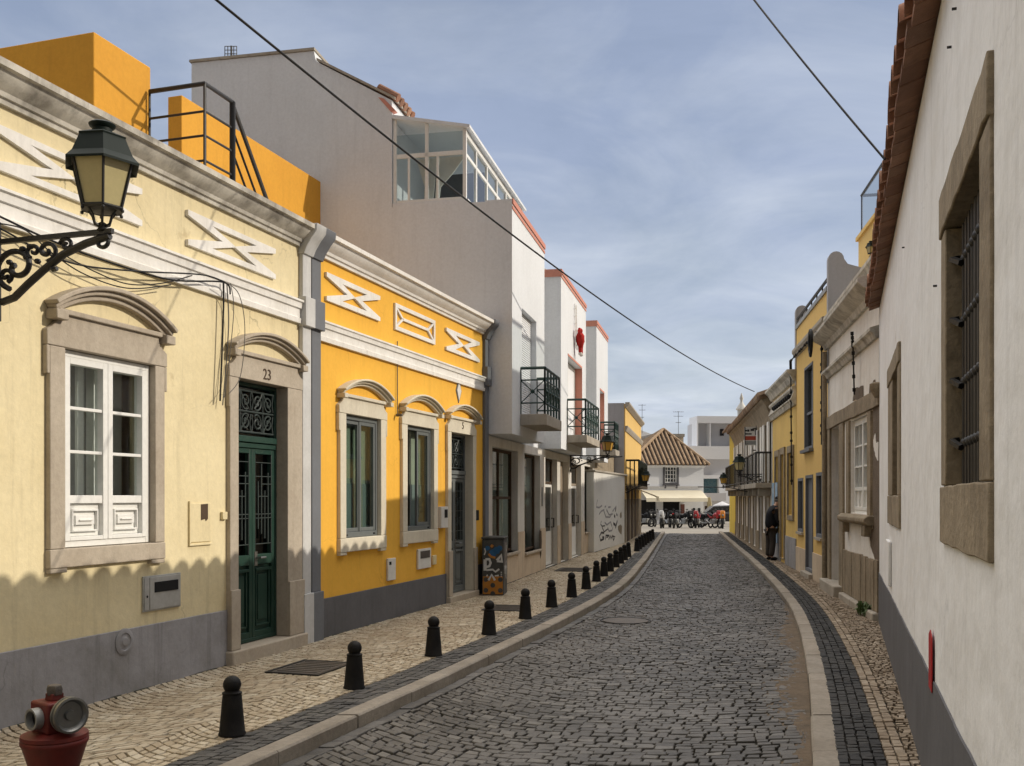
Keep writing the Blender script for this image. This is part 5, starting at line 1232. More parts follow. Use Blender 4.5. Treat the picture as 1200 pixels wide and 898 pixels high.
# set-back roof room with glass railing
F3b = F3.shifted(0, -1.2); a, b = -1.2, F3b.s(1006); zt_ = F3b.z(1006, 283)
m = MB(); m.box(F3b, a, b, -3, 0, zp3-.3, zt_); m.box(F3b, a-.05, b+.05, -3.05, .05, zt_+.001, zt_+.08); rr = m.build('roof_room', 'yellow_flat', h3)
m = MB(); m.box(F3b, a, b-.1, -.06, -.04, zt_+.08, zt_+.9); m.build('glass_railing', 'glass_sun', rr, smooth=0)
m = MB(); m.tube([F3b.w(a, -.05, zt_+.92), F3b.w(b-.1, -.05, zt_+.92), F3b.w(b-.1, -1.5, zt_+.92)], .035, 6); m.tube([F3b.w(b-.1, -.05, zt_+.08), F3b.w(b-.1, -.05, zt_+.92)], .02, 6); m.build('handrail', 'iron', rr)
def cable_run(name, pts, r, label, cat='cable', mat='cable', clamps=0):
    m = MB(); m.tube(pts, r, 5)
    for k in range(clamps):
        i = int(len(pts)*(k+.5)/clamps) if clamps else 0
        p, q = Vector(pts[max(i-1, 0)]), Vector(pts[min(i, len(pts)-1)]); c = (p+q)/2; d = (q-p).normalized()
        m.tube([c-d*.025, c+d*.025], r*1.9, 6)
    return tag(m.build(name, mat, smooth=60), label, cat)
def dens(pts, n=14):
    out = []
    for i in range(len(pts)-1):
        for k in range(n): out.append(tuple(lerp(Vector(pts[i]), Vector(pts[i+1]), k/n)))
    return out+[tuple(pts[-1])]
P_ = [F3.w(.15, .08, 2.55), F3.w(.15, .08, zc3-.3), F3.w(.5, .12, zc3-.15), F3.w(H3B-.1, .12, zc3-.17), F3.w(H3B+.02, .10, zc3-.4), F3.w(H3B+.05, .08, 1.9)]
cable_run('wall_cable', dens(P_), .015, 'thick black cable with clamps round the yellow two storey front', clamps=46)
P_ = [F2.w(1.3, .12, ZC-.4), F2.w(1.35, .10, ZS), F2.w(1.5, .06, dz1+.3)]
cable_run('wall_cable', dens(P_), .012, 'knotted dark cable hanging down the weathered white house', clamps=8)
c = HB-.02; P_ = [F2.w(c, .24+.12*math.cos(t)*0, ZC+.02+.22*math.sin(t)) if False else F2.w(c-.10+.16*math.cos(t), .30, ZC-.02+.20*math.sin(t)) for t in [2*math.pi*k/20 for k in range(20)]]
m = MB(); m.tube(P_, .028, 6, True); m.tube([(p[0], p[1], p[2]-.05) for p in P_], .02, 6, True); tag(m.build('cable_coil', 'cable', smooth=60), 'coil of black cable hanging on the old cornice end', 'cable')

# yellow single-storey house
h4 = thing('yellow_corniced_house', 'narrow faded yellow house with heavy white cornice bands', 'house', F4.w(2.4, 0, 0))
H4B = F4.s(905.5); zt4 = F4.z(932, 434); zb4 = F4.z(932, 470)
W4 = [(F4.s(930), F4.s(924.5), F4.z(930, 604), F4.z(930, 530)), (F4.s(920), F4.s(916), SW+.1, F4.z(920, 532)), (F4.s(913.5), F4.s(909.5), F4.z(913, 604), F4.z(913, 535))]
m = MB(); wall_panel(m, F4, 0.03, H4B, 0, zt4-.1, W4, .2); shell(m, F4, .03, H4B, 0, zt4-.1, 0, -5); m.build('wall', 'yellow_old', h4, smooth=0)
m = MB(); m.prof(F4, [(.001, zt4-.26), (.06, zt4-.24), (.12, zt4-.12), (.20, zt4-.05), (.20, zt4), (-.3, zt4), (-.3, zt4-.099), (.001, zt4-.099)], .03, H4B); m.build('cornice', 'moulding_old', h4, smooth=20)
m = MB(); m.prof(F4, [(.001, zb4-.1), (.05, zb4-.1), (.09, zb4), (.12, zb4+.02), (.05, zb4+.2), (.10, zb4+.25), (.10, zb4+.3), (.001, zb4+.32)], .03, H4B); m.build('string_course', 'moulding_old', h4, smooth=20)
for i, (a, b, c, d) in enumerate(W4):
    m = MB(); m.frame(F4, a-.12, b+.12, c-(.12 if i != 1 else 0), d+.16, .001, .04, .115, .155, .11 if i != 1 else .001); m.build('surround', 'stone_old', h4, bevel=.004)
    w = MB(); w.frame(F4, a+.004, b-.004, c, d-.004, -.15, -.08, .05); w.box(F4, (a+b)/2-.02, (a+b)/2+.02, -.149, -.081, c+.05, d-.05)
    if i == 1: w.box(F4, a+.05, b-.05, -.14, -.10, c+.05, d-.05)
    w = w.build('door' if i == 1 else 'window', 'wood_white' if i != 1 else 'wood_dusty', h4)
    if i != 1: m = MB(); m.box(F4, a+.05, b-.05, -.13, -.12, c+.05, d-.05); m.build('pane', 'glass_dark', w, smooth=0)
m = MB(); e = [0.03, W4[1][0]-.12, W4[1][1]+.12, H4B]; m.box(F4, e[0], e[1], .001, .02, 0, .75); m.box(F4, e[2], e[3], .001, .02, 0, .75); islands(m, 'plinth', 'plinth_grey', h4)
m = MB()
m.tube([F4.w(.25, .13, zb4+.155), F4.w(3.25, .13, zb4+.155)], .012, 5)
for k in range(9): a = lerp(.3, 3.2, k/8.); m.ball(F4.w(a, .13, zb4+.10), .06, 7)
tag(m.build('string_of_lamps', 'black'), 'row of small dark bulbs along the faded yellow cornice', 'light string')
m = MB(); m.box(F4, H4B-1.3, H4B-.06, .02, .03, .5, 2.0); m.build('tile_panel', 'tile_blue', h4)

# old house with balcony
h5 = thing('balcony_house', 'old stone fronted house with deep eaves, long iron balcony and white shutters', 'house', F5.w(6, 0, 0))
H5B = F5.s(862); ze5 = F5.z(905, 470); zs5 = F5.z(905, 566)
gr = []; up = []
n5 = 7
for k in range(n5):
    a = lerp(.6, H5B-1.4, k/(n5-1)); gr.append((a, a+.95, SW+.02, 1.62))
    up.append((a+.02, a+.90, zs5+.03, zs5+1.62))
m = MB(); wall_panel(m, F5, .03, H5B, 0, ze5, gr+up, .22); shell(m, F5, .03, H5B, 0, ze5, 0, -7); m.build('wall', 'weathered', h5, smooth=0)
for k in range(n5):
    a, b, c, d = gr[k]
    q = MB(); q.frame(F5, a-.1, b+.1, SW, d+.14, .001, .03, .098, .138, .001); q.build('surround', 'stone_old', h5)
    q = MB(); q.box(F5, a+.005, b-.005, -.20, -.14, c, d-.005); q.box(F5, a+.1, (a+b)/2-.05, -.14, -.12, .4, 1.5); q.box(F5, (a+b)/2+.05, b-.1, -.14, -.12, .4, 1.5); q.build('door', ('wood_dusty', 'wood_brown')[k % 2], h5)
    a, b, c, d = up[k]
    q = MB(); q.frame(F5, a-.12, b+.12, c-.02, d+.14, .001, .04, .118, .138, .001); q.build('surround', 'stone_old', h5)
    q = MB(); q.box(F5, a+.005, b-.005, -.18, -.13, c, d-.005); q.build('balcony_door', 'wood_dusty', h5)
    for sg, e in ((-1, a), (1, b)):
        q = MB(); q.box(F5, min(e, e+sg*.42), max(e, e+sg*.42), .045, .085, c+.02, d); q.build('shutter', 'wood_white', h5)
m = MB(); m.box(F5, .03, H5B, .001, .025, 0, .55)
q = MB()
for i in range(n5+1):
    a = gr[i-1][1]+.1 if i else .03; b = gr[i][0]-.1 if i < n5 else H5B
    q.box(F5, a, b, .001, .028, 0, .62)
islands(q, 'plinth', 'stone_old', h5)
bal = MB(); bal.box(F5, .10, H5B-.2, .001, .42, zs5-.13, zs5); 
for k in range(9): a = lerp(.4, H5B-.5, k/8); bal.box(F5, a-.06, a+.06, .001, .33, zs5-.34, zs5-.131)
bal = bal.build('balcony', 'concrete', h5, bevel=.01)
m = MB(); zt_ = zs5+.80
m.tube([F5.w(.12, .01, zt_), F5.w(.12, .40, zt_), F5.w(H5B-.22, .40, zt_)], .028, 5); m.tube([F5.w(.12, .40, zs5+.08), F5.w(H5B-.22, .40, zs5+.08)], .018, 5)
n = 46
for k in range(n): a = lerp(.12, H5B-.22, k/(n-1)); m.tube([F5.w(a, .40, zs5), F5.w(a, .40, zt_)], .009 if k % 9 else .02, 4)
for k in range(4): m.tube([F5.w(.12, .1*k+.02, zs5), F5.w(.12, .1*k+.02, zt_)], .012, 4)
m.build('balcony_railing', 'iron', bal, smooth=60)
m = MB()
m.prof(F5, [(.001, ze5-.55), (.05, ze5-.55), (.07, ze5-.35), (.14, ze5-.18), (.20, ze5-.05), (.27, ze5+.02), (.28, ze5+.10), (0, ze5+.14), (-.4, ze5+.14), (-.4, ze5+.003), (.001, ze5+.003)], .0, H5B+.1); m.build('cornice', 'stone_old', h5, smooth=20)
m = MB(); k = 0.0
while k < H5B+.1:
    m.tube([F5.w(k, .36, ze5+.13), F5.w(k, -3.4, ze5+1.35)], .11, 6); k += .27
m.prof(F5, [(.33, ze5+.11), (.33, ze5+.15), (-3.4, ze5+1.37), (-7.2, ze5+.2), (-7.2, ze5+.1)], 0.0, H5B+.1); m.build('roof', 'terracotta_old', h5, smooth=50)
m = MB(); m.poly(F5, [(H5B+.0, ze5-.5), (H5B+.8, ze5-.5), (H5B+.8, ze5+.1), (H5B, ze5+.1)], -2, .3) if False else None
h6 = thing('yellow_gable_house', 'bright yellow house end under the far eave of the balcony house', 'house', F5.w(H5B+2, 0, 0))
m = MB(); m.box(F5, H5B+.02, H5B+4.5, -6, -.02, -.3, ze5+.35); m.build('wall', 'bright_yellow', h6)
m = MB(); m.prof(F5, [(.30, ze5+.36), (.30, ze5+.44), (-3, ze5+1.4), (-6.2, ze5+.44), (-6.2, ze5+.36), (-3, ze5+1.3)], H5B+.12, H5B+4.6); m.build('roof', 'terracotta_old', h6, smooth=0)
# shop sign on a bracket
sg = thing('hanging_sign', 'white and red sign with a bottle emblem hung out from the balcony house', 'sign', F5.w(4.0, .9, 2.4))
SGY = 29.5; c0 = on(872.5, SGY, 522); c1 = on(891, SGY, 500.5); FSg = Fr((c0.x, SGY), u=(1, 0), n=(0, -1)); wS = c1.x-c0.x
m = MB(); m.box(FSg, 0, wS, -.05, 0, c0.z, c1.z); m.build('board', 'box_white', sg, bevel=.006)
m = MB(); m.box(FSg, .02, wS-.02, .001, .006, lerp(c0.z, c1.z, .28), lerp(c0.z, c1.z, .50)); m.build('red_band', 'ink_red', sg)
m = MB()
for x0, x1, z0_, z1_ in ((.06, .16, .76, .84), (.17, .30, .74, .86), (.38, .60, .78, .90), (.05, .22, .58, .66), (.23, .45, .58, .66)): m.box(FSg, x0*wS, x1*wS, .001, .005, lerp(c0.z, c1.z, z0_), lerp(c0.z, c1.z, z1_))
m.lathe(FSg.w(.77*wS, .012, lerp(c0.z, c1.z, .55)), [(.05, 0), (.05, .14), (.022, .2), (.018, .30)], 8); m.build('painted_mark', 'ink', sg)
m = MB(); m.box(FSg, .02, wS-.02, .001, .004, lerp(c0.z, c1.z, .03), lerp(c0.z, c1.z, .24)); m.build('lower_band', 'steel_dull', sg)
wx = F5.w(F5.s(897), 0, 0); m = MB()
for z in (lerp(c0.z, c1.z, .9), c0.z-.15): m.tube([(c0.x+wS*.5, SGY-.02, z), (c0.x+wS+.9, SGY-.02, z)], .02, 5)
m.tube([(c0.x+wS+.2, SGY-.02, c0.z-.15), (c0.x+wS+.9, SGY-.02, c0.z-.45)], .02, 5); m.tube([(c0.x+.01, SGY, c1.z), (c0.x+.01, SGY, c0.z-1.5)], .018, 5); m.build('bracket', 'iron', sg)
# ---- PART 4
# ------------------------------------------------------------------ end of the street: small house with a hipped tile roof
end = thing('tile_roof_house', 'small white house with a pointed tile roof and cream awning across the street end', 'house', FE.w(FE.s(782), 0, -.65))
e0, e1 = FE.s(738), FE.s(824.5); G0 = -.65; zE = FE.z(782, 545.5); zA = FE.z(777.5, 504, -3.0); zaw = FE.z(782, 575)
ew0, ew1, ewz0, ewz1 = FE.s(779), FE.s(793), FE.z(786, 566), FE.z(786, 546.5)
D1 = (FE.s(750), FE.s(769), G0, FE.z(760, 586)); D2 = (FE.s(777), FE.s(797), G0, FE.z(787, 586)); 
m = MB(); wall_panel(m, FE, e0, e1, G0, zE, [(ew0, ew1, ewz0, ewz1), D1, D2], .3); shell(m, FE, e0, e1, G0, zE, 0, -6.0); m.build('wall', 'bg_white', end, smooth=0)
m = MB()
# hipped roof: a smooth pyramid with rows of channel tiles on its front and left slopes
r0, r1 = e0-.35, e1+.35; ay = -3.0; ax = FE.s(777.5, ay)
base = [FE.w(r0, .4, zE+.02), FE.w(r1, .4, zE+.02), FE.w(r1, -6.4, zE+.02), FE.w(r0, -6.4, zE+.02)]; apex = FE.w(ax, ay, zA)
m.add(base+[apex], [(0, 1, 4), (1, 2, 4), (2, 3, 4), (3, 0, 4), (0, 3, 2, 1)]); rf_ = m.build('roof', 'roof_dark', end, smooth=0); m = MB()
def tiles_on(a, b, ap, step=.36, r=.10):
    a, b, ap = Vector(a), Vector(b), Vector(ap); L_ = (b-a).length; n = int(L_/step); t_ap = (ap-a).dot((b-a)/L_)/L_; up_ = ap-(a+(b-a)*t_ap)
    for k in range(n+1):
        t = k/n; f = t/t_ap if t < t_ap else (1-t)/(1-t_ap); f = min(f, 1)*.98
        if f < .04: continue
        p = a+(b-a)*t; q = p+up_*f; nseg = max(1, int(up_.length*f/.55))
        m.tube([p+(q-p)*(i/nseg)+Vector((0, 0, .03)) for i in range(nseg+1)], r*rnd.uniform(.9, 1.1), 6)
tiles_on(base[0], base[1], apex); tiles_on(base[3], base[0], apex)
for c in base[:2]+[base[3]]: m.tube([Vector(c)+Vector((0, 0, .06)), Vector(apex)+Vector((0, 0, .08))], .13, 6)
m.build('roof_tiling', 'tile_pale', end, smooth=50)
m = MB(); m.prof(FE, [(.001, zE-.18), (.10, zE-.14), (.22, zE-.02), (.22, zE+.015), (.001, zE+.015)], e0-.1, e1+.1); m.build('cornice', 'bg_white', end, smooth=0)
m = MB(); m.frame(FE, ew0-.16, ew1+.16, ewz0-.14, ewz1+.2, .001, .07, .158, .198, .138); m.box(FE, ew0-.2, ew1+.2, .001, .16, ewz0-.22, ewz0-.142); m.box(FE, ew0-.02, ew0+.08, .001, .12, ewz0-.45, ewz0-.221); m.box(FE, ew1-.08, ew1+.02, .001, .12, ewz0-.45, ewz0-.221); m.build('surround', 'plinth_dark', end)
w = MB(); w.frame(FE, ew0+.01, ew1-.01, ewz0+.01, ewz1-.01, -.15, -.05, .08)
for k in range(1, 4): x = lerp(ew0, ew1, k/4); w.box(FE, x-.035, x+.035, -.14, -.06, ewz0+.09, ewz1-.09)
for k in range(1, 4): z = lerp(ewz0, ewz1, k/4); w.box(FE, ew0+.09, ew1-.09, -.139, -.061, z-.03, z+.03)
w = w.build('window', 'wood_white', end); m = MB(); m.box(FE, ew0+.02, ew1-.02, -.2, -.19, ewz0+.02, ewz1-.02); m.build('pane', 'glass_dark', w, smooth=0)
for i, (a, b, c, d) in enumerate((D1, D2)):
    q = MB(); q.box(FE, a+.01, b-.01, -.29, -.2, c, d-.01)
    if i == 0:
        for k in range(3):
            for j in range(3): x = lerp(a, b, (k+.5)/3); z = lerp(c, d, (j+.5)/3); q.box(FE, x-.16, x+.16, -.2, -.17, z-.2, z+.2)
    q.build('door', 'interior_dark' if i == 0 else 'black', end)  # doors blackened to stand for the shade under the awning
m = MB(); m.prof(FE, [(.001, FE.z(782, 571)), (.10, FE.z(782, 571)), (.10, FE.z(782, 569.5)), (.001, FE.z(782, 569.5))], e0, e1-.1); m.build('string_course', 'bg_grey', end)
m = MB(); x0, x1, za_, zb_ = FE.s(797.5), FE.s(802), FE.z(800, 602), FE.z(800, 591); m.box(FE, x0, x1, .001, .05, za_, zb_); m.build('poster', 'poster_brown', end)
m = MB()
for px in (812, 818): m.box(FE, FE.s(px), FE.s(px+2.6), .001, .03, FE.z(px, 600), FE.z(px, 595.5))
islands(m, 'wall_lamp', 'black', end)
aw = MB(); z_a, z_b, z_c = FE.z(782, 575.5), FE.z(782, 584.5), FE.z(782, 588)
aw.prof(FE, [(.03, z_a), (.03, z_a+.05), (1.3, z_b+.05), (1.34, z_c), (1.30, z_c), (1.28, z_b)], FE.s(751), FE.s(822)); aw = aw.build('cafe_awning', 'awning', smooth=0); tag(aw, 'long cream awning over the doors of the tile roofed house', 'awning')
m = MB(); xa = FE.s(823); 
vs = []
for k in range(9): t = k/8; vs.append((lerp(.1, 1.5, t), .0))
for k in range(6):
    x = xa+.06*k
sc_ = MB(); pts0 = [(xa+.10*k, FE.z(825, 612)) for k in range(7)]; pts1 = [(xa+.05*k-.05, FE.z(825, 583)) for k in range(7)]
for k in range(6):
    sc_.add([FE.w(pts0[k][0], 1.1+.08*(k % 2), pts0[k][1]), FE.w(pts0[k+1][0], 1.1+.08*((k+1) % 2), pts0[k+1][1]), FE.w(pts1[k+1][0], 1.1+.08*((k+1) % 2), pts1[k+1][1]), FE.w(pts1[k][0], 1.1+.08*(k % 2), pts1[k][1]), FE.w(pts0[k][0], 1.06+.08*(k % 2), pts0[k][1]), FE.w(pts0[k+1][0], 1.06+.08*((k+1) % 2), pts0[k+1][1]), FE.w(pts1[k+1][0], 1.06+.08*((k+1) % 2), pts1[k+1][1]), FE.w(pts1[k][0], 1.06+.08*(k % 2), pts1[k][1])], [(0, 1, 2, 3), (7, 6, 5, 4), (0, 4, 5, 1), (3, 2, 6, 7), (0, 3, 7, 4), (1, 5, 6, 2)])
tag(sc_.build('awning_curtain', 'box_cream', smooth=0), 'yellowish awning side curtain hanging at the corner of the tile roofed house', 'curtain')

# ------------------------------------------------------------------ houses beyond
def ff(px, Y, t=0): p = on(px, Y, HY); return Fr((p.x, Y), u=(1, t), n=(t, -1))
FA = ff(820, 104, .10); apt = thing('apartment_building', 'white modern apartment block with stepped terraces behind the tile roof', 'building', FA.w(4, 0, -1))
zA_ = lambda py, px=840: FA.z(px, py)
xe = FA.s(874)
for nm, x0, x1, o_, zt_, zb_, mt in (('storey', FA.s(806), xe, .0, zA_(557), -1, 'bg_white'),):
    q = MB(); wall_panel(q, FA, x0, xe, -1, zt_, [(FA.s(824), FA.s(843), zA_(580), zA_(561))], .8); shell(q, FA, x0, xe, -1, zt_, 0, -9); q.build('wall', 'bg_white', apt, smooth=0)
q = MB(); q.box(FA, FA.s(806), xe, -4, -1.2, zA_(557)+.002, zA_(538)); q.build('terrace_storey', 'bg_grey', apt)
q = MB(); q.box(FA, FA.s(805), xe, -4, .05, zA_(538)+.002, zA_(523)); q.build('parapet_band', 'bg_white', apt)
q = MB(); q.box(FA, FA.s(818), xe, -4, -1.3, zA_(523)+.004, zA_(496, 862)); q.build('top_storey', 'bg_grey', apt)
q = MB(); q.box(FA, FA.s(817), xe, -3, .0, zA_(496, 862)+.002, zA_(488, 862)); q.box(FA, FA.s(817), FA.s(818.3), -2, .0, zA_(523)+.002, zA_(496, 862)); q.box(FA, FA.s(832), FA.s(833), -1.9, .0, zA_(523)+.002, zA_(496, 862)); q.box(FA, FA.s(860.5), xe, -1.9, 0, zA_(523)+.002, zA_(496, 862)); q.build('roof_frame', 'bg_white', apt)
q = MB()
for px, t_, b_ in ((829, 507, 513), (844, 502, 510), (823, 529, 537), (837, 527, 537)): q.box(FA, FA.s(px, -1.2), FA.s(px+4, -1.2), -1.32, -1.14, zA_(b_), zA_(t_))
islands(q, 'window', 'interior_dark', apt)
q = MB(); q.box(FA, FA.s(824)+.05, FA.s(843)-.05, -.7, -.6, zA_(580), zA_(561)); q.build('balcony_glass', 'glass_green', apt)
q = MB(); q.box(FA, FA.s(824)+.05, FA.s(843)-.05, -.78, -.72, zA_(580), zA_(561)); q.build('glazed_back', 'tile_blue', apt)
q = MB(); q.box(FA, FA.s(822), FA.s(846), .001, 1.4, zA_(587), zA_(578)); q.build('balcony', 'bg_grey', apt)
q = MB()
for px in (826, 837, 847): q.box(FA, FA.s(px), FA.s(px+3), .001, .05, zA_(606), zA_(593))
islands(q, 'doorway', 'wood_brown', apt)
FN = ff(846, 112, .1); nb = thing('narrow_white_house', 'narrow white house with dark windows beside the far apartment block', 'house', FN.w(2, 0, -1))
q = MB(); q.box(FN, FN.s(845), FN.s(870), -6, 0, -1, FN.z(855, 562)); q.build('wall', 'bg_white', nb)
q = MB()
for py in (566, 582, 598):
    for px in (849, 855, 861): q.box(FN, FN.s(px), FN.s(px+2.6), -.01, .04, FN.z(px, py+9), FN.z(px, py))
islands(q, 'window', 'interior_dark', nb)
FH = ff(745, 96, .1); bh = thing('beige_house', 'beige flat roofed house showing behind the pointed tile roof', 'house', FH.w(4, 0, -1))
q = MB(); q.box(FH, FH.s(766), FH.s(801), -6, 0, -1, FH.z(780, 512)); q.build('wall', 'bg_beige', bh)
q = MB(); q.box(FH, FH.s(765), FH.s(802), -6.1, .12, FH.z(780, 512)+.002, FH.z(780, 508.5)); q.build('coping', 'concrete', bh)
FH2 = ff(720, 102, .1); bh = thing('gabled_white_house', 'plain white gable wall behind the tile roof next to the yellow front', 'house', FH2.w(3, 0, -1))
x0, x1 = FH2.s(722), FH2.s(772); q = MB(); q.poly(FH2, [(x0, -1), (x1, -1), (x1, FH2.z(770, 512)), (FH2.s(745), FH2.z(745, 502)), (x0, FH2.z(722, 518))], -7, 0); q.build('wall', 'bg_white', bh)
FH3 = ff(800, 118, .0); bh = thing('far_white_house', 'low white house seen between the tile roof and the apartment block', 'house', FH3.w(2, 0, -1))
q = MB(); q.box(FH3, FH3.s(798), FH3.s(826), -5, 0, -1, FH3.z(810, 530)); q.build('wall', 'bg_white', bh)
c = on(869, 62, 496); z_ = c.z; ch_ = thing('turret', 'slender white pinnacle rising over the eave of the balcony house', 'chimney', (c.x, 62, 3))
q = MB(); q.lathe((c.x, 62, 3), [(.30, 0), (.30, z_-3), (.42, z_-2.95), (.42, z_-2.8), (.26, z_-2.7), (.26, z_-2.2), (.36, z_-2.15), (.34, z_-2.05), (.12, z_-1.75), (.08, z_-1.6), (.13, z_-1.45), (.02, z_-1.1)], 10); q.build('shaft', 'white_wall', ch_)
# garage the houses behind both rows so the street stays closed from other places too
for nm, x0, x1, y0, y1, h_, lb in (('rear_house', -14, -8.3, 4, 15, 4.2, 'low white house behind the cream house'),):
    q = MB(); Fq = Fr((x0, y0), u=(0, 1), n=(1, 0)); q.box(Fq, 0, y1-y0, 0, x1-x0, 0, h_); o = q.build(nm, 'white_house'); tag(o, lb, 'house')

# ------------------------------------------------------------------ television aerials
def aerial(px, pt, pb, Y, w, label, name='tv_aerial'):
    a, b = on(px, Y, pb), on(px, Y, pt); t = thing(name, label, 'aerial', a); wd = w/FPX*Y
    m = MB(); m.tube([a, b], .022, 5); m.build('mast', 'cable_grey', t)
    m = MB(); h_ = b.z-a.z
    for f, k in ((.97, 1), (.80, .9), (.55, .5)):
        z = a.z+h_*f; m.tube([(a.x-wd*k/2, Y, z), (a.x+wd*k/2, Y, z)], .016, 4)
        for j in range(6): x = a.x-wd*k/2+wd*k*j/5; m.tube([(x, Y-.25, z+.03), (x, Y+.25, z+.03)], .01, 4)
    m.build('elements', 'cable_grey', t)
aerial(795, 482, 512, 97, 12, 'tall thin aerial over the beige house behind the tile roof'); aerial(752.5, 474, 508, 101, 8, 'thin aerial behind the far yellow house front')
Y_ = 18.2; a, b = on(271, Y_, 78), on(271, Y_, 54); t = thing('grid_aerial', 'square grid aerial on the high gable of the white house', 'aerial', (a.x, Y_, 9.2))
m = MB(); m.tube([(a.x, Y_, 9.2), (a.x, Y_, b.z)], .02, 5); m.build('mast', 'cable_grey', t)
m = MB(); ww_ = .11
for k in range(5): x = a.x-ww_+2*ww_*k/4; m.tube([(x, Y_-.03, b.z-.02), (x, Y_-.03, b.z-.30)], .008, 4)
for k in range(5): z = b.z-.02-.07*k; m.tube([(a.x-ww_, Y_-.03, z), (a.x+ww_, Y_-.03, z)], .008, 4)
m.build('grid', 'cable_grey', t)

# ------------------------------------------------------------------ wrought iron wall lamps
def street_lamp(W_, dirv, L_, zc, sc_, label, gmat='lamp_glass', lit=True, n6=6, group='wall lanterns along the street'):
    """W_: point on the wall (x, y); arm runs along dirv; zc: height of the arm; sc_: size"""
    d = Vector((dirv[0], dirv[1])).normalized(); F = Fr(W_, u=d, n=(-d.y, d.x)); t = thing('wall_lamp', label, 'street lamp', F.w(0, 0, zc), group)
    S_ = sc_
    m = MB(); m.box(F, -.01*S_, .03*S_, -.035*S_, .035*S_, zc-.52*S_, zc+.14*S_); m.build('wall_plate', 'iron', t, bevel=.004)
    m = MB()
    T = lambda pts, r, n=6: m.tube([F.w(a*S_, 0, zc+b*.80*S_) for a, b in pts], r*S_*1.15, n)
    L1 = L_/S_
    m.box(F, 0, L_+.02*S_, -.014*S_, .014*S_, zc-.016*S_, zc+.016*S_)
    # lower brace in one sweep, then scrolls
    br = [(0.0, -.46), (.07, -.50), (.17, -.47), (.28, -.37), (.40, -.26), (.55, -.15), (.72, -.08), (L1-.03, -.035)]
    br = [(a*(L1/.9) if a > .3 else a, b) for a, b in br]; T(br, .022)
    T(spiral((.19, -.22), .02, .185, 1.35, 2.2, 30), .017)
    T(spiral((.42*L1/.9, -.11), .012, .085, -1.3, .4, 22), .013); T(spiral((.33, -.10), .008, .06, 1.2, 3, 16), .012); T(spiral((.57*L1/.9, -.075), .008, .055, 1.3, 1, 18), .011)
    T(spiral((.10, -.28), .01, .06, -1.2, 0, 16), .013)
    for a, b in ((.30, -.05), (.24, -.06), (.27, -.12), (.36, -.15), (.13, -.14), (.2, -.36)): m.ball(F.w(a*S_, 0, zc+b*S_), .024*S_, 8, 1, 1, .8)
    T(spiral((L1-.06, -.085), .02, .06, 1.15, 1.5, 18), .012); T([(.45*L1/.9, -.235), (.47*L1/.9, -.27), (.50*L1/.9, -.26)], .013)
    m.build('bracket', 'iron', t, smooth=60)
    c = Vector(F.w(L_-.06*S_, 0, zc)); rot = math.atan2(d.y, d.x)+R(12)
    m = MB(); m.lathe(c, [(.02*S_, 0), (.035*S_, .01*S_), (.02*S_, .03*S_), (.03*S_, .05*S_), (.015*S_, .06*S_)], 12)
    for k in range(n6):
        an = rot+2*math.pi*k/n6; e = Vector((math.cos(an), math.sin(an), 0))
        m.tube([c+e*.02*S_+Vector((0, 0, .035*S_)), c+e*.05*S_+Vector((0, 0, .05*S_)), c+e*.065*S_+Vector((0, 0, .10*S_)), c+e*.10*S_+Vector((0, 0, .145*S_)), c+e*.135*S_+Vector((0, 0, .135*S_))], .008*S_, 5)
        m.ball(c+e*.135*S_+Vector((0, 0, .128*S_)), .013*S_, 6)
    m.build('basket', 'iron', t, smooth=60)
    g = MB(); zb_, zt_ = .145*S_, .440*S_
    g.lathe(c, [(.122*S_, zb_), (.195*S_, zt_)], n6, rot=rot); lan = g.build('lantern_glass', gmat, t, smooth=0)
    m = MB(); cor = lambda r, h, k: c+Vector((r*math.cos(rot+2*math.pi*k/n6), r*math.sin(rot+2*math.pi*k/n6), h))
    for k in range(n6):
        m.tube([cor(.126*S_, zb_-.004, k), cor(.199*S_, zt_, k)], .009*S_, 5); m.tube([cor(.128*S_, zb_, k), cor(.128*S_, zb_, k+1)], .013*S_, 5); m.tube([cor(.2*S_, zt_-.006*S_, k), cor(.2*S_, zt_-.006*S_, k+1)], .008*S_, 5)
    m.lathe(c, [(.05*S_, .128*S_), (.135*S_, .138*S_), (.135*S_, .152*S_), (.05*S_, .153*S_)], n6, rot=rot)
    m.build('lantern_frame', 'iron', t, smooth=0)
    m = MB(); m.lathe(c, [(.19*S_, zt_+.002), (.245*S_, zt_-.03*S_), (.247*S_, zt_-.015*S_), (.205*S_, zt_+.03*S_), (.155*S_, zt_+.145*S_), (.160*S_, zt_+.156*S_), (.085*S_, zt_+.188*S_), (.07*S_, zt_+.190*S_)], n6, rot=rot)
    m.build('hood', 'iron_green', t, smooth=0)
    m = MB(); m.lathe(c, [(.062*S_, zt_+.18*S_), (.06*S_, zt_+.215*S_), (.078*S_, zt_+.228*S_), (.083*S_, zt_+.242*S_), (.066*S_, zt_+.254*S_), (.02*S_, zt_+.260*S_)], 16); m.build('finial', 'iron_green', t, smooth=45)
    return t
lp = at(0, 1000)*0; Wl = Vector((-2.61, 6.25)); La = .93
Wp = Wl-FL.n*(La-.06)
street_lamp((Wp.x, Wp.y), FL.n, La, 3.335, 1.0, 'large green black lantern with frosted panes on a scrolled bracket by the cream house')
def far_lamp(F, px_l, py_arm, L_, S_, label, gmat='amber_glass'):
    a = F.s(px_l, L_-.06*S_); z = F.z(px_l, py_arm, L_-.06*S_); w = F.w(a, 0, z); street_lamp((w[0], w[1]), F.n, L_, z, S_, label, gmat)
far_lamp(FG, 712, 534, .98, .80, 'amber glazed wall lantern in front of the third oriel balcony of the white house')
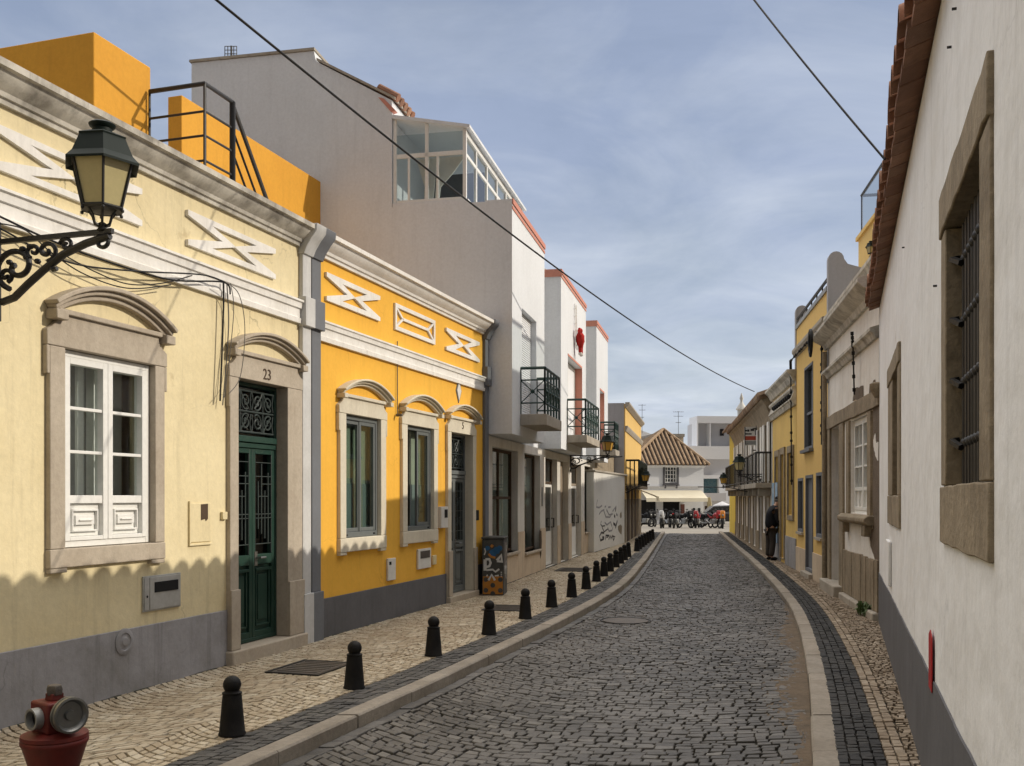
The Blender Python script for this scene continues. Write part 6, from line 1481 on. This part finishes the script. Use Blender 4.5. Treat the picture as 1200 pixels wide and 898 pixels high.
far_lamp(FY, 756.5, 567.5, .75, .72, 'amber glazed wall lantern beside the far yellow house balcony')
far_lamp(F5, 866.5, 556, .75, .82, 'dark wall lantern beside the long iron balcony of the old house', 'lamp_glass')
w = F5.w(H5B+2.5, 0, 0); far_lamp(F5, 848, 570, 1.0, .62, 'amber wall lantern beyond the balcony house before the apartment block')
c3 = F3b.w(F3b.s(1020, .2), 0, F3b.z(1020, 301, .2)); street_lamp((c3[0], c3[1]), F3b.n, .22, c3[2], .42, 'small dark lantern on the yellow roof room above the weathered house', 'lamp_glass')

# ------------------------------------------------------------------ fire hydrant
hp = at(64, 934, SW); hy = thing('fire_hydrant', 'red pillar fire hydrant with metal caps standing on the pale paving', 'fire hydrant', hp)
m = MB(); m.lathe(hp, [(.115, 0), (.115, .02), (.10, .03), (.105, .10), (.135, .20), (.158, .275), (.165, .285), (.165, .30), (.160, .306), (.165, .312), (.163, .33), (.11, .345), (.09, .35)], 32); body = m.build('body', 'red_paint', hy, smooth=40)
ang = R(-37); uu_ = (math.cos(ang), math.sin(ang)); Fh = Fr((hp.x, hp.y), u=uu_, n=(uu_[1], -uu_[0]))
m = MB(); m.box(Fh, -.088, .088, -.085, .085, SW+.345, SW+.505); m.build('head', 'red_paint', hy, bevel=.012)
m = MB(); m.lathe(hp+Vector((0, 0, .505)), [(.05, 0), (.046, .018), (.046, .035), (.04, .036)], 4, rot=R(10)); m.build('neck', 'red_paint', hy, bevel=.004)
m = MB(); m.lathe(hp+Vector((0, 0, .53)), [(.040, .0), (.043, .03), (.036, .05), (.032, .052)], 6); m.build('spindle_nut', 'manhole', hy, bevel=.003)
def outlet(Fx, o, z, r, depth, name, mat, hollow=False):
    c = Fx.w(0, o, z); mm = nmat(Fx); q = MB()
    if hollow: q.lathe(c, [(r, 0), (r, depth), (r*.80, depth), (r*.78, depth*.25)], 24, mm)
    else: q.lathe(c, [(r*.62, 0), (r*.62, depth*.4), (r*.9, depth*.42), (r, depth*.55), (r, depth*.68), (r*.93, depth*.70), (r*.93, depth*.78), (r, depth*.80), (r, depth*.98), (r*.88, depth), (r*.80, depth*.93), (r*.72, depth*.78), (r*.3, depth*.76), (r*.26, depth*.9), (r*.2, depth*.9)], 32, mm)
    return q.build(name, mat, hy, smooth=40)
Fh2 = Fr((hp.x, hp.y), u=(.955, .297), n=(.297, -.955)); 
Fbig = Fr((hp.x, hp.y), u=(.60, .80), n=(.80, -.60)); outlet(Fbig, .07, SW+.445, .092, .10, 'hose_cap', 'steel')
Fsm = Fr((hp.x, hp.y), u=(.83, -.558), n=(-.558, -.83)); outlet(Fsm, .07, SW+.425, .055, .06, 'side_outlet', 'steel_dull', True)
m = MB(); m.lathe(Fsm.w(0, .075, SW+.425), [(.043, 0), (.043, .02)], 20, nmat(Fsm)); m.build('outlet_plug', 'black', hy)

# ------------------------------------------------------------------ bollards
BP = [(272, 861), (415, 806.5), (508, 768.5), (573, 743.5), (615.5, 725), (646.5, 711.5), (670, 699.8), (687, 690.2), (699, 681.5), (707.8, 675.5), (715, 669.8), (721.8, 664.8), (727.5, 660.5), (732, 656.5), (736.2, 653)]
BP2 = [(746.2, 646.2), (749.5, 643.5), (752.6, 641), (755.6, 638.8), (758.8, 636.6), (761.8, 634.5), (764.8, 632.4)]
ordn = ['first', 'second', 'third', 'fourth', 'fifth', 'sixth', 'seventh', 'eighth', 'ninth', 'tenth', 'eleventh', 'twelfth', 'thirteenth', 'fourteenth', 'fifteenth']
note = ['before the grey plinth', 'opposite the green door', 'before the yellow house', 'before the grey door of the yellow house', 'beyond the painted cabinet', 'beside the shop plinth']
b0 = at(*BP[0], SW); bol = thing('bollard', 'x', 'bollard', b0, 'bollards along the left kerb')
m = MB(); m.lathe(b0, [(.088, 0), (.088, .012), (.083, .02), (.072, .14), (.062, .255), (.060, .262), (.064, .268), (.064, .278), (.050, .284), (.047, .29)], 20); m.build('post', 'bollard_iron', bol, smooth=40)
m = MB(); m.ball(b0+Vector((0, 0, .328)), .059, 18); m.build('ball_top', 'bollard_iron', bol, smooth=80)
bol['label'] = 'black ball topped iron bollard, the first beyond the fire hydrant before the grey plinth'
for i, (px, py) in enumerate(BP[1:], 1):
    p = at(px, py, SW); extra = note[i] if i < len(note) else 'by the white house'
    dup(bol, p, 'black ball topped bollard, %s from the hydrant, %s' % (ordn[i], extra), rnd.uniform(0, 6)).rotation_euler = (rnd.uniform(-.03, .03), rnd.uniform(-.03, .03), rnd.uniform(0, 6))
for i, (px, py) in enumerate(BP2):
    dup(bol, at(px, py, SW), 'small distant black bollard, %s of the far row before the street end' % ordn[i], rnd.uniform(0, 6))

# ------------------------------------------------------------------ overhead and wall cables
def sag(a, b, d, n=40): return [tuple(lerp(Vector(a), Vector(b), k/n)-Vector((0, 0, 4*d*(k/n)*(1-k/n)))) for k in range(n+1)]
a, b = on(110, 7.5, -118), on(884, 31, 459); m = MB(); m.tube(sag(a, b, .42), .013, 6); tag(m.build('overhead_cable', 'cable', smooth=60), 'long black cable sagging over the street from the cream side to the balcony house', 'cable')
a, b = on(838, 9.0, -60), Vector(FR.w(6.95, .14, RZ+.03)); b = on(1037, 6.9, 187); m = MB(); m.tube(sag(a, b, .03), .008, 6); tag(m.build('overhead_cable', 'cable', smooth=60), 'thin cable that runs up from the tiled eave across the sky', 'cable')
def wc(pts, r, label, mat='cable', o=.07, F=FL):
    P_ = [F.w(F.s(x, o_ if (o_ := o) else 0), o, F.z(x, y, o)) for x, y in pts]
    # smooth through the points
    out = []
    for i in range(len(P_)-1):
        p0_, p1_, p2_, p3_ = [Vector(P_[max(0, min(len(P_)-1, j))]) for j in (i-1, i, i+1, i+2)]
        for k in range(8):
            t = k/8; out.append(.5*((2*p1_)+(p2_-p0_)*t+(2*p0_-5*p1_+4*p2_-p3_)*t*t+(3*p1_-p0_-3*p2_+p3_)*t**3))
    out.append(Vector(P_[-1])); m = MB(); m.tube(out, r, 5); return tag(m.build('wall_cable', mat, smooth=60), label, 'cable')
wc([(-80, 216), (0, 254), (60, 282), (130, 308), (200, 328), (262, 331), (270, 345)], .008, 'uppermost black cable along the string course of the cream house', o=.10)
wc([(-80, 232), (0, 268), (40, 290), (90, 310), (160, 318), (235, 322), (262, 330)], .007, 'second black cable slung under the string course toward the door', o=.12)
wc([(70, 296), (110, 318), (150, 333), (190, 332), (225, 323)], .005, 'loose cable loop hanging over the cream window hood', o=.10)
wc([(0, 262), (30, 270), (60, 296), (100, 322), (150, 338), (200, 334)], .005, 'thin slack cable that dips lowest over the cream window hood', o=.11)
wc([(262, 331), (262, 360), (260, 420), (258, 470)], .009, 'thick cable dropping straight down beside the green door', o=.06)
wc([(266, 333), (268, 380), (264, 440), (261, 475)], .006, 'thin cable dropping just right of the thick one by the green door', mat='cable_grey', o=.06)
wc([(263, 330), (280, 345), (287, 385), (282, 440), (268, 462)], .004, 'thin cable bowed out over the left end of the green door hood', mat='cable_grey', o=.17)
wc([(270, 332), (274, 360), (270, 410), (263, 466)], .004, 'slightly bent thin cable crossing the left jamb of the green door', mat='cable_grey', o=.09)

# ------------------------------------------------------------------ the man at the doorway
def skin_body(name, joints, edges, mat, parent, sub=2):
    me = bpy.data.meshes.new(name); org = root_origin(parent)
    me.from_pydata([tuple(Vector(p)) for p, r in joints], edges, []); o = bpy.data.objects.new(name, me); COL.objects.link(o); o.parent = parent
    o.modifiers.new('skin', 'SKIN'); sv = me.skin_vertices[0].data
    for i, (p, r) in enumerate(joints): sv[i].radius = r if isinstance(r, tuple) else (r, r)
    sv[0].use_root = True
    s_ = o.modifiers.new('sub', 'SUBSURF'); s_.levels = sub; s_.render_levels = sub
    dg = bpy.context.evaluated_depsgraph_get(); dg.update(); me2 = bpy.data.meshes.new_from_object(o.evaluated_get(dg)); o.modifiers.clear(); o.data = me2
    me2.materials.clear(); me2.materials.append(MATS[mat]); me2.polygons.foreach_set('use_smooth', [True]*len(me2.polygons)); return o
pp = at(903.5, 656.5, SW); man = thing('person', 'person in a dark jacket and cap leaning toward a doorway of the yellow house', 'person', pp); HT = 1.56
k_ = HT/1.75
# local axes: the man faces the wall (to +x) and a little away from us; he bends forward
J = lambda x, y, z: (x*k_, y*k_, z*k_)
hipL, hipR = (-.02, .10, .90), (-.04, -.09, .90)
js = [(J(0, 0, .93), .13*k_), (J(.01, .0, 1.08), .12*k_), (J(.04, 0, 1.26), .135*k_), (J(.09, 0, 1.42), .10*k_), (J(.15, 0, 1.50), .055*k_), (J(.21, 0, 1.57), .075*k_), (J(.24, .0, 1.665), (.088*k_, .082*k_)),
      (J(-.01, .10, .86), .085*k_), (J(.01, .11, .50), .062*k_), (J(-.02, .12, .10), .045*k_), (J(.13, .13, .035), .036*k_),
      (J(-.02, -.09, .86), .085*k_), (J(.0, -.11, .50), .062*k_), (J(-.06, -.12, .10), .045*k_), (J(.09, -.14, .035), .036*k_),
      (J(.09, .17, 1.40), .065*k_), (J(.12, .25, 1.14), .048*k_), (J(.28, .22, 1.00), .034*k_), (J(.36, .21, .97), .028*k_),
      (J(.08, -.17, 1.40), .065*k_), (J(.06, -.24, 1.12), .048*k_), (J(.20, -.22, .93), .034*k_), (J(.27, -.21, .88), .028*k_)]
# fingers
fe = [(0, 1), (1, 2), (2, 3), (3, 4), (4, 5), (5, 6), (0, 7), (7, 8), (8, 9), (9, 10), (0, 11), (11, 12), (12, 13), (13, 14), (3, 15), (15, 16), (16, 17), (17, 18), (3, 19), (19, 20), (20, 21), (21, 22)]
for wi, (bx, by, bz) in ((18, (.36, .21, .97)), (22, (.27, -.21, .88))):
    for f in range(5):
        dy = (-.035+.0175*f); ln = (.05, .085, .09, .085, .07)[f]; i0_ = len(js)
        js.append((J(bx+.03, by+dy, bz-.015), .009)); js.append((J(bx+.03+ln*.6, by+dy*1.2, bz-.03), .008)); js.append((J(bx+.03+ln*.8, by+dy*1.2, bz-.03-ln*.5), .007))
        fe += [(wi, i0_), (i0_, i0_+1), (i0_+1, i0_+2)]
js = [(p, (r if i in (4, 5, 6) or i > 14 else (r*.78 if not isinstance(r, tuple) else r))) for i, (p, r) in enumerate(js)]
skin_body('body', js, fe, 'skin', man)
jk = [(J(0, 0, .84), (.165*k_, .20*k_)), (J(.01, 0, 1.08), (.150*k_, .19*k_)), (J(.04, 0, 1.26), (.155*k_, .195*k_)), (J(.09, 0, 1.42), (.115*k_, .15*k_)), (J(.13, 0, 1.475), .075*k_),
      (J(.09, .17, 1.40), .088*k_), (J(.12, .25, 1.14), .072*k_), (J(.28, .22, 1.00), .058*k_), (J(.08, -.17, 1.40), .088*k_), (J(.06, -.24, 1.12), .072*k_), (J(.20, -.22, .93), .058*k_)]
skin_body('jacket', jk, [(0, 1), (1, 2), (2, 3), (3, 4), (3, 5), (5, 6), (6, 7), (3, 8), (8, 9), (9, 10)], 'jacket', man)
tr = [(J(-.01, 0, .90), .155*k_), (J(-.01, .10, .80), .112*k_), (J(.01, .11, .50), .090*k_), (J(-.02, .12, .10), .078*k_), (J(-.02, -.09, .80), .112*k_), (J(.0, -.11, .50), .090*k_), (J(-.06, -.12, .10), .078*k_)]
skin_body('trousers', tr, [(0, 1), (1, 2), (2, 3), (0, 4), (4, 5), (5, 6)], 'trousers', man)
for y in (.125, -.13):
    q = MB(); c = pp+Vector(J(.05 if y > 0 else .01, y, .045)); q.ball(c, .055, 10, 2.0, .85, .82); q.build('shoe', 'black', man, smooth=80)
c = pp+Vector(J(.235, 0, 1.70))
q = MB(); q.ball(c, .098*k_, 14, 1.1, 1.0, .66); q.ball(c+Vector(J(.10, 0, -.02)), .07*k_, 10, 1.0, .95, .15); q.build('cap', 'jacket', man, smooth=80)
q = MB(); q.ball(c+Vector(J(.105, 0, -.055)), .018*k_, 8, 1.2, .8, 1.4); q.build('nose', 'skin', man, smooth=80)
for y in (-.088, .088): q = MB(); q.ball(c+Vector(J(-.005, y, -.055)), .024*k_, 8, .7, .4, 1.2); q.build('ear', 'skin', man, smooth=80)
for y in (-.032, .032): q = MB(); q.ball(c+Vector(J(.088, y, -.035)), .010*k_, 8); q.build('eye', 'black', man, smooth=80)
q = MB(); q.ball(c+Vector(J(-.03, 0, -.05)), .088*k_, 12, 1, 1.02, .75); q.build('hair', 'cable_grey', man, smooth=80)
q = MB(); q.ball(c+Vector(J(.090, 0, -.092)), .016*k_, 8, .5, 1.5, .35); q.build('mouth', 'ink_red', man, smooth=80)
man.rotation_euler = (0, 0, R(15))

# ------------------------------------------------------------------ motorbikes and a car at the street end
def motorbike(p, rz, label, paint, rider_box=False):
    t = thing('motorbike', label, 'motorbike', (0, 0, 0), 'motorbikes parked at the street end')
    F = Fr((0, 0), u=(1, 0), n=(0, -1))
    for x in (-.62, .62):
        q = MB(); pts = [(x+.27*math.cos(2*math.pi*k/20), 0, .31+.27*math.sin(2*math.pi*k/20)) for k in range(20)]; q.tube(pts, .05, 7, True); wh = q.build('wheel', 'rubber', t, smooth=60)
        q = MB(); q.tube([(x, -.06, .31), (x, .06, .31)], .05, 8)
        for k in range(5): a = 2*math.pi*k/5; q.tube([(x, 0, .31), (x+.24*math.cos(a), 0, .31+.24*math.sin(a))], .014, 5)
        q.build('rim', 'steel', wh, smooth=60)
    q = MB(); q.tube([(.62, .0, .31), (.50, 0, .62), (.40, 0, .92)], .035, 6); q.tube([(.62, .07, .31), (.44, .07, .85)], .025, 6); q.tube([(.62, -.07, .31), (.44, -.07, .85)], .025, 6); q.tube([(-.62, .06, .31), (-.15, .06, .36), (-.05, 0, .62), (.40, 0, .84)], .032, 6); q.tube([(-.62, -.06, .31), (-.15, -.06, .36)], .03, 6); q.build('frame', 'iron', t, smooth=60)
    q = MB(); q.box(F, -.20, .26, -.16, .16, .27, .58); q.build('engine', 'steel_dull', t, bevel=.05)
    q = MB(); q.tube([(-.18, 0, .74), (.0, 0, .80), (.20, 0, .84), (.40, 0, .80)], [.09, .14, .15, .08], 10); q.build('fuel_tank', paint, t, smooth=70)
    q = MB(); q.prof(Fr((0, 0), u=(0, 1), n=(1, 0)), [(.36, .55), (.62, .66), (.60, .92), (.48, 1.12), (.38, .98), (.34, .75)], -.14, .14); q.build('fairing', paint, t, bevel=.05)
    q = MB(); q.prof(Fr((0, 0), u=(0, 1), n=(1, 0)), [(-.20, .72), (-.55, .76), (-.92, .92), (-.90, .97), (-.55, .86), (-.20, .82)], -.11, .11); q.build('seat', 'rubber', t, bevel=.03)
    q = MB(); q.prof(Fr((0, 0), u=(0, 1), n=(1, 0)), [(-.30, .58), (-.60, .66), (-.90, .86), (-.90, .90), (-.50, .74), (-.25, .70)], -.10, .10); q.build('tail_panel', paint, t, bevel=.02)
    q = MB(); q.tube([(.36, -.33, 1.02), (.42, -.1, .98), (.42, .1, .98), (.36, .33, 1.02)], .018, 6); q.tube([(.42, .2, 1.0), (.46, .24, 1.14)], .01, 5); q.tube([(.42, -.2, 1.0), (.46, -.24, 1.14)], .01, 5); q.ball((.46, .24, 1.16), .05, 8, .5, 1, .7); q.ball((.46, -.24, 1.16), .05, 8, .5, 1, .7); q.build('handlebar', 'iron', t, smooth=60)
    q = MB(); q.ball((.60, 0, .80), .08, 10, .5, 1, 1); q.build('headlight', 'steel', t, smooth=70)
    q = MB(); q.ball((-.92, 0, .90), .05, 8, .5, 1.4, .8); q.build('tail_light', 'red_sign', t, smooth=70)
    q = MB(); q.tube([(.1, -.17, .3), (-.3, -.19, .3), (-.75, -.2, .45)], [.03, .04, .06], 8); q.build('exhaust', 'steel', t, smooth=60)
    t.location = p; t.rotation_euler = (0, 0, rz); return t
def far(px, py, Y): return on(px, Y, py)
YB = 60.
for px, py, rz, pt, lb, YY in ((756.5, 613.5, -60, 'black', 'dark scooter like motorbike before the brown door at the street end', 66), (776, 617, -105, 'bike_white', 'black and white motorbike parked nose out beside the awning post', 60),
        (792, 618, 70, 'black', 'plain black motorbike before the dark doorway under the awning', 60), (803, 617, -65, 'black', 'black motorbike seen slantwise beneath the poster', 61),
        (817, 617, -110, 'bike_red', 'red motorbike beside the awning curtain', 61), (838, 617.5, -75, 'bike_red', 'red and black motorbike before the dark parked car', 60), (764, 614, -80, 'black', 'dark motorbike half hidden behind the distant bollards', 67), (785, 616, -95, 'black', 'black motorbike in front of the left edge of the dark doorway', 63), (810, 616, 80, 'black', 'dark motorbike under the small wall lamps at the street end', 64), (830, 616.5, -60, 'black', 'black motorbike between the red bike and the dark car', 62), (846.5, 618, -100, 'bike_orange', 'orange motorbike nearest the right hand houses at the street end', 59)):
    c = far(px, py, YY); motorbike((c.x, YY, gz(YY)+.012), R(rz), lb, pt)
cc_ = far(842, 614, 70); car = thing('parked_car', 'dark parked hatchback behind the red and orange motorbikes', 'car', (cc_.x, 70, gz(70)+.012)); ox, oy, oz = cc_.x, 70, gz(70)+.012
Fc = Fr((ox, oy), u=(0, 1), n=(1, 0))            # s along the street, o across; prof is in (o, z)
Fx = Fr((ox, oy), u=(1, 0), n=(0, -1))
q = MB(); q.prof(Fr((ox, oy), u=(0, -1), n=(1, 0)), [(-1.95, .35), (-1.9, .75), (-1.1, .95), (1.3, 1.0), (1.95, .9), (2.0, .35)], -.82, .82); q.build('body', 'car_dark', car, bevel=.08)
q = MB(); q.prof(Fr((ox, oy), u=(0, -1), n=(1, 0)), [(-1.05, .96), (-.5, 1.45), (1.1, 1.52), (1.75, 1.02)], -.70, .70); q.build('cabin', 'car_dark', car, bevel=.08)
q = MB(); q.prof(Fr((ox, oy), u=(0, -1), n=(1, 0)), [(-.85, 1.0), (-.45, 1.38), (1.05, 1.44), (1.5, 1.04)], -.712, .712); q.build('window', 'glass_dark', car)
for x in (-1.25, 1.3):
    for y in (-.80, .80):
        q = MB(); q.lathe((ox+x, oy+y-.09, oz+.33), [(.33, 0), (.33, .18), (.2, .185)], 18, Matrix(((1, 0, 0), (0, 0, 1), (0, -1, 0)))); wh = q.build('wheel', 'rubber', car); q = MB(); q.lathe((ox+x, oy+y-.095, oz+.33), [(.2, 0), (.2, .19)], 14, Matrix(((1, 0, 0), (0, 0, 1), (0, -1, 0)))); q.build('rim', 'steel', wh)
for y in (-.6, .6): q = MB(); q.box(Fx, 1.93, 2.02, -y-.12, -y+.12, .72, .86); q.build('tail_light', 'red_sign', car)
for y in (-.6, .6): q = MB(); q.box(Fx, -1.96, -1.88, -y-.14, -y+.14, .62, .76); q.build('headlight', 'steel', car)
for ch in car.children:
    pass
car_z = oz
for o in list(car.children): 
    if o.name.split('.')[0] in ('body', 'cabin', 'window', 'tail_light', 'headlight'): o.location.z += car_z
pc = far(846, 600, 82); pr = thing('parasol', 'grey white cafe parasol open behind the dark car', 'parasol', (pc.x, 82, -.6))
q = MB(); zt_ = on(846, 82, 588).z; q.lathe((pc.x, 82, zt_), [(1.25, -.75), (1.26, -.70), (.7, -.28), (.06, 0), (.02, .05)], 10); q.build('canopy', 'bg_grey', pr, smooth=0)
q = MB(); q.tube([(pc.x, 82, -.65), (pc.x, 82, zt_)], .03, 6); q.build('pole', 'steel', pr)
# weed at the wall foot
wp = at(1018, 722, SW); rr_ = random.Random(3); q = MB()
for k in range(70):
    a = rr_.uniform(0, 6.28); l = rr_.uniform(.06, .20); e = Vector((math.cos(a), math.sin(a), 0)); p = wp+Vector((rr_.uniform(-.10, .07), rr_.uniform(-.15, .15), 0)); h_ = rr_.uniform(.05, .20)
    t1 = p+e*l*.5+Vector((0, 0, h_)); t2 = p+e*l+Vector((0, 0, h_*.7)); s_ = e.cross(Vector((0, 0, 1)))*.018
    q.add([p-s_*.3, p+s_*.3, t1+s_, t1-s_, t2], [(0, 1, 2, 3), (3, 2, 4)])
tag(q.build('weed', 'leaf', smooth=0), 'small green weed growing at the foot of the weathered house', 'plant')
# little weeds along the left wall foot
for (px, py) in ((350, 756), (560, 715)):
    wp = at(px, py, SW)
